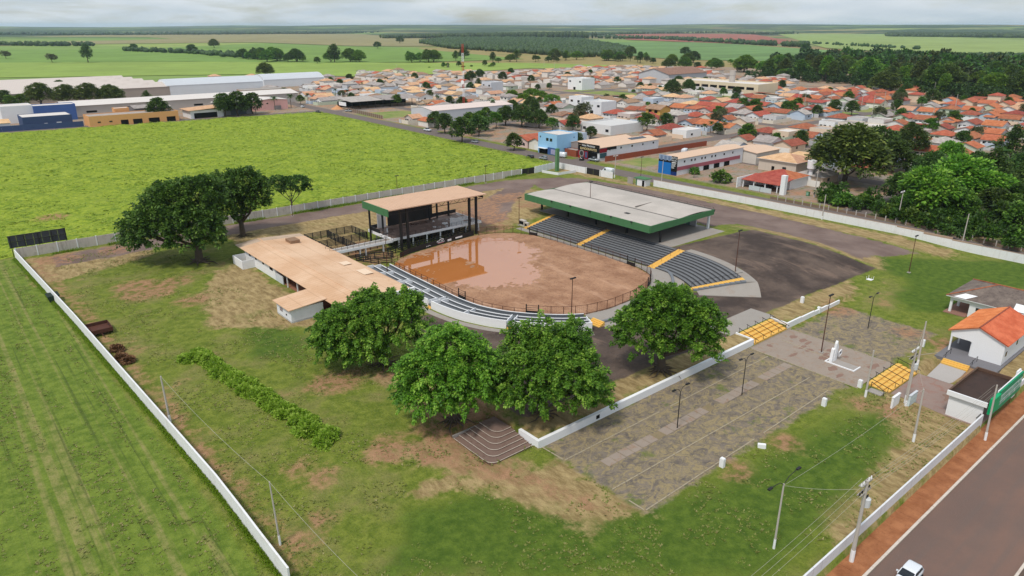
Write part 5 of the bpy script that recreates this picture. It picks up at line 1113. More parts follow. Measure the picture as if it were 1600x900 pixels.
# ================================================================== TREES AND PLANTS
def leaf_mat(name, dark, mid, tip, trans=.25, var=True):
    k = NT(name); g = k.n('ShaderNodeNewGeometry').outputs['Random Per Island']; co = k.coord('Object')
    n = k.noise(co, .35, 4, .6); f = k.math('ADD', k.math('MULTIPLY', g, .45), k.math('ADD', k.math('MULTIPLY', n, .25), k.math('MULTIPLY', k.attr('tone'), .42)))
    c = k.mix(k.ramp(f, .25, .6), lin(*dark), lin(*mid)); c = k.mix(k.ramp(f, .62, .95), c, lin(*tip))
    oi = k.n('ShaderNodeObjectInfo').outputs['Random']; hs = k.n('ShaderNodeHueSaturation'); k.l(c, hs.inputs['Color']); k.l(k.math('MULTIPLY_ADD', oi, .36, .8), hs.inputs['Value']); k.l(k.math('MULTIPLY_ADD', oi, .035, .482), hs.inputs['Hue']); c = hs.outputs['Color'] if var else c
    b = k.bsdf(c, .55, .35); t = k.n('ShaderNodeBsdfTranslucent'); k.l(c, t.inputs['Color']); m = k.n('ShaderNodeMixShader'); m.inputs[0].default_value = trans; k.l(b, m.inputs[1]); k.l(t.outputs[0], m.inputs[2]); return k.done(m.outputs[0])
BARK = mat('bark', (92, 80, 70), .3, 1.5, .95, bump=.5); BARK2 = mat('grey_bark', (120, 108, 98), .25, 1.2, .95, bump=.5)
LEAF = leaf_mat('ficus_leaf', (50, 80, 24), (86, 124, 38), (146, 180, 70), .32); LEAF_D = leaf_mat('dark_leaf', (46, 70, 26), (74, 104, 40), (118, 144, 66), .3); LEAF_O = leaf_mat('olive_leaf', (52, 68, 24), (86, 104, 38), (136, 146, 66)); LEAF_G = leaf_mat('grey_leaf', (66, 74, 46), (98, 104, 68), (138, 140, 96)); LEAF_B = leaf_mat('bright_leaf', (66, 104, 24), (104, 148, 38), (160, 192, 74), .32)
LEAF_F = leaf_mat('ficus_crown', (58, 94, 24), (98, 142, 40), (162, 196, 78), .35, False); LEAF_F2 = leaf_mat('ficus_crown_dark', (48, 76, 26), (80, 114, 40), (130, 160, 70), .3, False)
GRASSM = leaf_mat('tall_grass_blade', (118, 150, 40), (152, 180, 60), (188, 206, 98), .45)
def unit(v): return v / (np.linalg.norm(v, axis=1, keepdims=True) + 1e-9)
def crown_arrays(lobes, n_clump, per, rc, leaf, seed, droop=.5, flat=.35, spray=0.0, tones=None):
    """foliage: sprays of small folded leaves over the outside of a union of ellipsoids; spray > 0 draws each clump out along a drooping twig"""
    g = np.random.default_rng(seed); C = np.array([l[0] for l in lobes], float); Rr = np.array([l[1] for l in lobes], float)
    w = np.prod(Rr, axis=1) ** (2 / 3); w /= w.sum(); pc = []; dc = []
    need = n_clump
    while need > 0:
        i = g.choice(len(lobes), need * 2, p=w); d = unit(g.normal(size=(need * 2, 3))); d[:, 2] = np.where(d[:, 2] < -.5, -d[:, 2], d[:, 2])
        inner = g.random(need * 2) < .2
        rr = np.where(inner, g.uniform(.45, .75, need * 2), g.uniform(.74, 1.04, need * 2)); p = C[i] + d * Rr[i] * rr[:, None]
        q = (((p[:, None, :] - C[None]) / Rr[None]) ** 2).sum(2); q[np.arange(len(i)), i] = 9; ok = (q.min(1) > .5) | inner
        p, d = p[ok][:need], d[ok][:need]; pc.append(p); dc.append(d); need -= len(p)
    pc = np.concatenate(pc); dc = np.concatenate(dc); n = len(pc); rcs = rc * g.uniform(.6, 1.35, n)
    o = unit(g.normal(size=(n, per, 3)).reshape(-1, 3)); D = np.repeat(dc, per, 0); P = np.repeat(pc, per, 0); RC = np.repeat(rcs, per)
    o = unit(o + D * .45 + np.array([0, 0, .3])); rad = g.uniform(.3, 1.0, len(o)) ** .6
    pos = P + o * (RC * rad)[:, None] * np.array([1, 1, .7])
    if spray > 0:
        hd = dc * np.array([1, 1, .35]) + np.array([0, 0, .15]) + g.normal(size=dc.shape) * .25; tw = np.repeat(unit(hd), per, 0); u = g.random(len(o)) ** .8; ln_ = np.repeat(spray * g.uniform(.5, 1.5, n), per)
        pos = P + tw * (ln_ * (u - .25))[:, None] + o * (RC * (.62 - .36 * u) * rad)[:, None]; pos[:, 2] -= droop * ln_ * np.clip(u - .1, 0, 1) ** 2 * .75
    ax = unit(o * .8 + D * .3 + np.array([0, 0, -droop]) + g.normal(size=o.shape) * .25)
    up = unit(o * .6 + np.array([0, 0, 1.0]) + g.normal(size=o.shape) * flat); sd_ = unit(np.cross(ax, up)); ln = leaf * g.uniform(.65, 1.35, len(o)); wd = ln * .34
    nn = np.cross(sd_, ax); v0 = pos; v1 = pos + ax * (ln * .45)[:, None] + sd_ * wd[:, None] - nn * (wd * .25)[:, None]; v2 = pos + ax * ln[:, None] + np.array([0, 0, -1]) * (ln * .12)[:, None]; v3 = pos + ax * (ln * .45)[:, None] - sd_ * wd[:, None] - nn * (wd * .25)[:, None]
    Vv = np.stack([v0, v1, v2, v3], 1).reshape(-1, 3); Ff = np.arange(len(Vv)).reshape(-1, 4)
    if tones is not None: tones.append(np.repeat(np.repeat(g.random(n), per), 4))
    return Vv, Ff
def crown_mesh(name, m, *a, **kw):
    tn = []; Vv, Ff = crown_arrays(*a, tones=tn, **kw); me = np_mesh(name, Vv, Ff, m); at = me.attributes.new('tone', 'FLOAT', 'POINT'); at.data.foreach_set('value', tn[0].astype(np.float32)); return me
def trunk_mb(h, r, lobes, seed, roots=0, fork=.35):
    g = random.Random(seed); mb = MB(); top = Vector((g.uniform(-.3, .3), g.uniform(-.3, .3), h)); mb.tube([(0, 0, -.4), (0, 0, .25), (top.x * .4, top.y * .4, h * .5), top], [r * 1.7, r * 1.15, r, r * .85], 9)
    for c, rr in lobes:
        c = Vector(c); st = Vector((top.x * .8, top.y * .8, h * g.uniform(.75, 1.0))); mid = st.lerp(c, .5) + Vector((g.uniform(-.3, .3), g.uniform(-.3, .3), -.15 * rr[2])); mb.tube([st, mid, c, c + Vector((c.x, c.y, 2)).normalized() * rr[0] * .5], [r * .55, r * .38, r * .2, .03], 6)
        for _ in range(3): e = c + Vector((g.uniform(-1, 1) * rr[0], g.uniform(-1, 1) * rr[1], g.uniform(-.3, .8) * rr[2])) * .75; mb.tube([mid, mid.lerp(e, .5) + Vector((0, 0, .2)), e], [r * .25, r * .15, .03], 5)
    for i in range(roots):
        a = i / roots * 6.283 + g.uniform(-.2, .2); ln = g.uniform(1.4, 3.2) * r * 2.2; pts = [(math.cos(a) * r * .6, math.sin(a) * r * .6, .9), (math.cos(a) * r * 1.3, math.sin(a) * r * 1.3, .3), (math.cos(a + .15) * ln * .6, math.sin(a + .15) * ln * .6, .08), (math.cos(a + g.uniform(-.4, .4)) * ln, math.sin(a + g.uniform(-.4, .4)) * ln, -.1)]
        mb.tube(pts, [r * .35, r * .24, r * .14, .04], 6)
    return mb
def big_tree(name, label, st, lobes, h, r, m, n_clump, per, rc, leaf, seed, roots=0, droop=.5, bark=BARK, z=None):
    s, t = st; z = hz(s, t) if z is None else z; o = thing(name, label, 'tree', s, t, z, rot=-TH)      # world-aligned
    me = trunk_mb(h, r, lobes, seed, roots).mesh('trunk'); me.materials.append(bark); me.polygons.foreach_set('use_smooth', [True] * len(me.polygons)); link_part('trunk', me, o)
    link_part('crown', crown_mesh('crown', m, lobes, n_clump, per, rc, leaf, seed, droop, spray=2.1 if name == 'ficus_tree' else .9), o); return o
# lobes are in metres from the trunk foot: x to the right of the photograph, y away from it
big_tree('ficus_tree', 'bright drooping ficus with spread roots nearest the corner steps', (51.9, 75.0), [((-2.56, -0.80, 7.29), (4.80, 4.16, 4.35)), ((2.08, 0.00, 8.32), (3.84, 3.84, 4.55)), ((-0.96, 1.92, 10.38), (3.68, 3.36, 3.16)), ((-4.16, -2.40, 5.23), (2.88, 2.72, 2.77)), ((2.88, -1.20, 5.64), (2.72, 2.56, 2.58)), ((0.00, 0.80, 12.23), (2.08, 2.08, 1.87))], 3.2, .62, LEAF_B, 600, 100, 1.0, .36, 11, 14, .75)
big_tree('ficus_tree', 'wide ficus half hiding the end of the long shed', (53.5, 97.5), [((-5.33, -0.43, 6.40), (5.50, 4.64, 4.22)), ((1.03, 0.43, 7.60), (5.68, 4.82, 4.42)), ((-1.29, 1.89, 9.60), (4.13, 3.61, 2.69)), ((3.96, 1.29, 10.00), (2.06, 1.89, 2.50)), ((-8.26, -1.29, 4.80), (2.92, 2.75, 2.50)), ((-2.58, -2.58, 4.20), (3.44, 2.58, 2.30))], 3.2, .6, LEAF_F, 660, 95, 1.05, .38, 12, 12, .65)
big_tree('ficus_tree', 'largest ficus overhanging the white retaining wall corner', (62.9, 67.6), [((-2.44, -0.94, 6.30), (4.87, 4.50, 4.22)), ((3.00, -0.57, 6.50), (5.44, 4.69, 4.42)), ((0.57, 2.44, 8.90), (5.06, 4.50, 3.26)), ((-3.38, 3.00, 10.30), (2.06, 2.06, 2.50)), ((4.32, 3.18, 10.90), (1.78, 1.78, 2.69)), ((6.00, -0.94, 4.70), (3.00, 2.81, 2.50)), ((-0.94, -2.44, 4.50), (4.12, 2.81, 2.50)), ((-0.37, 2.81, 12.30), (1.22, 1.22, 1.73))], 3.2, .6, LEAF_F, 680, 95, 1.0, .36, 13, 10, .6)
big_tree('ficus_tree', 'lone rounded ficus on the terrace nearest the upper yellow stairs', (87.6, 65.6), [((-3.40, 0.00, 6.81), (4.47, 4.30, 4.23)), ((2.33, 0.35, 7.44), (5.37, 4.47, 4.64)), ((-0.35, 1.44, 10.38), (4.65, 4.12, 3.02)), ((6.08, 0.54, 8.91), (3.04, 2.86, 2.42)), ((0.35, 0.00, 12.90), (2.68, 2.51, 1.62)), ((5.54, -0.89, 5.13), (3.04, 2.68, 2.02))], 3.0, .7, LEAF_F, 640, 95, 1.0, .36, 14, 14, .35)
big_tree('ficus_tree', 'huge dark ficus left of the long shed', ST(312, 409), [((-7.43, 0.00, 8.53), (7.80, 6.87, 6.19)), ((-0.93, -0.93, 8.32), (6.87, 5.94, 6.39)), ((-4.64, 2.79, 14.14), (6.50, 5.94, 4.60)), ((0.93, 2.79, 16.02), (5.57, 5.21, 3.99)), ((-13.00, 0.00, 7.28), (4.28, 4.08, 3.99)), ((3.15, -0.93, 7.70), (3.72, 3.72, 3.99))], 4.0, .9, LEAF_F2, 900, 46, 1.55, .62, 15, 8, .35)
big_tree('ficus_tree', 'tall open ficus with forked trunk behind the huge ficus', ST(380, 369), [((-4.10, 0.91, 11.86), (4.92, 4.56, 4.60)), ((1.37, 0.91, 14.35), (4.92, 4.38, 3.39)), ((4.92, 0.00, 10.19), (2.37, 2.37, 3.60)), ((-2.73, -0.91, 7.70), (4.01, 3.65, 3.39)), ((6.38, 0.00, 13.52), (1.64, 1.64, 2.00))], 4.6, .7, LEAF_F2, 520, 44, 1.4, .6, 16, 6, .3)
big_tree('umbrella_tree', 'thin flat-topped tree rising behind the panel wall', ST(457, 331), [((-3.0, 0, 9.2), (3.6, 3.2, 1.6)), ((2.2, 0, 9.0), (4.0, 3.4, 1.7)), ((0, 0, 7.4), (2.6, 2.4, 1.7)), ((4.6, 0, 7.6), (2.2, 2, 1.1)), ((-4.4, 0, 7.4), (1.8, 1.8, 1.1))], 3.6, .25, LEAF_D, 190, 34, .85, .5, 17, 0, .2, BARK2)

# prototypes for the town and the countryside
def proto(lobes, h, r, m, nc, per, rc, leaf, seed, droop=.3, bark=BARK):
    tm = trunk_mb(h, r, lobes, seed).mesh('trunk'); tm.materials.append(bark); return tm, crown_mesh('crown', m, lobes, nc, per, rc, leaf, seed, droop)
PR = {
 'round': proto([((0, 0, 4.4), (3.4, 3.4, 3.0)), ((-1.6, .6, 3.6), (2.4, 2.4, 2.0)), ((1.7, -.4, 3.8), (2.4, 2.4, 2.2)), ((.2, .3, 6.2), (2.2, 2.2, 1.6))], 1.8, .25, LEAF_D, 120, 26, .85, .62, 31),
 'round2': proto([((-.8, 0, 4.6), (2.8, 3.0, 2.6)), ((1.5, .2, 4.0), (2.6, 2.4, 2.4)), ((.4, .6, 6.4), (2.0, 2.0, 1.5))], 1.8, .22, LEAF, 110, 26, .8, .6, 32),
 'spread': proto([((-3, 0, 6.4), (4, 3.6, 2.2)), ((2.8, .5, 6.8), (4.2, 3.8, 2.2)), ((0, 0, 8.2), (3.8, 3.6, 1.8)), ((-5, 0, 5), (2.2, 2.2, 1.6)), ((5, 0, 5.2), (2.4, 2.2, 1.6))], 3.2, .35, LEAF_B, 200, 26, 1.0, .66, 33),
 'tall': proto([((0, 0, 6), (2.8, 2.8, 4.2)), ((-1.4, .6, 8.6), (2.4, 2.4, 3.0)), ((1.3, -.4, 9.4), (2.2, 2.2, 3.2)), ((0, 0, 11.8), (1.8, 1.8, 2.2))], 3.0, .3, LEAF_D, 150, 26, .95, .62, 34),
 'mango': proto([((0, 0, 6.6), (6.6, 6.2, 5.2)), ((-3.6, 0, 5.4), (4.2, 4.2, 3.8)), ((3.8, .4, 5.8), (4.4, 4.2, 3.8)), ((.5, .5, 10.4), (4.4, 4.2, 2.6))], 2.2, .5, LEAF_O, 330, 30, 1.25, .66, 35),
 'shrub': proto([((0, 0, 1.2), (1.6, 1.6, 1.2)), ((1.0, .4, 1.0), (1.1, 1.1, .9)), ((-.9, -.3, .9), (1.1, 1.0, .9))], .5, .08, LEAF, 46, 22, .5, .5, 36),
 'grey': proto([((0, 0, 4.2), (3.0, 3.0, 2.6)), ((1.4, 0, 5.4), (2.0, 2.0, 1.6))], 2.0, .2, LEAF_G, 90, 24, .8, .6, 37),
}
def palm_proto(seed):
    g = random.Random(seed); tm = MB().tube([(0, 0, -.3), (.1, 0, 2.5), (.05, .1, 6.2)], [.26, .18, .15], 8).mesh('trunk'); tm.materials.append(BARK2); mb = MB()
    for i in range(17):
        a = i * 2.4 + g.uniform(-.2, .2); el = g.uniform(-.15, 1.1); ln = g.uniform(2.4, 3.2); pr = []
        for j in range(7): u = j / 6; pr.append(Vector((math.cos(a) * ln * u * math.cos(el * (1 - u * .4)), math.sin(a) * ln * u * math.cos(el * (1 - u * .4)), 6.1 + ln * u * math.sin(el) - 1.5 * u * u)))
        side = Vector((-math.sin(a), math.cos(a), 0))
        for j in range(6):
            for k_ in range(3):
                p = pr[j].lerp(pr[j + 1], k_ / 3); w_ = .75 * math.sin(math.pi * min(1, .15 + (j + k_ / 3) / 6.5))
                for d in (-1, 1): q = p + side * d * w_ + (pr[j + 1] - pr[j]).normalized() * .3 + Vector((0, 0, -.35 * w_)); e = (pr[j + 1] - pr[j]).normalized() * .09; mb.add([p - e, p + e, q], [(0, 1, 2)])
    cm = mb.mesh('fronds'); cm.materials.append(LEAF); return tm, cm
PR['palm'] = palm_proto(5)
TREES = []
def tree(kind, st, h=1.0, name=None, label=None, group='trees around the town', leaf=None, wide=1.0, z=None):
    s, t = st; z = hz(s, t) if z is None else z; o = bpy.data.objects.new(name or {'palm': 'palm_tree', 'shrub': 'shrub'}.get(kind, 'tree'), None); COL.objects.link(o)
    o.location = L(s, t, z); o.rotation_euler = (0, 0, rng.uniform(0, 6.28)); o.scale = (h * wide, h * wide, h); tm, cm = PR[kind]
    link_part('trunk', tm, o); link_part('fronds' if kind == 'palm' else 'crown', cm, o, leaf); o['category'] = {'palm': 'palm tree', 'shrub': 'shrub'}.get(kind, 'tree'); o['group'] = group
    if label: o['label'] = label
    else: TREES.append((kind, o))
    return o
def near_px(u, v): return ST(u, v)
# trees by the photograph: (kind, pixel of the foot, size factor, width factor)
for kd, u, v, h, *r in (('mango', 1318, 287, 1.55, 1.25), ('mango', 1365, 262, 1.2, 1.1), ('round', 1395, 270, 1.5), ('mango', 1420, 244, 1.0), ('spread', 1440, 336, 1.35, 1.2), ('spread', 1495, 318, 1.45, 1.3), ('spread', 1480, 262, 1.0), ('tall', 1545, 300, 1.05), ('mango', 1590, 300, 1.0), ('tall', 1575, 265, 1.2), ('round', 1402, 318, 1.2),
     ('round2', 1440, 346, 1.0), ('round2', 1500, 350, 1.2), ('shrub', 1290, 316, 1.4), ('shrub', 1315, 322, 1.6), ('shrub', 1350, 325, 1.6), ('shrub', 1480, 360, 1.3), ('shrub', 1540, 368, 1.3), ('round2', 1575, 350, 1.1), ('mango', 1450, 290, .9), ('spread', 1530, 330, 1.2, 1.2), ('tall', 1600, 320, 1.1), ('round', 1465, 318, 1.2), ('mango', 1520, 292, .9), ('round2', 1420, 340, 1.0), ('round', 1545, 345, 1.2), ('round2', 1590, 372, 1.2), ('mango', 1560, 320, .85), ('mango', 1330, 250, 1.0), ('round', 1285, 262, 1.3), ('round2', 1470, 345, 1.1), ('shrub', 1420, 348, 1.6), ('shrub', 1390, 340, 1.5), ('shrub', 1450, 356, 1.5), ('shrub', 1510, 366, 1.6), ('shrub', 1590, 385, 1.6), ('round', 1570, 338, .8), ('grey', 1520, 352, .8), ('palm', 1398, 336, .8), ('palm', 1560, 272, 1.4), ('palm', 1548, 262, 1.5), ('palm', 1592, 262, 1.3), ('palm', 1530, 275, 1.1),
     ('palm', 1110, 208, .9), ('palm', 1100, 210, .8), ('palm', 1130, 206, .9), ('round2', 1165, 222, 1.1), ('shrub', 1085, 272, 1.0), ('palm', 1084, 278, .55), ('shrub', 1125, 285, 1.7), ('round2', 1010, 205, 1.2), ('round', 1040, 200, 1.0), ('round', 1062, 192, .8),
     ('round', 900, 232, .9), ('round', 803, 235, .95), ('round', 722, 222, 1.45), ('round', 695, 208, 1.25), ('round', 680, 200, 1.1), ('round2', 750, 205, 1.3), ('mango', 815, 198, .9), ('tall', 835, 190, .9), ('mango', 800, 180, .7), ('spread', 820, 165, .8), ('spread', 845, 160, .8), ('round2', 760, 190, 1.0), ('tall', 770, 182, .7), ('round', 862, 182, .9), ('grey', 910, 190, 1.5), ('grey', 895, 200, 1.1), ('round', 895, 205, 1.0),
     ('round', 352, 182, 1.7), ('round', 372, 181, 1.8), ('round', 395, 178, 1.6), ('round', 250, 188, 1.6), ('round', 95, 148, 1.4), ('round2', 20, 172, 1.2), ('round2', 35, 170, 1.2), ('round', 10, 165, 1.3), ('tall', 232, 168, .8), ('palm', 400, 180, 1.1), ('palm', 430, 172, 1.3), ('palm', 455, 168, 1.3), ('palm', 445, 152, 1.1), ('round2', 470, 163, .8), ('round2', 620, 166, 1.0), ('round', 275, 138, .7), ('round2', 345, 138, .9), ('grey', 360, 136, 1.0),
     ('round', 735, 142, .9), ('mango', 790, 196, .8), ('mango', 830, 178, .8), ('round2', 775, 201, 1.1), ('mango', 842, 200, .75), ('spread', 800, 161, .9), ('spread', 830, 158, .9), ('spread', 862, 166, .8), ('round', 748, 213, 1.3), ('round2', 735, 208, 1.3), ('tall', 748, 140, .7), ('mango', 735, 128, .8), ('mango', 750, 122, .7), ('round', 785, 128, 1.2), ('round', 798, 118, 1.0), ('round', 840, 142, .7), ('round', 858, 140, .7), ('round', 922, 118, .8), ('round', 925, 132, .9), ('round', 1000, 142, .9), ('mango', 1050, 150, .95), ('mango', 1075, 146, .85), ('mango', 1060, 138, .8), ('round2', 1130, 152, .9), ('round', 1150, 150, .9), ('round', 1115, 136, .8),
     ('round2', 1180, 174, 1.0), ('round2', 1160, 172, 1.0), ('round2', 1235, 180, 1.1), ('round2', 1245, 172, 1.0), ('round', 1303, 178, 1.1), ('round', 1330, 180, 1.1), ('grey', 1373, 188, 1.1), ('round2', 1325, 160, 1.0), ('mango', 1405, 160, .7), ('mango', 1415, 152, .8), ('palm', 1438, 176, 1.3), ('round', 1400, 176, 1.0), ('grey', 1402, 164, 1.2), ('round', 1455, 166, 1.4), ('round2', 1488, 196, 1.0), ('grey', 1465, 194, 1.0), ('round2', 1405, 190, .9), ('round', 1535, 158, .9), ('round', 1550, 158, .8)):
    tree(kd, near_px(u, v), h, wide=r[0] if r else 1.0, leaf=(LEAF_O if (kd == 'mango' and u == 1318) else (LEAF_D if kd == 'mango' else None)))
for st_, h_ in (((78, 618), 1.15), ((93, 610), 1.05), ((106, 604), 1.1), ((120, 600), 1.0)): tree('mango', st_, h_, wide=1.2)
# tall rank grass strip on the lawn, tufts along the walls
g = np.random.default_rng(3)
def blades(n, fs, ft, hmin, hmax, lean=.5, w=.05, zoff=0.0):
    s = fs(n); t = ft(s, n); z = height(s, t) + zoff; h = g.uniform(hmin, hmax, n); a = g.uniform(0, 6.28, n); dx = np.cos(a) * lean * h; dy = np.sin(a) * lean * h; px_ = -np.sin(a) * w; py_ = np.cos(a) * w
    v0 = np.stack([s - px_, t - py_, z], 1); v1 = np.stack([s + px_, t + py_, z], 1); v2 = np.stack([s + dx * .45, t + dy * .45, z + h * .75], 1); v3 = np.stack([s + dx, t + dy, z + h * .86], 1)
    return np.stack([v0, v1, v2, v1, v3, v2], 1).reshape(-1, 3)
lob = []
for i in range(120):
    u = (i + g.random()) / 120; lob.append(((35.4 - 5.6 * u + g.normal(0, .6), 81 + 41 * u, .1), (.8 * g.uniform(.6, 1.4), 1.1 * g.uniform(.6, 1.4), .62 * g.uniform(.4, 1.6))))
tn = []; Vb, Fb = crown_arrays(lob, 1100, 40, .42, .5, 71, .2, .8, tones=tn); Vb[:, 2] = np.maximum(Vb[:, 2], -.05) + height(Vb[:, 0], Vb[:, 1])
me = np_mesh('tall_grass', Vb, Fb, GRASSM); at = me.attributes.new('tone', 'FLOAT', 'POINT'); at.data.foreach_set('value', tn[0].astype(np.float32)); o = bpy.data.objects.new('tall_grass', me); COL.objects.link(o); o.rotation_euler = (0, 0, TH); put(o, kind='stuff', label='strip of tall rank grass left uncut across the lawn', category='grass')
WL = np.array(LW)
def along(poly, u):
    d = np.r_[0, np.cumsum(np.hypot(*np.diff(poly, axis=0).T))]; return np.interp(u * d[-1], d, poly[:, 0]), np.interp(u * d[-1], d, poly[:, 1])
N = 15000; u = g.random(N); a, b = along(WL, u); a = a - .18 - np.abs(g.normal(0, .28, N)); Vb = blades(N, lambda n: a, lambda s, n: b, .15, .62, .5, .05)
u = g.random(5000); a2, b2 = along(WL, u); clump = vnoise(b2, b2 * 0, 6.0, 21) > .55; a2 = a2[clump] + .25 + np.abs(g.normal(0, .3, clump.sum())); b2 = b2[clump]; Vb = np.concatenate([Vb, blades(len(a2), lambda n: a2, lambda s, n: b2, .2, .7, .5, .05)])
u = g.random(7000); s_ = 14 + 165 * u; t_ = 205.2 - np.abs(g.normal(0, .4, 7000)); kq = vnoise(s_, t_ * 0, 7, 22) > .5; Vb = np.concatenate([Vb, blades(kq.sum(), lambda n: s_[kq], lambda s, n: t_[kq], .2, .9, .5, .07)])
me = np_mesh('wall_grass', Vb, np.arange(len(Vb)).reshape(-1, 3), GRASSM); o = bpy.data.objects.new('wall_grass', me); COL.objects.link(o); o.rotation_euler = (0, 0, TH); put(o, kind='stuff', label='ragged grass growing along the foot of boundary walls', category='grass')
# tussocks: coarse clumps over the pasture and small tufts over the mown ground
def tufts(name, label, S, T, size, m, seed, n=5, zf=None, flatness=.5):
    g = np.random.default_rng(seed); N = len(S); z = zf if zf is not None else height(S, T); sz = size * g.uniform(.5, 1.5, N); out = []
    for j in range(n):
        a = g.uniform(0, 6.283, N); w_ = sz * .26; dx, dy = np.cos(a), np.sin(a); h = sz * g.uniform(.4, .9, N); r = sz * g.uniform(.35, .9, N)
        out.append(np.stack([np.stack([S - dy * w_, T + dx * w_, z - .03], 1), np.stack([S + dy * w_, T - dx * w_, z - .03], 1), np.stack([S + dx * r, T + dy * r, z + h * flatness], 1)], 1))
    Vv = np.stack(out, 1).reshape(-1, 3); me = np_mesh(name, Vv, np.arange(len(Vv)).reshape(-1, 3), m); at = me.attributes.new('tone', 'FLOAT', 'POINT'); at.data.foreach_set('value', np.repeat(g.random(N), 3 * n).astype(np.float32)); o = bpy.data.objects.new(name, me); COL.objects.link(o); o.rotation_euler = (0, 0, TH); put(o, kind='stuff', label=label, category='grass')
TUFT_L = leaf_mat('pasture_tuft', (124, 146, 44), (156, 172, 60), (186, 194, 92), .4); TUFT_M = leaf_mat('lawn_tuft', (110, 126, 54), (140, 148, 74), (184, 174, 120), .3); TUFT_O = leaf_mat('track_tuft', (108, 126, 56), (138, 148, 76), (188, 176, 124), .3)
g2 = np.random.default_rng(77); S = g2.uniform(-140, 216, 120000); T = 209 + (g2.random(120000) ** 1.35) * 255
ok = (sdist(FIELD, S, T) > 1) & (vnoise(S, T, 7, 41) * .5 + vnoise(S, T, 2.5, 42) * .5 > .42); S, T = S[ok], T[ok]
zf_ = 1.0 + (0.55 * vnoise(S, T, 6.0, 1) + 0.75 * vnoise(S, T, 2.6, 2) + .35 * vnoise(S, T, 1.3, 5) - 0.25) * .8
tufts('pasture_tussocks', 'coarse bright tussocks over the pasture behind panel wall', S, T, .72, TUFT_L, 5, 5, zf_, .42)
S = g2.uniform(20, 110, 60000); T = g2.uniform(26, 200, 60000); hide = [(58, 44), (110, 44), (110, 72), (125, 80), (125, 205), (55, 205), (55, 172), (48, 172), (48, 122), (72, 118), (72, 100), (57, 72)]
ok = ~in_poly(hide, S, T) & (vnoise(S, T, 5, 43) * .6 + vnoise(S, T, 1.7, 44) * .4 > .52) & ((T < 120) | (S < 60)); S, T = S[ok], T[ok]; tufts('lawn_tufts', 'small tufts scattered through the worn compound lawn', S, T, .32, TUFT_M, 6, 4)
S = g2.uniform(-45, 19, 50000); T = 26 + g2.random(50000) * 175; ok = (S < np.interp(T, [60, 97, 150, 207], [19.4, 18.2, 16, 13])) & (vnoise(S * 3, T * .12, 3, 45) * .6 + vnoise(S, T, 1.6, 46) * .4 > .54); S, T = S[ok], T[ok]; tufts('strip_tufts', 'rough tufts along tracks of the mown strip outside the wall', S, T, .3, TUFT_O, 7, 4)
# brush piles by the left wall
for i, (u_, v_, sc) in enumerate(((183, 548, .6), (190, 562, .75), (201, 566, .5))):
    s, t = ST(u_, v_); Vv, Ff = crown_arrays([((0, 0, .35), (1.5 * sc, 1.1 * sc, .55 * sc))], 40, 26, .4, .42, 60 + i, .1); me = np_mesh('brush_pile', Vv, Ff, mat('dead_brush', (132, 98, 70), .3, 1.5)); o = bpy.data.objects.new('brush_pile', me); COL.objects.link(o); o.location = L(s, t, hz(s, t)); o.rotation_euler = (0, 0, rng.random() * 3)
    put(o, label=['smaller brown brush pile farthest along the left wall', 'largest brown brush pile below the rusty trailer', 'low brown brush heap on the lawn side of piles'][i], category='brush pile')
# ================================================================== VEHICLES
TYRE = mat('tyre', (30, 30, 32), .1, 3, .9); RIM = mat('rim', (150, 152, 156), .1, 3, .4, .5)
def paint(name, rgb):
    if name in MATS: return MATS[name]
    k = NT(name); MATS[name] = k.done(k.bsdf(lin(*rgb), .28, .5, None, 0.0, Coat_Weight=.6, Coat_Roughness=.08)); return MATS[name]
CARGLASS = mat('car_glass', (26, 32, 38), .05, 1, .06, .7)
LAMPM = mat('headlamp', (210, 214, 216), .05, 1, .1, .6); TAILM = mat('tail_lamp', (150, 24, 22), .05, 1, .2, .5)
def loft(st):
    """st: list of (x, half width low, half width high, z low, z high); rounded-box sections"""
    mb = MB(); vs = []; n = 10
    for x, wl, wh, zl, zh in st:
        h = zh - zl; vs += [(x, -wl * .86, zl), (x, -wl, zl + h * .18), (x, -wl, zl + h * .55), (x, -(wl + wh) / 2, zl + h * .85), (x, -wh * .82, zh), (x, wh * .82, zh), (x, (wl + wh) / 2, zl + h * .85), (x, wl, zl + h * .55), (x, wl, zl + h * .18), (x, wl * .86, zl)]
    fs = []
    for i in range(len(st) - 1):
        for k_ in range(n): a = i * n + k_; b = i * n + (k_ + 1) % n; fs.append((a, b, b + n, a + n))
    fs += [tuple(range(n - 1, -1, -1)), tuple((len(st) - 1) * n + k_ for k_ in range(n))]; return mb.add(vs, fs)
CARM = {}
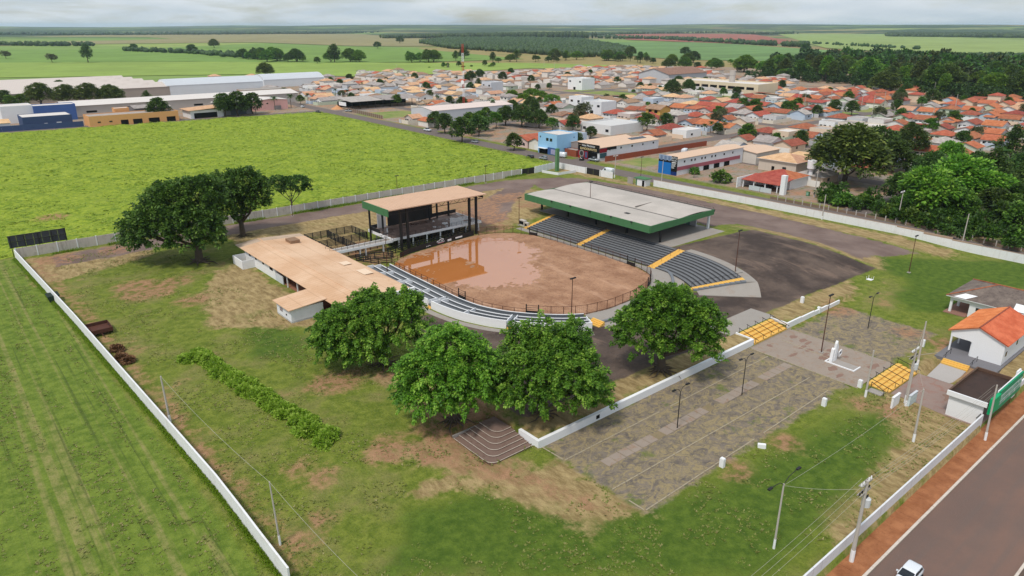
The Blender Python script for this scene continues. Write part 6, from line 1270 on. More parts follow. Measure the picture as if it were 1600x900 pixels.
def car_parts(kind):
    if kind in CARM: return CARM[kind]
    P = []
    if kind == 'van':
        P.append(('body', loft([(-2.6, .9, .8, .35, 2.15), (-2.5, .98, .9, .3, 2.3), (1.0, .98, .9, .3, 2.3), (1.7, .98, .86, .3, 1.75), (2.45, .92, .8, .32, 1.1), (2.65, .8, .7, .4, .95)]), 'body'))
        P.append(('windscreen', MB().add([(1.08, -.8, 2.17), (1.08, .8, 2.17), (1.78, .84, 1.62), (1.78, -.84, 1.62)], [(0, 1, 2, 3)]), 'glass'))
        for d in (-1, 1): P.append(('side_window', MB().box((.3, d * .97 - .02, 1.35), (1.2, d * .97 + .02, 2.0)), 'glass'))
        wb, r = 1.65, .36
    elif kind == 'pickup':
        P.append(('body', loft([(-2.6, .86, .8, .45, 1.15), (-.6, .9, .84, .4, 1.15), (1.0, .9, .84, .4, 1.15), (2.4, .86, .76, .42, 1.05), (2.6, .76, .66, .5, .9)]), 'body')); P.append(('cab', loft([(-.7, .82, .66, 1.1, 1.55), (-.5, .84, .7, 1.1, 1.8), (.5, .84, .7, 1.1, 1.8), (1.1, .82, .66, 1.1, 1.25)]), 'glass')); P.append(('roof', MB().box((-.5, -.62, 1.79), (.5, .62, 1.84)), 'body')); wb, r = 1.6, .38
    else:
        P.append(('body', loft([(-1.98, .72, .66, .38, .82), (-1.86, .82, .74, .3, .98), (-1.2, .86, .8, .26, 1.0), (.2, .87, .8, .25, .98), (1.0, .86, .78, .26, .92), (1.65, .82, .7, .28, .80), (1.92, .74, .6, .34, .66), (1.99, .6, .5, .4, .58)]), 'body'))
        P.append(('cabin', loft([(-1.88, .70, .58, .92, 1.12), (-1.62, .76, .64, .94, 1.40), (-1.0, .80, .67, .95, 1.485), (-.1, .80, .67, .95, 1.485), (.35, .79, .65, .93, 1.40), (.98, .76, .62, .88, .98)]), 'glass'))
        P.append(('roof', loft([(-1.66, .60, .52, 1.385, 1.41), (-1.45, .685, .62, 1.42, 1.475), (-1.0, .70, .64, 1.45, 1.515), (-.1, .70, .64, 1.45, 1.515), (.28, .68, .60, 1.40, 1.45)]), 'body'))
        for d in (-1, 1):
            for xa, za, xb, zb_ in ((.28, 1.43, .98, .96), (-.55, 1.46, -.5, .98), (-1.35, 1.44, -1.75, .98)): P.append(('pillar', MB().beam((xa, d * .67, za), (xb, d * .80, zb_), .07), 'body'))
            P.append(('mirror', MB().cbox((.62, d * .96, 1.02), (.14, .22, .16)), 'body')); P.append(('headlight', MB().cbox((1.83, d * .56, .7), (.16, .32, .15)), 'lamp')); P.append(('tail_light', MB().cbox((-1.92, d * .62, .85), (.08, .18, .28)), 'tail'))
        wb, r = 1.22, .3
    for x in (-wb, wb):
        for d in (-1, 1): P.append(('wheel', MB().tube([(x, d * .86 - .1, r), (x, d * .86 + .1, r)], r, 16), 'tyre')); P.append(('rim', MB().tube([(x, d * .86 - .112, r), (x, d * .86 + .112, r)], r * .6, 12), 'rim'))
    CARM[kind] = []
    for nm, mb, mk in P:
        me = mb.mesh(nm); me.materials.append({'glass': CARGLASS, 'tyre': TYRE, 'rim': RIM, 'lamp': LAMPM, 'tail': TAILM}.get(mk, CLEAN))
        if nm in ('body', 'cabin', 'roof', 'cab'): me.polygons.foreach_set('use_smooth', [True] * len(me.polygons))
        CARM[kind].append((nm, me, mk))
    return CARM[kind]
def car(label, st, heading, col, kind='hatch', name=None, z=None):
    """heading in degrees in the site frame (0 = along s)"""
    s, t = st; o = thing(name or {'van': 'parked_van', 'pickup': 'pickup_truck'}.get(kind, 'parked_car'), label, {'van': 'van', 'pickup': 'pickup'}.get(kind, 'car'), s, t, (hz(s, t) + .02) if z is None else z, rot=R(heading), group='vehicles along the streets')
    par = {}
    for nm, me, mk in car_parts(kind):
        p = link_part(nm, me, par['w'] if nm == 'rim' else o, col if mk == 'body' else None)
        if nm == 'wheel': par['w'] = p
PWHITE, PSILV, PBLACK, PRED, PBLUE = paint('car_white', (222, 226, 232)), paint('car_silver', (150, 156, 162)), paint('car_black', (24, 25, 28)), paint('car_red', (120, 26, 24)), paint('car_blue', (60, 90, 140))
sc_, tc_ = ST(1421, 897, -.2)
car('small white hatchback driving along the street at the bottom edge', (sc_ - .2, tc_), 180, PWHITE, 'hatch', 'hatchback_car', z=-.895)
car('white panel van parked behind the black rear gate', (205.2, 186.5), 90, PWHITE, 'van'); car('white and blue minibus parked before the light blue building', (216.5, 224.6), 100, PWHITE, 'van', 'minibus'); car('silver car parked by road left of green standpipe', ST(849, 249), 95, PSILV); car('black car at the kerb beside the silver car', ST(828, 247), 95, PBLACK)
car('black car parked before the black auto workshop', ST(909, 250), 40, PBLACK); car('grey pickup with load before the auto workshop', ST(928, 252), 95, PSILV, 'pickup'); car('white van standing in walled yard behind auto shops', (266, 196), 20, PWHITE, 'van'); car('black car beside white van in the walled yard', (270, 191), 15, PBLACK); car('silver car in the walled yard nearest the palms', (273.5, 187), 10, PSILV); car('white car at far end of the walled yard', (279, 183), 12, PWHITE)
car('silver car parked by trees along the pasture road', ST(742, 223), 94, PSILV); car('white pickup outside red-roofed porch near silver warehouse', ST(668, 205), 94, PWHITE, 'pickup'); car('dark pickup truck on road near the open depot', ST(497, 177), 94, PBLACK, 'pickup'); car('white car parked at the depot entrance', ST(473, 168), 40, PWHITE); car('silver pickup at the depot fence corner', ST(545, 175), 120, PSILV, 'pickup'); car('white car parked under trees before the workshop', ST(338, 182), 10, PWHITE); car('white car on the avenue beside the mango trees', ST(1025, 150), 90, PWHITE)
car('black car under the red-roofed carport', (228.5, 131), 0, PBLACK)

# ================================================================== LANDMARK BUILDINGS
EXCL = [(214, 250, 268, 345), (214, 264, 380, 448), (214, 264, 177, 206), (214, 258, 140, 165)]
def paintwall(rgb, nm=None): return mat('wall_%d_%d_%d' % rgb, rgb, .08, .35, .85, streak=.18, stain_rgb=(150, 140, 130))
def building(name, label, cat, s0, s1, t0, t1, h, roof, wall, rmat, ridge=1.6, over=.5, wins=(), parapet=.6, z=None, group=None, excl=True, tank=False, two_tone=None):
    z = hz((s0 + s1) / 2, (t0 + t1) / 2) if z is None else z; o = thing(name, label, cat, (s0 + s1) / 2, (t0 + t1) / 2, z, group=group)
    if excl: EXCL.append((min(s0, s1) - 2, max(s0, s1) + 2, min(t0, t1) - 2, max(t0, t1) + 2))
    e = z + h; mb = MB().box((s0, t0, z - .5), (s1, t1, e)); ms, mt = (s0 + s1) / 2, (t0 + t1) / 2
    if roof in ('gs', 'gt'):
        if roof == 'gs': tri = [((s0, t0), (s0, t1), (s0, mt)), ((s1, t0), (s1, t1), (s1, mt))]
        else: tri = [((s0, t0), (s1, t0), (ms, t0)), ((s0, t1), (s1, t1), (ms, t1))]
        for a, b, c in tri: mb.add([(*a, e), (*b, e), (*c, e + ridge)], [(0, 1, 2)])
    part('wall', mb, wall, o)
    def plane(p): mbp = MB().add([(x, y, zz + .06) for x, y, zz in p] + [(x, y, zz - .1) for x, y, zz in p], [(0, 1, 2, 3), (7, 6, 5, 4), (0, 4, 5, 1), (1, 5, 6, 2), (2, 6, 7, 3), (3, 7, 4, 0)]); part('roof', mbp, rmat, o)
    v = over; a0, a1, b0, b1 = s0 - v, s1 + v, t0 - v, t1 + v
    if roof == 'gs':
        k_ = ridge * v / (mt - t0); plane([(a0, b0, e - k_), (a1, b0, e - k_), (a1, mt, e + ridge), (a0, mt, e + ridge)]); plane([(a0, mt, e + ridge), (a1, mt, e + ridge), (a1, b1, e - k_), (a0, b1, e - k_)])
    elif roof == 'gt':
        k_ = ridge * v / (ms - s0); plane([(a0, b0, e - k_), (ms, b0, e + ridge), (ms, b1, e + ridge), (a0, b1, e - k_)]); plane([(ms, b0, e + ridge), (a1, b0, e - k_), (a1, b1, e - k_), (ms, b1, e + ridge)])
    elif roof == 'hip':
        ln = (t1 - t0) - (s1 - s0)
        if ln > 0: rA, rB = (ms, t0 + (s1 - s0) / 2, e + ridge), (ms, t1 - (s1 - s0) / 2, e + ridge)
        else: rA, rB = (s0 + (t1 - t0) / 2, mt, e + ridge), (s1 - (t1 - t0) / 2, mt, e + ridge)
        C1, C2, C3, C4 = (a0, b0, e), (a1, b0, e), (a1, b1, e), (a0, b1, e)
        if ln > 0: F_ = [([C1, C2, rA],), ([C2, C3, rB, rA],), ([C3, C4, rB],), ([C4, C1, rA, rB],)]
        else: F_ = [([C1, C2, rB, rA],), ([C2, C3, rB],), ([C3, C4, rA, rB],), ([C4, C1, rA],)]
        for (p,) in F_: part('roof', MB().add(p, [tuple(range(len(p)))]), rmat, o)
        part('eave', MB().box((a0, b0, e - .12), (a1, b1, e - .02)), CLEAN, o)
    elif roof == 'shed': plane([(a0, b0, e + .1), (a1, b0, e + ridge), (a1, b1, e + ridge), (a0, b1, e + .1)])
    elif roof == 'vault':
        n = 10; A = [(a0 + (a1 - a0) * 0, b0 + (b1 - b0) * i / n, e + ridge * (1 - (2 * i / n - 1) ** 2)) for i in range(n + 1)]; B = [(a1, p[1], p[2]) for p in A]; part('roof', MB().strip(A, B), rmat, o); part('gable_end', MB().add([(s0, p[1], p[2]) for p in A], [tuple(range(n + 1))]), wall, o)
    else:
        part('roof_deck', MB().box((s0 + .2, t0 + .2, e), (s1 - .2, t1 - .2, e + .1)), rmat, o)
        for (x0, y0, x1, y1) in ((s0, t0, s1, t0 + .18), (s0, t1 - .18, s1, t1), (s0, t0 + .19, s0 + .18, t1 - .19), (s1 - .18, t0 + .19, s1, t1 - .19)): part('parapet', MB().box((x0, y0, e), (x1, y1, e + parapet)), wall, o)
    for w_ in wins:       # (face, along, z, width, height[, material])
        f, a, zz, ww, wh, *m_ = w_; m_ = m_[0] if m_ else GLASS
        if f == 's-': b_ = MB().box((s0 - .05, a, z + zz), (s0 - .004, a + ww, z + zz + wh))
        elif f == 't-': b_ = MB().box((a, t0 - .05, z + zz), (a + ww, t0 - .004, z + zz + wh))
        elif f == 't+': b_ = MB().box((a, t1 + .004, z + zz), (a + ww, t1 + .05, z + zz + wh))
        else: b_ = MB().box((s1 + .004, a, z + zz), (s1 + .05, a + ww, z + zz + wh))
        part('window' if zz > .4 else 'door', b_, m_, o)
    if tank: part('water_tank', MB().tube([(ms, mt, e + .1), (ms, mt, e + 1.3), (ms, mt, e + 1.5)], [.8, .85, .4], 12), mat('tank_blue', (70, 110, 160)), o)
    return o
SHEET = mat('sheet_tan', (222, 190, 164), .07, .1, .75, ribs=('Y', 1.0)); SHEETW = mat('sheet_white', (224, 216, 210), .07, .08, .7, ribs=('X', 1.0)); SHEETG = mat('sheet_grey', (212, 200, 192), .10, .06, .75, stain=.2, stain_rgb=(150, 130, 118), ribs=('X', 1.2)); SHEETB = mat('sheet_silver', (206, 210, 216), .06, .1, .55, ribs=('Y', .8)); PSIDE = mat('sheet_side', (204, 208, 216), .06, .2, .6, ribs=('X', .6))
SOLAR = mat('solar', (44, 50, 64), .1, .5, .2, .6); BRICK = mat('raw_brick', (150, 78, 56), .18, .8, .9, stain=.3)
LB = (150, 196, 232); SKYB = paintwall(LB)
# auto workshop with black sign front
aw = building('auto_workshop', 'long white workshop with black painted sign front facing the street', 'workshop', 222, 261, 207.2, 219.4, 5.6, 'gs', paintwall((226, 226, 230)), SHEET, 1.1, .3, [('t-', 228 + i * 7.2, 4.0, .9, .8) for i in range(5)])
zf = ORG[aw.name][2]; PBK = mat('sign_black', (18, 16, 17), .1, 1, .7); PRD = mat('sign_red', (140, 24, 40), .15, .8, .7)
part('sign_front', MB().box((221.7, 207, zf + 3.4), (221.94, 219.6, zf + 6.6)), PBK, aw); part('lower_front', MB().box((221.75, 213.6, zf), (221.93, 219.6, zf + 3.38)), PRD, aw); part('doorway', MB().box((221.7, 208.2, zf), (221.9, 213.5, zf + 3.3)), DARK, aw)
part('side_sign', MB().box((222.2, 207.05, zf + 3.4), (226.6, 207.17, zf + 5.2)), PRD, aw); part('side_sign', MB().box((226.7, 207.08, zf + 4.2), (232.6, 207.17, zf + 5.4)), PBK, aw); part('side_window', MB().box((222.4, 207.02, zf + 1.2), (226.4, 207.15, zf + 3.2)), mat('poster_teal', (60, 96, 104), .3, .8), aw)
for nm, ps in (('wheel_mural', (218.2, 2.3, 1.5)),):
    part(nm, MB().tube([(221.66, 217.3, zf + 2.2), (221.72, 217.3, zf + 2.2)], 1.5, 20), mat('mural_grey', (150, 140, 138), .3, 1.2), aw); part('wheel_hub', MB().tube([(221.6, 217.3, zf + 2.2), (221.655, 217.3, zf + 2.2)], .95, 16), mat('mural_dark', (60, 54, 58), .3, 1.5), aw); part('yellow_patch', MB().box((221.66, 216.4, zf + .3), (221.72, 218.4, zf + .75)), mat('mural_yellow', (230, 180, 60)), aw); part('poster_blue', MB().box((221.66, 213.9, zf + .6), (221.72, 215.2, zf + 3.0)), mat('mural_blue', (84, 92, 130), .3, 1), aw)
def sign_text(root, txt, size, s, t, z, m, nm='lettering', face='s-'):
    me = text_mesh(txt, size, m); o = bpy.data.objects.new(nm, me); COL.objects.link(o); o.parent = root; og = ORG[root.name]; o.location = (s - og[0], t - og[1], z - og[2])
    o.rotation_euler = (math.pi / 2, 0, -math.pi / 2) if face == 's-' else (math.pi / 2, 0, 0); return o
sign_text(aw, 'Auto Mecânica', 1.25, 221.64, 213.3, zf + 5.75, CLEAN); sign_text(aw, 'BANDEIRANTES', 1.38, 221.64, 213.3, zf + 4.35, mat('sign_cream', (240, 214, 160), .15, 1.2))
for i in range(6):
    part('solar_panel', MB().add([(246 + i * 1.75, 210.5, zf + 5.6 + 1.1 * (210.5 - 207.2) / 6.1 + .14), (247.65 + i * 1.75, 210.5, zf + 5.6 + 1.1 * (210.5 - 207.2) / 6.1 + .14), (247.65 + i * 1.75, 212.9, zf + 6.8), (246 + i * 1.75, 212.9, zf + 6.8)], [(0, 1, 2, 3)]), SOLAR, aw)
wall_run('brick_wall', 'raw red brick wall beside the long auto workshop', [(223, 204.6), (292, 203)], 2.3, .2, BRICK, seg=6); wall_run('brick_wall', 'raw red brick wall behind the blue-fronted shop', [(262, 182), (300, 182)], 2.4, .2, BRICK, seg=6)
building('grey_store', 'grey block store with tan roof left of auto workshop', 'store', 226, 258, 220.4, 228.5, 5.2, 'gs', paintwall((150, 138, 134)), SHEET, .9, .2)
building('brick_front', 'raw brick front between blue building and workshop', 'store', 221.6, 225.6, 220.5, 227.6, 2.6, 'flat', BRICK, CONC, parapet=.3, excl=False)
bl = building('blue_building', 'two-storey light blue corner building with blank side wall', 'building', 217.2, 230, 228.2, 240.5, 8.6, 'flat', SKYB, mat('white_deck', (216, 208, 202), .12, .4, stain=.3), parapet=.5, wins=[('s-', 231.2, 5.9, 1.6, 1.3), ('s-', 233.6, 5.9, 1.6, 1.3), ('s-', 238.6, 7.0, .7, .7), ('s-', 234, 0, 5.6, 2.6, DARK), ('t-', 227.4, 6.9, .6, .5, mat('tag_blue', (70, 104, 150)))])
part('shop_band', MB().box((217.05, 228.3, zf), (217.13, 233.9, zf + 3.2)), mat('shop_blue', (62, 96, 150), .2, .8), bl); part('awning', MB().box((215.6, 234, zf + 2.5), (217.12, 239.8, zf + 2.7)), CLEAN, bl); part('painted_mural', MB().box((216.98, 229, zf + .4), (217.04, 231.8, zf + 2.6)), mat('mural_mix', (170, 170, 200), .5, 1.2), bl)
for i in range(9): part('roof_block', MB().cbox((218.1, 229.5 + i * 1.2, zf + 8.9), (.7, .8, .4)), CONC, bl)
for i, (ww) in enumerate((1.6, 1.2, 2.2)): part('painted_lettering', MB().box((221.5 + [0, 1.9, 3.4][i], 228.08, zf + 2.6), (221.5 + [0, 1.9, 3.4][i] + ww * .8, 228.16, zf + 3.0)), mat('tag_blue', (70, 104, 150)), bl)
# parts shop with blue front
ap = building('parts_shop', 'long white parts shop with bright blue sign front and high windows', 'shop', 222, 266, 166.6, 175.2, 6.4, 'gs', paintwall((222, 224, 230)), SHEET, .7, .25, [('t-', 226 + a, 4.6, .9, .8) for a in (0, 4.4, 6.6, 11, 13.2, 17.6, 20, 26, 32)])
part('blue_front', MB().box((221.7, 169.2, zf), (221.94, 175.3, zf + 4.6)), mat('front_blue', (28, 112, 190), .1, .4, .6), ap); part('dark_front', MB().box((221.7, 166.5, zf + 1.4), (221.94, 169.18, zf + 7.2)), PBK, ap); part('navy_front', MB().box((221.7, 166.5, zf), (221.94, 169.18, zf + 1.38)), mat('front_navy', (20, 50, 110), .1), ap)
part('pale_sign', MB().box((221.7, 169.2, zf + 5.5), (221.94, 175.3, zf + 7.2)), mat('front_pale', (150, 166, 190), .2, .8), ap); part('black_band', MB().box((221.7, 169.2, zf + 4.62), (221.94, 175.3, zf + 5.48)), PBK, ap); part('red_band', MB().box((222.1, 166.48, zf + 1.9), (264, 166.58, zf + 3.3)), mat('band_red', (168, 96, 108), .1), ap)
for i in range(3): part('figure_mark', MB().box((221.62, 169.7 + i * 1.9, zf + 5.2), (221.68, 170.7 + i * 1.9, zf + 7.0)), mat('front_grey', (120, 136, 166), .3, 1.2), ap)
sign_text(ap, 'AUTO', .95, 221.64, 167.85, zf + 6.55, CLEAN); sign_text(ap, 'PEÇAS', .78, 221.64, 167.85, zf + 5.6, CLEAN)
for i, (w_, t_) in enumerate(((2.1, 4.75), (1.9, 4.3), (1.7, 3.9), (1.8, 3.5), (1.2, 3.1), (1.3, 2.7))): part('painted_line', MB().box((221.63, 168.95 - w_, zf + t_), (221.69, 168.95, zf + t_ + (.26 if i == 0 else .14))), CLEAN, ap)
for a in (232, 239, 246, 253): part('doorway', MB().box((a, 166.46, zf), (a + 3.6, 166.56, zf + 1.85)), DARK, ap)
building('tan_store', 'tan sheet roof joined behind the blue-fronted shop', 'store', 266.5, 284, 160.5, 175, 4.6, 'gs', paintwall((214, 206, 196)), SHEET, .8, .4, excl=True)
building('hall_house', 'wide house with layered peach tiled roof behind parts shop', 'house', 258, 272, 138, 154, 4.6, 'hip', paintwall((206, 192, 178)), SALMON, 2.2, .8, [('s-', 142, 1.2, 1.6, 1.2), ('s-', 147, 0, 1.2, 2.1, DARK)])
# carport house
chh = building('carport_house', 'white house with two-level terracotta roof and open carport', 'house', 232, 244, 125.5, 138.6, 3.6, 'hip', CLEAN, TERRA, 2.0, .6, [('s-', 128, .9, 1.5, 1.2)])
part('carport_roof', MB().add([(223.4, 124.6, zf + 2.9), (232.6, 124.6, zf + 3.9), (232.6, 139.4, zf + 3.9), (223.4, 139.4, zf + 2.9), (223.4, 124.6, zf + 2.75), (232.6, 124.6, zf + 3.75), (232.6, 139.4, zf + 3.75), (223.4, 139.4, zf + 2.75)], [(0,1,2,3),(7,6,5,4),(0,4,5,1),(1,5,6,2),(2,6,7,3),(3,7,4,0)]), TERRA, chh)
for t_ in (125.4, 130, 134.4, 138.6): part('carport_post', MB().box((223.8, t_, zf), (224.1, t_ + .3, zf + 2.8)), CLEAN, chh)
part('boundary', MB().box((221.3, 139.6, zf), (232, 139.85, zf + 3.6)), CLEAN, chh)
for a in (126.2, 130.6): part('gate_leaf', MB().box((221.4, a, zf + .1), (221.5, a + 4.2, zf + 1.7)), mat('grille_grey', (196, 202, 206), .1), chh)
part('corner_pillar', MB().box((222.6, 122.2, zf), (224.2, 123.8, zf + 6.6)), CLEAN, chh)
EXCL.append((220, 246, 118, 142))
wt_ = thing('water_tower', 'white water tank on a short white tower beside big mango', 'water tower', 247.5, 126.5); z = hz(247.5, 126.5); part('shaft', MB().tube([(247.5, 126.5, z), (247.5, 126.5, z + 5.2)], .75, 14), CLEAN, wt_); part('tank', MB().tube([(247.5, 126.5, z + 5.2), (247.5, 126.5, z + 5.6), (247.5, 126.5, z + 8.4), (247.5, 126.5, z + 8.6)], [.8, 1.5, 1.6, 1.3], 18), CLEAN, wt_)
building('garden_house', 'house with pale blue metal roof among trees at right', 'house', *[q + d for q, d in zip((ST(1560, 345)[0], ST(1560, 345)[0], ST(1560, 345)[1], ST(1560, 345)[1]), (-1, 8, -9, 4))], 3.4, 'gs', paintwall((190, 160, 140)), mat('pale_metal', (190, 206, 222), .08, .3, .5), 1.2, .7)
# post fence along the rear road
pf = thing('post_fence', 'low concrete post fence along the rear road under garden trees', 'fence', 214.5, 80)
for i in range(34): t_ = 24 + i * 2.9; z = hz(215, t_); part('post', MB().box((214.8, t_, z - .2), (215.05, t_ + .25, z + 1.5)), POLE, pf); part('fence_slab', MB().box((214.88, t_ + .26, z - .2), (214.98, t_ + 2.88, z + .8)), mat('slab_brown', (130, 108, 92), .2), pf)
# pasture road houses and depot
building('silver_warehouse', 'silver sheet warehouse with pale roof beside the pasture road', 'warehouse', 236, 296, 352, 376, 7.6, 'gs', PSIDE, mat('pale_pink_roof', (226, 208, 200), .05, .1, .7, ribs=('Y', 1.2)), 1.5, .2)
building('porch_house', 'small red-roofed house beside the silver warehouse', 'house', 226.5, 236, 344, 354, 3.2, 'gt', paintwall((226, 220, 214)), TERRA, 1.4, .5); building('pink_porch_house', 'pink and white house with double terracotta gables by road', 'house', 221, 232, 252, 264, 3.6, 'gs', paintwall((226, 196, 192)), TERRA, 1.9, .5, [('s-', 254, 1, 1.5, 1.2), ('s-', 259, 0, 1.1, 2.1, DARK)]); building('gabled_white_house', 'white house with terracotta gable left of light blue building', 'house', 221, 232, 242, 251, 3.6, 'gs', paintwall((232, 226, 218)), TERRA, 1.8, .5, [('s-', 244, 0, 3.2, 2.4, CLEAN)])
dp_ = thing('open_depot', 'open building-materials depot with grey sheet roof on dark posts', 'depot', 262, 462); EXCL.append((228, 300, 440, 492)); zd = hz(262, 462)
for a, b in (((236, 452), (262, 476)), ((262.3, 450), (292, 472))): part('roof', MB().add([(a[0], a[1], zd + 5.0), (b[0], a[1], zd + 5.0), (b[0], b[1], zd + 6.4), (a[0], b[1], zd + 6.4)], [(0, 1, 2, 3)]), FIBRO, dp_)
for s_ in np.arange(237, 292, 6): part('post', MB().box((s_, 452.5, zd), (s_ + .3, 452.8, zd + 5)), BLACK, dp_)
part('back_wall', MB().box((236, 472, zd), (292, 472.3, zd + 4)), DARK, dp_); part('site_board', MB().box((232, 452, zd + 2.6), (232.3, 462, zd + 5)), CLEAN, dp_); part('sand_heap', MB().tube([(231, 463, zd - .2), (231, 463, zd + .8), (231, 463, zd + 2.4)], [5, 3, .3], 14), mat('sand_heap', (206, 150, 106), .15, .5), dp_)
wall_run('concrete_fence', 'brown post and slab fence along the road by depot', [(225.5, 392), (230, 446)], 2.2, .15, mat('slab_brown', (130, 108, 92), .2), seg=3, post=.25, cap=POLE)
building('pink_store', 'pink painted store behind palms at end of the pasture', 'store', 182, 206, 487, 506, 6.4, 'gt', paintwall((222, 172, 168)), SHEETW, 1.0, .2, [('t-', 186, 4.0, 1.2, .8), ('t-', 191, 4.0, 1.2, .8), ('t-', 196, 0, 5, 2.6, mat('shutter', (150, 140, 140)))])
# industrial strip beyond the pasture
NAVY = mat('navy_wall', (62, 80, 118), .1, .3, .8); ORANGE = paintwall((224, 166, 112))
building('navy_shop', 'navy blue shop with pale flat roof behind navy fence', 'shop', 50, 74, 480, 498, 6.2, 'flat', NAVY, SHEETW, parapet=.3, wins=[('t-', 60, 1.2, 1.6, 1.4, CLEAN), ('t-', 66, 1.2, 2.4, 1.6, CLEAN)]); building('blue_block', 'bright blue two-storey block behind the navy shop', 'building', 60, 82, 512, 524, 9.0, 'flat', mat('blue_wall', (74, 104, 166), .1, .3), SHEETW, parapet=.4, wins=[('s-', 514 + 2.2 * i, 5, 1, 1.4) for i in range(4)]); building('white_block', 'plain white block left of the bright blue block', 'building', 44, 60, 514, 530, 9.6, 'flat', WHITE, SHEETW, parapet=.3)
wall_run('navy_fence', 'long navy painted fence at the far left pasture edge', [(20, 477.5), (78, 473)], 3.0, .2, NAVY, seg=5); building('navy_house', 'navy and white house with peach roof at far left edge', 'house', 22, 44, 480, 494, 4.2, 'gs', WHITE, SALMON, 1.4, .5)
building('orange_shop', 'long orange shop building with dark shutters facing pasture', 'shop', 80, 128, 466.5, 482, 5.4, 'flat', ORANGE, mat('worn_deck', (176, 164, 156), .2, .2, stain=.4), parapet=.5, wins=[('t-', 84, 2.0, 1.6, .8), ('t-', 90, 2.0, 1.6, .8), ('t-', 96, 0, 4, 2.8, DARK), ('t-', 102.5, 0, 5, 2.8, DARK), ('t-', 111, 0, 6, 2.8, DARK), ('t-', 121, 0, 5, 2.8, DARK)])
building('orange_tower', 'small raised orange block on the orange shop roof line', 'building', 97, 105, 483, 489, 7.6, 'flat', ORANGE, SHEETW, parapet=.3); building('grey_roof_shop', 'shop with dark grey curved metal roof beside orange shop', 'shop', 108, 129, 483.5, 500, 7.0, 'gs', paintwall((120, 116, 118)), FIBRO, 1.2, .3)
building('workshop_shed', 'pale shed with open front left of roadside trees', 'shed', 136, 156, 470, 486, 4.8, 'shed', WHITE, SALMON, 1.2, 1.4, [('t-', 138, 0, 14, 3.2, DARK)]); building('dark_front_shed', 'white-roofed shed with dark high door beside roadside trees', 'shed', 157, 176, 474, 494, 7.0, 'gt', paintwall((150, 148, 152)), SHEETW, 1.0, .6, [('t-', 162, 0, 10, 5, mat('door_grey', (90, 94, 102)))])
building('long_warehouse', 'very long pale-roofed warehouse across the industrial strip', 'warehouse', 78, 232, 528, 556, 6.6, 'gs', paintwall((190, 182, 176)), SHEETW, 2.0, .6, [('t-', 90 + 22 * i, 2, 6, 1.2, DARK) for i in range(6)])
for i in range(14): tag_ = None
building('vault_warehouse', 'white round-roofed warehouse in the middle of industrial strip', 'warehouse', 170, 250, 640, 668, 8, 'vault', mat('white_sheet', (222, 226, 232), .05, .2, .6), SHEETB, 4.5, .2); building('vault_warehouse', 'white round-roofed warehouse farther right behind the others', 'warehouse', 262, 322, 668, 696, 7, 'vault', mat('white_sheet', (222, 226, 232), .05, .2, .6), SHEETB, 4.5, .2)
for i in range(5): building('big_factory_bay', ['nearest', 'second', 'middle', 'fourth', 'farthest'][i] + ' long dusty roof bay of the big factory at left', 'factory', -20, 172 - 2 * i, 640 + i * 27, 666 + i * 27, 7.5, 'gs', paintwall((170, 158, 150)), SHEETG, 3.0, .3, group='factory roof bays')
building('block_ruin', 'unfinished blockwork building with bare stained walls', 'building', 214, 250, 590, 606, 5, 'flat', mat('block_stain', (180, 160, 146), .25, .3, .9, stain=.5), CONC, parapet=.2)
# farther town landmarks
building('sports_hall', 'big hall with brown gable roof at the far town edge', 'hall', *ST(1000, 128)[:1], ST(1000, 128)[0] + 62, ST(1000, 128)[1] - 36, ST(1000, 128)[1] + 2, 9, 'gs', paintwall((190, 192, 196)), BROWN, 5, .8)
s_, t_ = ST(1050, 140); building('long_school', 'long white-roofed school building in the middle of town', 'school', s_ + 10, s_ + 40, t_ - 80, t_ + 4, 7.5, 'flat', paintwall((222, 206, 176)), SHEETW, parapet=1.0, wins=[('s-', t_ - 76 + 9 * i, 3.6, 7, 2.2, DARK) for i in range(8)])
s_, t_ = ST(1142, 142); ct = thing('round_water_tower', 'tall cylindrical concrete water tower in the middle of town', 'water tower', s_, t_); z = hz(s_, t_); part('shaft', MB().tube([(s_, t_, z), (s_, t_, z + 17), (s_, t_, z + 17.3)], [2.6, 2.6, 2.8], 20), POLE, ct); part('band', MB().tube([(s_, t_, z + 13), (s_, t_, z + 13.4)], 2.7, 20), CONC, ct)
s_, t_ = ST(1022, 186); building('yellow_house', 'two-storey yellow house with brown roof and balcony', 'house', s_ - 1, s_ + 9, t_ - 5, t_ + 6, 6.4, 'gt', paintwall((222, 174, 92)), BROWN, 2.0, .9, [('s-', t_ - 3, 3.8, 2.4, 1.8, DARK), ('s-', t_ + 1.5, 3.8, 2.4, 1.8, DARK), ('s-', t_, .8, 1.6, 1.2)])
for (u, v, a, b, h, lab, c_) in ((925, 178, 14, 16, 7.2, 'grey-sided two-storey white house right of the white cube', (226, 228, 232)), (898, 172, 12, 12, 8.0, 'white cube house with stepped flat roof', (236, 236, 238)), (760, 146, 13, 13, 8.5, 'grey and white two-storey house left of the street trees', (206, 208, 214)), (898, 140, 16, 18, 9.0, 'plain white block house standing by the open avenue', (238, 238, 240)), (930, 208, 26, 22, 4.0, 'low white walled house with flat roofs behind the workshop', (222, 222, 222))):
    s_, t_ = ST(u, v); building('modern_house', lab, 'house', s_, s_ + a, t_ - b / 2, t_ + b / 2, h, 'flat', paintwall(c_), mat('deck_pale', (206, 204, 202), .1), parapet=.9, wins=[('s-', t_ - b / 2 + 1.5, h - 2.6, 2.2, 1.4), ('s-', t_ + b / 2 - 4, h - 2.6, 2.2, 1.4), ('s-', t_ - 1, 0.0, 2.8, 2.3, DARK)])
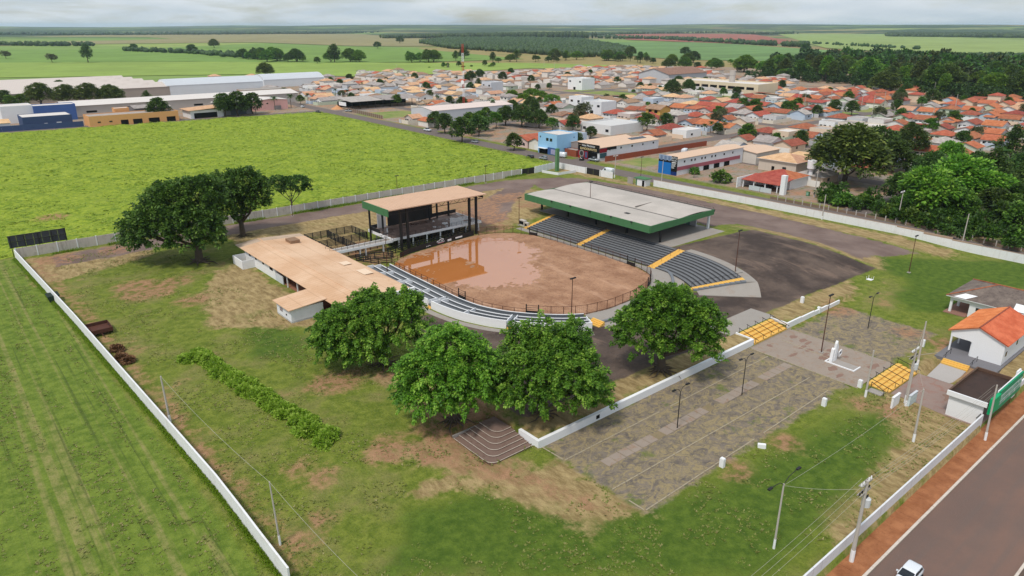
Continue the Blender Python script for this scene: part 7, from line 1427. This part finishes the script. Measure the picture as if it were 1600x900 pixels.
# lattice mast
s_, t_ = ST(725, 178); lm = thing('radio_mast', 'slender red and white lattice radio mast above the warehouse', 'radio mast', s_, t_); z = hz(s_, t_); MR = mat('mast_red', (190, 70, 58), .1); 
for i in range(8):
    w_ = .7; mb = MB(); za, zb_ = z + i * 5.4, z + (i + 1) * 5.4 - .02
    for a in (0, 2.09, 4.19):
        b_ = a + 2.09; mb.beam((s_ + w_ * math.cos(a), t_ + w_ * math.sin(a), za), (s_ + w_ * math.cos(a), t_ + w_ * math.sin(a), zb_), .14)
        for j in range(4): mb.beam((s_ + w_ * math.cos(a), t_ + w_ * math.sin(a), za + j * 1.35), (s_ + w_ * math.cos(b_), t_ + w_ * math.sin(b_), za + (j + 1) * 1.35), .07)
    part('mast_section', mb, MR if i % 2 else CLEAN, lm)
part('dish', MB().tube([(s_ - 1.0, t_ - .5, z + 20), (s_ - .6, t_ - .3, z + 20)], [1.2, .5], 14), CLEAN, lm)
# tall pale street poles in the town
for i, (u, v, h) in enumerate(sorted(((1222, 168, 12), (1247, 160, 9), (1256, 172, 12), (1296, 170, 12), (1345, 172, 12), (1362, 182, 13), (1380, 168, 11), (1456, 190, 10), (1490, 180, 13), (1458, 150, 11), (1095, 152, 11), (800, 178, 9), (866, 108, 9), (620, 112, 9), (700, 108, 9), (850, 104, 9)))):
    conc_pole('tall pale pole rising above the town roofs, %s from left' % ordinal(i + 1), ST(u, v), h, foot=False, r0=.22)

# ================================================================== HOUSING ROWS
WC = [((232, 228, 222), 'white'), ((222, 212, 196), 'cream'), ((206, 206, 208), 'pale grey'), ((228, 204, 180), 'peach'), ((196, 206, 184), 'pale green'), ((210, 196, 190), 'pinkish'), ((190, 204, 220), 'pale blue'), ((236, 236, 236), 'bright white')]
WMS = [(paintwall(c), n) for c, n in WC]
RMS = {'terra': [(TERRA, 'terracotta'), (TERRA, 'terracotta'), (TERRA, 'terracotta'), (TERRA, 'terracotta'), (TERRA2, 'dark red'), (TERRA2, 'dark red'), (SALMON, 'peach'), (FIBRO, 'grey')], 'tan': [(SALMON, 'peach'), (BROWN, 'brown'), (FIBRO, 'grey'), (SALMON, 'peach'), (FIBRO, 'grey'), (TERRA, 'terracotta')]}
HP = {}
def house_protos():
    W = CLEAN
    def tri(mb, a, b, c): mb.add([a, b, c], [(0, 1, 2)])
    def slope(p): return MB().add([(x, y, z + .05) for x, y, z in p] + [(x, y, z - .09) for x, y, z in p], [(0, 1, 2, 3), (7, 6, 5, 4), (0, 4, 5, 1), (1, 5, 6, 2), (2, 6, 7, 3), (3, 7, 4, 0)])
    def join(*ms):
        m = MB()
        for x in ms: m.add(x.v, x.f)
        return m
    # local frame: x toward the back of the lot, y along the street; footprint about 13 x 9
    w = MB().box((-6.5, -4.5, -.4), (6.5, 4.5, 3.1)); tri(w, (-6.5, -4.5, 3.1), (-6.5, 4.5, 3.1), (-6.5, 0, 4.9)); tri(w, (6.5, -4.5, 3.1), (6.5, 4.5, 3.1), (6.5, 0, 4.9))
    HP['gable_s'] = (w, join(slope([(-7.1, -5.1, 2.86), (7.1, -5.1, 2.86), (7.1, 0, 4.9), (-7.1, 0, 4.9)]), slope([(-7.1, 0, 4.9), (7.1, 0, 4.9), (7.1, 5.1, 2.86), (-7.1, 5.1, 2.86)])))
    w = MB().box((-5.5, -4.8, -.4), (5.5, 4.8, 3.1)); tri(w, (-5.5, -4.8, 3.1), (5.5, -4.8, 3.1), (0, -4.8, 5.0)); tri(w, (-5.5, 4.8, 3.1), (5.5, 4.8, 3.1), (0, 4.8, 5.0))
    HP['gable_t'] = (w, join(slope([(-6.2, -5.2, 2.86), (0, -5.2, 5.0), (0, 5.2, 5.0), (-6.2, 5.2, 2.86)]), slope([(0, -5.2, 5.0), (6.2, -5.2, 2.86), (6.2, 5.2, 2.86), (0, 5.2, 5.0)])))
    w = MB().box((-6, -4.6, -.4), (6, 4.6, 3.1)); r = MB().add([(-6.7, -5.3, 3.05), (6.7, -5.3, 3.05), (6.7, 5.3, 3.05), (-6.7, 5.3, 3.05), (-1.8, 0, 5.2), (1.8, 0, 5.2)], [(0, 1, 5, 4), (1, 2, 5), (2, 3, 4, 5), (3, 0, 4)]); HP['hip'] = (w, r)
    w = MB().box((-2, -4.5, -.4), (6.5, 4.5, 3.3)).box((-6.5, -4.5, -.4), (-2.02, .5, 2.8)); tri(w, (-2, -4.5, 3.3), (-2, 4.5, 3.3), (-2, 0, 5.1)); tri(w, (6.5, -4.5, 3.3), (6.5, 4.5, 3.3), (6.5, 0, 5.1))
    HP['step'] = (w, join(slope([(-2.5, -5.1, 3.05), (7, -5.1, 3.05), (7, 0, 5.1), (-2.5, 0, 5.1)]), slope([(-2.5, 0, 5.1), (7, 0, 5.1), (7, 5.1, 3.05), (-2.5, 5.1, 3.05)]), slope([(-7, -5, 2.75), (-2.52, -5, 3.4), (-2.52, 1.2, 3.4), (-7, 1.2, 2.75)])))
    w = MB().box((-6, -4.5, -.4), (6, 4.5, 3.6)).box((-6, -4.5, 3.6), (6, -4.32, 4.2)).box((-6, 4.32, 3.6), (6, 4.5, 4.2)).box((-6, -4.3, 3.6), (-5.8, 4.3, 4.2)).box((5.8, -4.3, 3.6), (6, 4.3, 4.2)); HP['flat'] = (w, MB().box((-5.78, -4.3, 3.62), (5.78, 4.3, 3.75)))
    w = MB().box((-5, -4.3, -.4), (5, 4.3, 6.0)); r = MB().add([(-5.7, -5, 5.95), (5.7, -5, 5.95), (5.7, 5, 5.95), (-5.7, 5, 5.95), (-1, 0, 7.8), (1, 0, 7.8)], [(0, 1, 5, 4), (1, 2, 5), (2, 3, 4, 5), (3, 0, 4)]); HP['two'] = (w, r)
    HP['shed'] = (MB().box((-6, -4.4, -.4), (6, 4.4, 3.0)), slope([(-6.6, -5, 3.1), (6.6, -5, 4.0), (6.6, 5, 4.0), (-6.6, 5, 3.1)]))
    for kx, (w, r) in list(HP.items()):
        wm = w.mesh('wall'); wm.materials.append(CLEAN); rm = r.mesh('roof'); rm.materials.append(TERRA); HP[kx] = (wm, rm, w, r)
house_protos()
WIN = MB().cbox((0, 0, 0), (.06, 1.5, 1.1)).mesh('window'); WIN.materials.append(GLASS); DOOR = MB().cbox((0, 0, 1.0), (.06, 1.0, 2.1)).mesh('door'); DOOR.materials.append(mat('door_brown', (96, 70, 56), .2)); GARA = MB().cbox((0, 0, 1.1), (.06, 2.8, 2.3)).mesh('garage_door'); GARA.materials.append(mat('garage_grey', (196, 196, 198), .1))
YW = MB().box((-10.5, -5.6, -.4), (9.8, -5.45, 2.2)).box((9.65, -5.44, -.4), (9.8, 5.44, 2.2)).box((-10.5, -5.44, -.4), (-10.35, 1.6, 2.1)).mesh('yard_wall'); YW.materials.append(WHITE)
FRONT = {'gable_s': -6.5, 'gable_t': -5.5, 'hip': -6, 'step': -6.5, 'flat': -6, 'two': -5, 'shed': -6}
ROWNAMES = {}
houses = []; farV = []; 
def visible(s, t, m=60):
    p = L(s, t, 3); c = p - Vector((0, 0, CAM_H)); cp, sp_ = math.cos(PITCH), math.sin(PITCH); d = c.y * cp - c.z * sp_; up = c.y * sp_ + c.z * cp
    if d < 1: return None
    u = 800 + FPX * c.x / d; v = 450 - FPX * up / d
    return (u, v) if -m < u < 1600 + m and v < 900 else None
streets = [210, 268, 326, 384, 442, 486, 546, 604, 662, 720, 778]
rows = []
for a, b in zip(streets[:-1], streets[1:]):
    if (a, b) == (442, 486): rows.append((a + 15.5, 0)); continue
    rows.append((a + 15.5, 0)); rows.append((b - 15.5, 180))
hr_ = random.Random(21)
for ri, (rs, face) in enumerate(rows):
    t = -40.0
    while t < 780:
        stp = hr_.uniform(10.8, 12.6); t += stp
        if any(abs(t - c) < 9 for c in (96, 214, 332, 450, 568, 686)): continue
        if any(a - 5 < rs < b + 5 and c - 4 < t < d + 4 for a, b, c, d in EXCL): continue
        if rs < 300 and t < 118: continue
        if rs < 226 and t > 560: continue
        if rs > 640 and t > 700: continue
        if 236 < rs < 330 and 268 < t < 345 and hr_.random() < .55: continue
        uv = visible(rs, t)
        if not uv: continue
        if uv[1] < 112 and uv[0] < 830 and uv[0] > 560: continue
        if uv[0] < 560 and uv[1] < 124: continue
        if uv[0] > 1130 and uv[1] < 118: continue
        if uv[0] > 1240 and uv[1] < 138: continue
        if 800 < uv[0] < 1000 and 134 < uv[1] < 152: continue
        if hr_.random() < .06: continue
        houses.append((ri, rs + hr_.uniform(-.6, .6) + ((4 + max(0, t - 230) * .042) if ri == 0 else 0), t, face, uv))
houses.sort(key=lambda h: math.hypot(h[1], h[2]))
cnt = {}
nh = 0
far_W = MB(); far_R = {}
for (ri, s, t, face, uv) in houses:
    tan_zone = t > 300 + .12 * (s - 220); kinds = ['gable_s', 'gable_t', 'hip', 'step', 'flat', 'two', 'shed']; wts = [4, 4, 4, 5, 2.0 if not tan_zone else 5, .9 if not tan_zone else 1.6, 1.2]; kx = hr_.choices(kinds, wts)[0]
    wm, wn_ = hr_.choice(WMS); rmt, rn = hr_.choice(RMS['tan' if tan_zone else 'terra'])
    if tan_zone and hr_.random() < .5: wm, wn_ = WMS[hr_.choice((0, 7))]
    if kx == 'flat': rmt, rn = (SHEETW, 'flat pale') if hr_.random() < .5 else (FIBRO, 'flat grey')
    sx, sy = hr_.uniform(.94, 1.06), hr_.uniform(.96, 1.12); z = hz(s, t); rot = R(face) + (0 if hr_.random() < .9 else R(2))
    if nh < 285:
        nh += 1; cnt[ri] = cnt.get(ri, 0) + 1
        o = bpy.data.objects.new('town_house', None); COL.objects.link(o); o.location = L(s, t, z); o.rotation_euler = (0, 0, TH + rot); o.scale = (sx, sy, hr_.uniform(.92, 1.08))
        o['category'] = 'house'; o['group'] = 'houses in the town rows'; o['_row'] = ri; o['_t'] = t; o['_d'] = '%s house under a %s roof' % (wn_, rn)
        link_part('wall', HP[kx][0], o, wm); link_part('roof', HP[kx][1], o, rmt)
        if s < 560:
            fx = FRONT[kx]; link_part('door', DOOR, o, loc=(fx - .02, -2.0 if kx != 'step' else -1.2, 0)); link_part('window', WIN, o, loc=(fx - .02, .9 if kx != 'step' else -3.2, 1.6))
            if kx != 'step': link_part('window', WIN, o, loc=(fx - .02, 3.1, 1.6))
            if kx == 'two': link_part('window', WIN, o, loc=(fx - .02, -2, 4.6)); link_part('window', WIN, o, loc=(fx - .02, 2, 4.6))
            side = {'gable_s': 4.5, 'gable_t': 4.8, 'hip': 4.6, 'step': 4.5, 'flat': 4.5, 'two': 4.3, 'shed': 4.4}[kx]
            for y in (-side - .02, side + .02): link_part('window', WIN, o, loc=(1.5, y, 1.7), rot=math.pi / 2)
            link_part('yard_wall', YW, o, WMS[hr_.randrange(len(WMS))][0])
            if hr_.random() < .45: link_part('garage_door', GARA, o, loc=(-10.42, 3.4, 0))
    else:
        c, n = math.cos(rot), math.sin(rot); tr = lambda p: (s + p[0] * sx * c - p[1] * sy * n, t + p[0] * sx * n + p[1] * sy * c, z + p[2])
        far_W.add([tr(p) for p in HP[kx][2].v], HP[kx][2].f); far_R.setdefault(rmt.name, (rmt, MB()))[1].add([tr(p) for p in HP[kx][3].v], HP[kx][3].f)
print('houses', len(houses), 'individual', nh)
mats_ = [paintwall((228, 220, 212))]; allmb = MB(); allmb.add(far_W.v, far_W.f)
for i, (nm, (m_, mb)) in enumerate(far_R.items()): allmb.cur = i + 1; allmb.add(mb.v, mb.f); mats_.append(m_)
if allmb.v:
    me = allmb.mesh('distant_houses'); _mats(me, mats_); o = bpy.data.objects.new('distant_houses', me); COL.objects.link(o); o.rotation_euler = (0, 0, TH); put(o, kind='stuff', label='packed roofs of the farthest houses at the back of town', category='houses')
hs_ = [o for o in COL.objects if '_row' in o.keys()]
RN = ['first', 'second', 'third', 'fourth', 'fifth', 'sixth', 'seventh', 'eighth', 'ninth', 'tenth', 'eleventh', 'twelfth', 'thirteenth', 'fourteenth', 'fifteenth', 'sixteenth', 'seventeenth', 'eighteenth', 'nineteenth', 'twentieth']
for ri in set(o['_row'] for o in hs_):
    grp = sorted([o for o in hs_ if o['_row'] == ri], key=lambda o: o['_t'])
    for i, o in enumerate(grp): o['label'] = '%s, %s from right, %s row behind rear wall' % (o['_d'], ordinal(i + 1), RN[ri])
for o in hs_:
    for k_ in ('_row', '_t', '_d'): del o[k_]
# street trees between the houses
tr_r = random.Random(9)
for (ri, s, t, face, uv) in houses[:420]:
    if tr_r.random() < .22: tree(tr_r.choice(['round', 'round2', 'round', 'grey', 'shrub', 'round2', 'palm']), (s + (-13 if face == 0 else 13) * tr_r.choice((1, -.85)), t + tr_r.uniform(-5, 5)), tr_r.uniform(.6, 1.05))
# ================================================================== COUNTRYSIDE
def field(name, pts, rgb, z=1.4, var=.12, rgb2=None, rows=None):
    k = NT(name + '_cover'); co = k.coord('Object'); c = k.mix(k.ramp(k.noise(co, .006, 6, .65), .3, .7), lin(*rgb), lin(*(rgb2 or tuple(min(255, x * 1.12) for x in rgb))))
    c = k.mix(k.math('MULTIPLY', k.ramp(k.noise(co, .03, 6, .7), .5, .72), .45), c, lin(*(x * .78 for x in rgb)))
    if rows: c = k.mix(k.math('MULTIPLY', k.ramp(k.noise(k.coord('Object', rows), 1.0, 4), .45, .65), .4), c, lin(*(x * .72 for x in rgb)))
    P = [ST(u, v, z) for u, v in pts]; return struct(name, MB().add([(s, t, z) for s, t in P], [tuple(range(len(P)))]), k.done(k.bsdf(c, .95, .1)))
field('tan_field', [(-40, 58), (130, 55), (330, 53), (560, 53), (690, 62), (690, 72), (560, 72), (400, 66), (200, 68), (-40, 72)], (136, 128, 92), 2.0)
field('green_field', [(-60, 78), (150, 77), (420, 72), (640, 75), (820, 92), (700, 96), (520, 98), (300, 96), (150, 97), (-60, 98)], (110, 136, 68), 1.6)
field('cane_field', [(920, 66), (1100, 66), (1290, 78), (1500, 90), (1640, 96), (1640, 100), (1240, 96), (1060, 93), (960, 85)], (106, 134, 82), 1.8, rows=(.002, .03, 1))
field('red_field', [(960, 54), (1090, 51.5), (1180, 54), (1260, 68), (1180, 69), (1060, 65), (980, 62)], (152, 96, 82), 2.4, rows=(.004, .05, 1))
field('pale_field', [(1210, 52), (1400, 52), (1640, 60), (1640, 88), (1480, 86), (1290, 75)], (132, 148, 88), 2.2)
field('pasture_strip', [(-60, 98), (380, 96), (640, 98), (820, 98), (1000, 103), (1000, 106), (820, 107), (600, 120), (470, 118), (380, 116), (-60, 122)], (130, 150, 74), 1.5)
# blob trees for woods too far off to tell apart: each a low icosphere, bent and scaled
PHI = (1 + 5 ** .5) / 2
ICO = unit(np.array([(-1, PHI, 0), (1, PHI, 0), (-1, -PHI, 0), (1, -PHI, 0), (0, -1, PHI), (0, 1, PHI), (0, -1, -PHI), (0, 1, -PHI), (PHI, 0, -1), (PHI, 0, 1), (-PHI, 0, -1), (-PHI, 0, 1)], float))
ICF = np.array([(0,11,5),(0,5,1),(0,1,7),(0,7,10),(0,10,11),(1,5,9),(5,11,4),(11,10,2),(10,7,6),(7,1,8),(3,9,4),(3,4,2),(3,2,6),(3,6,8),(3,8,9),(4,9,5),(2,4,11),(6,2,10),(8,6,7),(9,8,1)])
def wood(name, label, S, T, h, r, m, zbase=1.0, seed=0):
    g = np.random.default_rng(seed); n = len(S); H = h * g.uniform(.7, 1.3, n); Rr = r * g.uniform(.7, 1.35, n); sc = np.stack([Rr, Rr * g.uniform(.8, 1.2, n), H * .55], 1)
    jit = g.uniform(.72, 1.28, (n, 12, 1)); Vv = ICO[None] * jit * sc[:, None, :] + np.stack([S, T, zbase + H * .5], 1)[:, None, :]; Ff = (ICF[None] + (np.arange(n) * 12)[:, None, None]).reshape(-1, 3)
    me = np_mesh(name, Vv.reshape(-1, 3), Ff, m); o = bpy.data.objects.new(name, me); COL.objects.link(o); o.rotation_euler = (0, 0, TH); put(o, kind='stuff', label=label, category='wood'); return o
def leafy_wood(name, label, S, T, r, m, seed, zbase=1.0):
    """closed canopy of leafy crowns, joined"""
    g = np.random.default_rng(seed); B = [crown_arrays([((0, 0, 1.1), (1, 1, .9)), ((.5, .2, .8), (.7, .7, .6)), ((-.5, -.2, .8), (.7, .7, .6))], 26, 9, .3, .42, seed + j, .2)[0] for j in range(4)]; out = []
    for i in range(len(S)):
        a = g.uniform(0, 6.28); c, n = math.cos(a), math.sin(a); q = B[i % 4] * (r * g.uniform(.7, 1.35)) * np.array([1, 1, g.uniform(.8, 1.3)]); out.append(np.stack([q[:, 0] * c - q[:, 1] * n + S[i], q[:, 0] * n + q[:, 1] * c + T[i], q[:, 2] + zbase], 1))
    V_ = np.concatenate(out); me = np_mesh(name, V_, np.arange(len(V_)).reshape(-1, 4), m); o = bpy.data.objects.new(name, me); COL.objects.link(o); o.rotation_euler = (0, 0, TH); put(o, kind='stuff', label=label, category='wood')
WOODM = leaf_mat('wood_leaf', (50, 72, 34), (74, 98, 46), (108, 128, 66), .2); WOODB = leaf_mat('far_wood_leaf', (46, 66, 48), (60, 82, 56), (78, 100, 66), 0); PLANT = leaf_mat('plantation_leaf', (50, 74, 38), (66, 92, 44), (84, 110, 54), 0)
def scatter_px(poly, n, seed, z=1.0):
    """points spread evenly over the ground inside a photo polygon"""
    g = np.random.default_rng(seed); P = [ST(u, v, z) for u, v in poly]; a = np.array(P); lo, hi = a.min(0), a.max(0); S = []; T = []
    k_ = 0
    while len(S) < n and k_ < 400:
        q = g.uniform(lo, hi, (4000, 2)); ok = in_poly(P, q[:, 0], q[:, 1]); S += list(q[ok, 0]); T += list(q[ok, 1]); k_ += 1
    return np.array(S[:n]), np.array(T[:n])
def line_px(pts, n, seed, spread, z=1.0):
    g = np.random.default_rng(seed); P = np.array([ST(u, v, z) for u, v in pts]); u = g.random(n); a, b = along(P, u); return a + g.normal(0, spread, n), b + g.normal(0, spread, n)
S, T = scatter_px([(655, 68), (700, 62), (820, 62), (905, 64), (985, 80), (985, 88), (900, 90), (820, 84), (700, 76)], 7000, 1); wood('plantation', 'dense dark tree plantation on the rise beyond town', S, T, 11, 5.2, PLANT, seed=1)
S, T = scatter_px([(1420, 92), (1640, 92), (1640, 122), (1560, 112), (1430, 96)], 4200, 2); wood('plantation', 'young pale tree plantation at the far right beyond woods', S, T, 9, 3.8, PLANT, seed=2)
S, T = scatter_px([(1385, 54), (1640, 56), (1640, 60), (1385, 57)], 2500, 3, 2); wood('plantation', 'dark flat plantation strip below the right horizon', S, T, 15, 12, WOODM, seed=3)
S, T = line_px([(610, 60), (700, 59), (820, 59), (905, 60)], 900, 4, 40); wood('tree_belt', 'long belt of tall eucalyptus behind the plantation', S, T, 22, 8, WOODM, seed=4)
for i, (pts, n, sp, h, lab) in enumerate((
    ([(-40, 55), (60, 54), (150, 55), (330, 54), (560, 52)], 1100, 70, 15, 'dark woodland belt below the left horizon'), ([(-40, 48), (200, 48), (420, 49), (640, 49), (800, 50)], 2200, 260, 14, 'scattered far woods across the left horizon'), ([(800, 50), (960, 49), (1200, 48), (1400, 48), (1640, 49)], 2200, 260, 14, 'scattered far woods across the right horizon'),
    ([(940, 60), (1040, 62), (1140, 68), (1260, 74)], 260, 12, 13, 'hedgerow along the lower edge of the red field'), ([(920, 55), (1010, 53), (1130, 52), (1190, 54)], 260, 30, 14, 'woods along the upper edge of the red field'), ([(1260, 68), (1330, 72), (1440, 78)], 60, 10, 8, 'broken hedge across the pale right field'),
    ([(1180, 54), (1240, 53)], 90, 30, 15, 'dark copse at right end of the red field'), ([(0, 71), (60, 72), (145, 72)], 90, 8, 11, 'dense tree row crossing the left pastures'), ([(200, 80), (300, 84), (400, 92), (430, 93)], 120, 8, 9, 'low hedge of bushes across the left pasture'))):
    S, T = line_px(pts, n, 40 + i, sp); d = np.hypot(S, T); wood('woodland', lab, S, T, h, h * .55 * (1.6 if i < 3 else 1), WOODB if i < 3 else WOODM, 1.0 if i > 2 else 2.0, 50 + i)
# near rim of forest on the right and the tree belts in the middle ground: trees one can tell apart
fr_ = random.Random(12)
def rim(pts, n, kinds, hmin, hmax, spread, lab, wide=1.0):
    S, T = line_px(pts, n, int(pts[0][0]), spread)
    order = sorted(range(n), key=lambda i: (visible(S[i], T[i], 400) or (0, 0))[0])
    for j, i in enumerate(order):
        if not visible(S[i], T[i]): continue
        tree(fr_.choice(kinds), (float(S[i]), float(T[i])), fr_.uniform(hmin, hmax), label=lab % ordinal(j + 1), group='trees in ' + lab.split(' in ')[-1], leaf=fr_.choice([LEAF_D, LEAF_O, LEAF, LEAF_B]), wide=wide)
rim([(1195, 122), (1300, 124), (1360, 128), (1420, 140), (1500, 150), (1600, 150)], 46, ['tall', 'tall', 'mango', 'round'], 1.1, 1.75, 16, '%s tree from left in the forest edge right of town', 1.25)
rim([(1200, 114), (1300, 112), (1420, 118), (1520, 130), (1600, 138)], 44, ['tall', 'mango', 'mango', 'spread'], 1.1, 1.6, 22, '%s tree from left in the second forest rank right of town', 1.3)
for i_, m_ in enumerate((WOODM, LEAF_O, LEAF)):
    S, T = scatter_px([(1195, 104), (1330, 98), (1430, 102), (1600, 112), (1640, 140), (1520, 136), (1420, 122), (1300, 114)], 170, 8 + 30 * i_); leafy_wood('forest', ['closed dark forest canopy behind the forest edge right of town', 'olive crowns mixed through the forest right of town', 'fresh green crowns mixed through the forest right of town'][i_], S, T, 7.2, m_, 8 + i_)
S, T = line_px([(1195, 124), (1300, 127), (1380, 134), (1430, 146), (1500, 152), (1620, 154)], 260, 9, 14); leafy_wood('undergrowth', 'leafy undergrowth between trunks at the forest edge', S, T, 3.6, LEAF_D, 9)
rim([(400, 92), (440, 97), (520, 98), (580, 97), (640, 97), (690, 95)], 34, ['mango', 'round', 'tall', 'mango'], .9, 1.5, 16, '%s tree from left in the belt across the middle pasture', 1.2)
rim([(800, 98), (860, 96), (900, 93), (990, 96), (1080, 100), (1200, 104)], 44, ['round', 'tall', 'round2', 'mango'], .8, 1.3, 20, '%s tree from left in the belt behind the town', 1.3)
rim([(1060, 106), (1180, 112), (1230, 112)], 16, ['round', 'round2', 'mango'], .8, 1.2, 14, '%s tree from left in the thicket by the town edge', 1.2)
rim([(660, 106), (780, 104)], 14, ['round', 'round2', 'shrub'], .6, 1.1, 12, '%s tree from left in the scrub behind the radio mast')
for (kd, u, v, h, lab) in (('tall', 138, 98, 1.9, 'big rounded tree standing alone in the left pasture'), ('grey', 82, 98, 1.8, 'bare-looking pale tree in the left pasture'), ('grey', 10, 92, 1.8, 'flat-topped pale tree at the far left edge'), ('mango', 415, 120, 1.1, 'dark dome-shaped tree at the pasture end behind workshops'), ('mango', 335, 75, 1.6, 'dark round tree alone in the distant left field'), ('tall', 523, 98, 1.9, 'tallest tree of the belt across the middle pasture'), ('round', 210, 80, 1.9, 'left tree of the bush line in left pasture'), ('round', 725, 92, 2.0, 'dark round tree right behind the radio mast'), ('mango', 985, 88, 1.3, 'dark round tree at corner of the plantation'), ('round', 1070, 88, 2.0, 'lone dark tree on the near edge of cane field'), ('tall', 770, 98, 1.1, 'upright tree before the plantation'), ('round', 625, 68, 2.6, 'small dark tree alone on the tan rise'), ('round', 300, 84, 2.2, 'dark bush tree on the pasture hedge'), ('round', 380, 92, 2.0, 'dark bush tree at right end of pasture hedge'), ('round', 590, 76, 2.0, 'round tree on the middle field hedge'), ('round', 1257, 82, 2.2, 'dark tree at the edge of the cane field right of town')):
    tree(kd, ST(u, v), h, label=lab, wide=1.25, group='lone country trees')
# labels for the trees placed one by one, told apart by their order across the picture
KN = {'palm': 'palm with arching fronds', 'shrub': 'low leafy shrub', 'round': 'dark round-crowned tree', 'round2': 'mid green bushy tree', 'mango': 'broad dense mango-like tree', 'spread': 'bright spreading tree', 'tall': 'tall narrow dark tree', 'grey': 'pale greyish tree'}
for kd in KN:
    g_ = [o for k_, o in TREES if k_ == kd]
    for i, o in enumerate(sorted(g_, key=lambda o: o.location.x / o.location.y)): o['label'] = '%s, %s from left of its kind around the town' % (KN[kd], ordinal(i + 1))

S, T = line_px([(1275, 312), (1350, 322), (1450, 350), (1540, 372), (1620, 388)], 90, 19, 4.5); leafy_wood('garden_scrub', 'leafy scrub along the post fence of the rear road', S, T, 1.7, LEAF, 19)
S, T = scatter_px([(1390, 262), (1600, 282), (1620, 372), (1540, 352), (1430, 330)], 150, 20); leafy_wood('garden_thicket', 'thicket filling gardens behind the rear road at right', S, T, 2.6, LEAF, 20)
# ------------------------------------------------------------------ air: even haze over the whole country
hzb = MB().box((-23500, -23500, -30), (23500, 23500, 104)); me = hzb.mesh('haze')
k = NT('haze_air'); pv = k.n('ShaderNodeVolumePrincipled'); pv.inputs['Color'].default_value = (.66, .83, 1.0, 1); pv.inputs['Density'].default_value = 4.6e-5; pv.inputs['Anisotropy'].default_value = 0.2
k.l(pv.outputs[0], k.out.inputs['Volume']); me.materials.append(k.m); o = bpy.data.objects.new('haze', me); COL.objects.link(o); o['kind'] = 'stuff'; o['label'] = 'thin bluish haze hanging over the distant country'; o['category'] = 'haze'
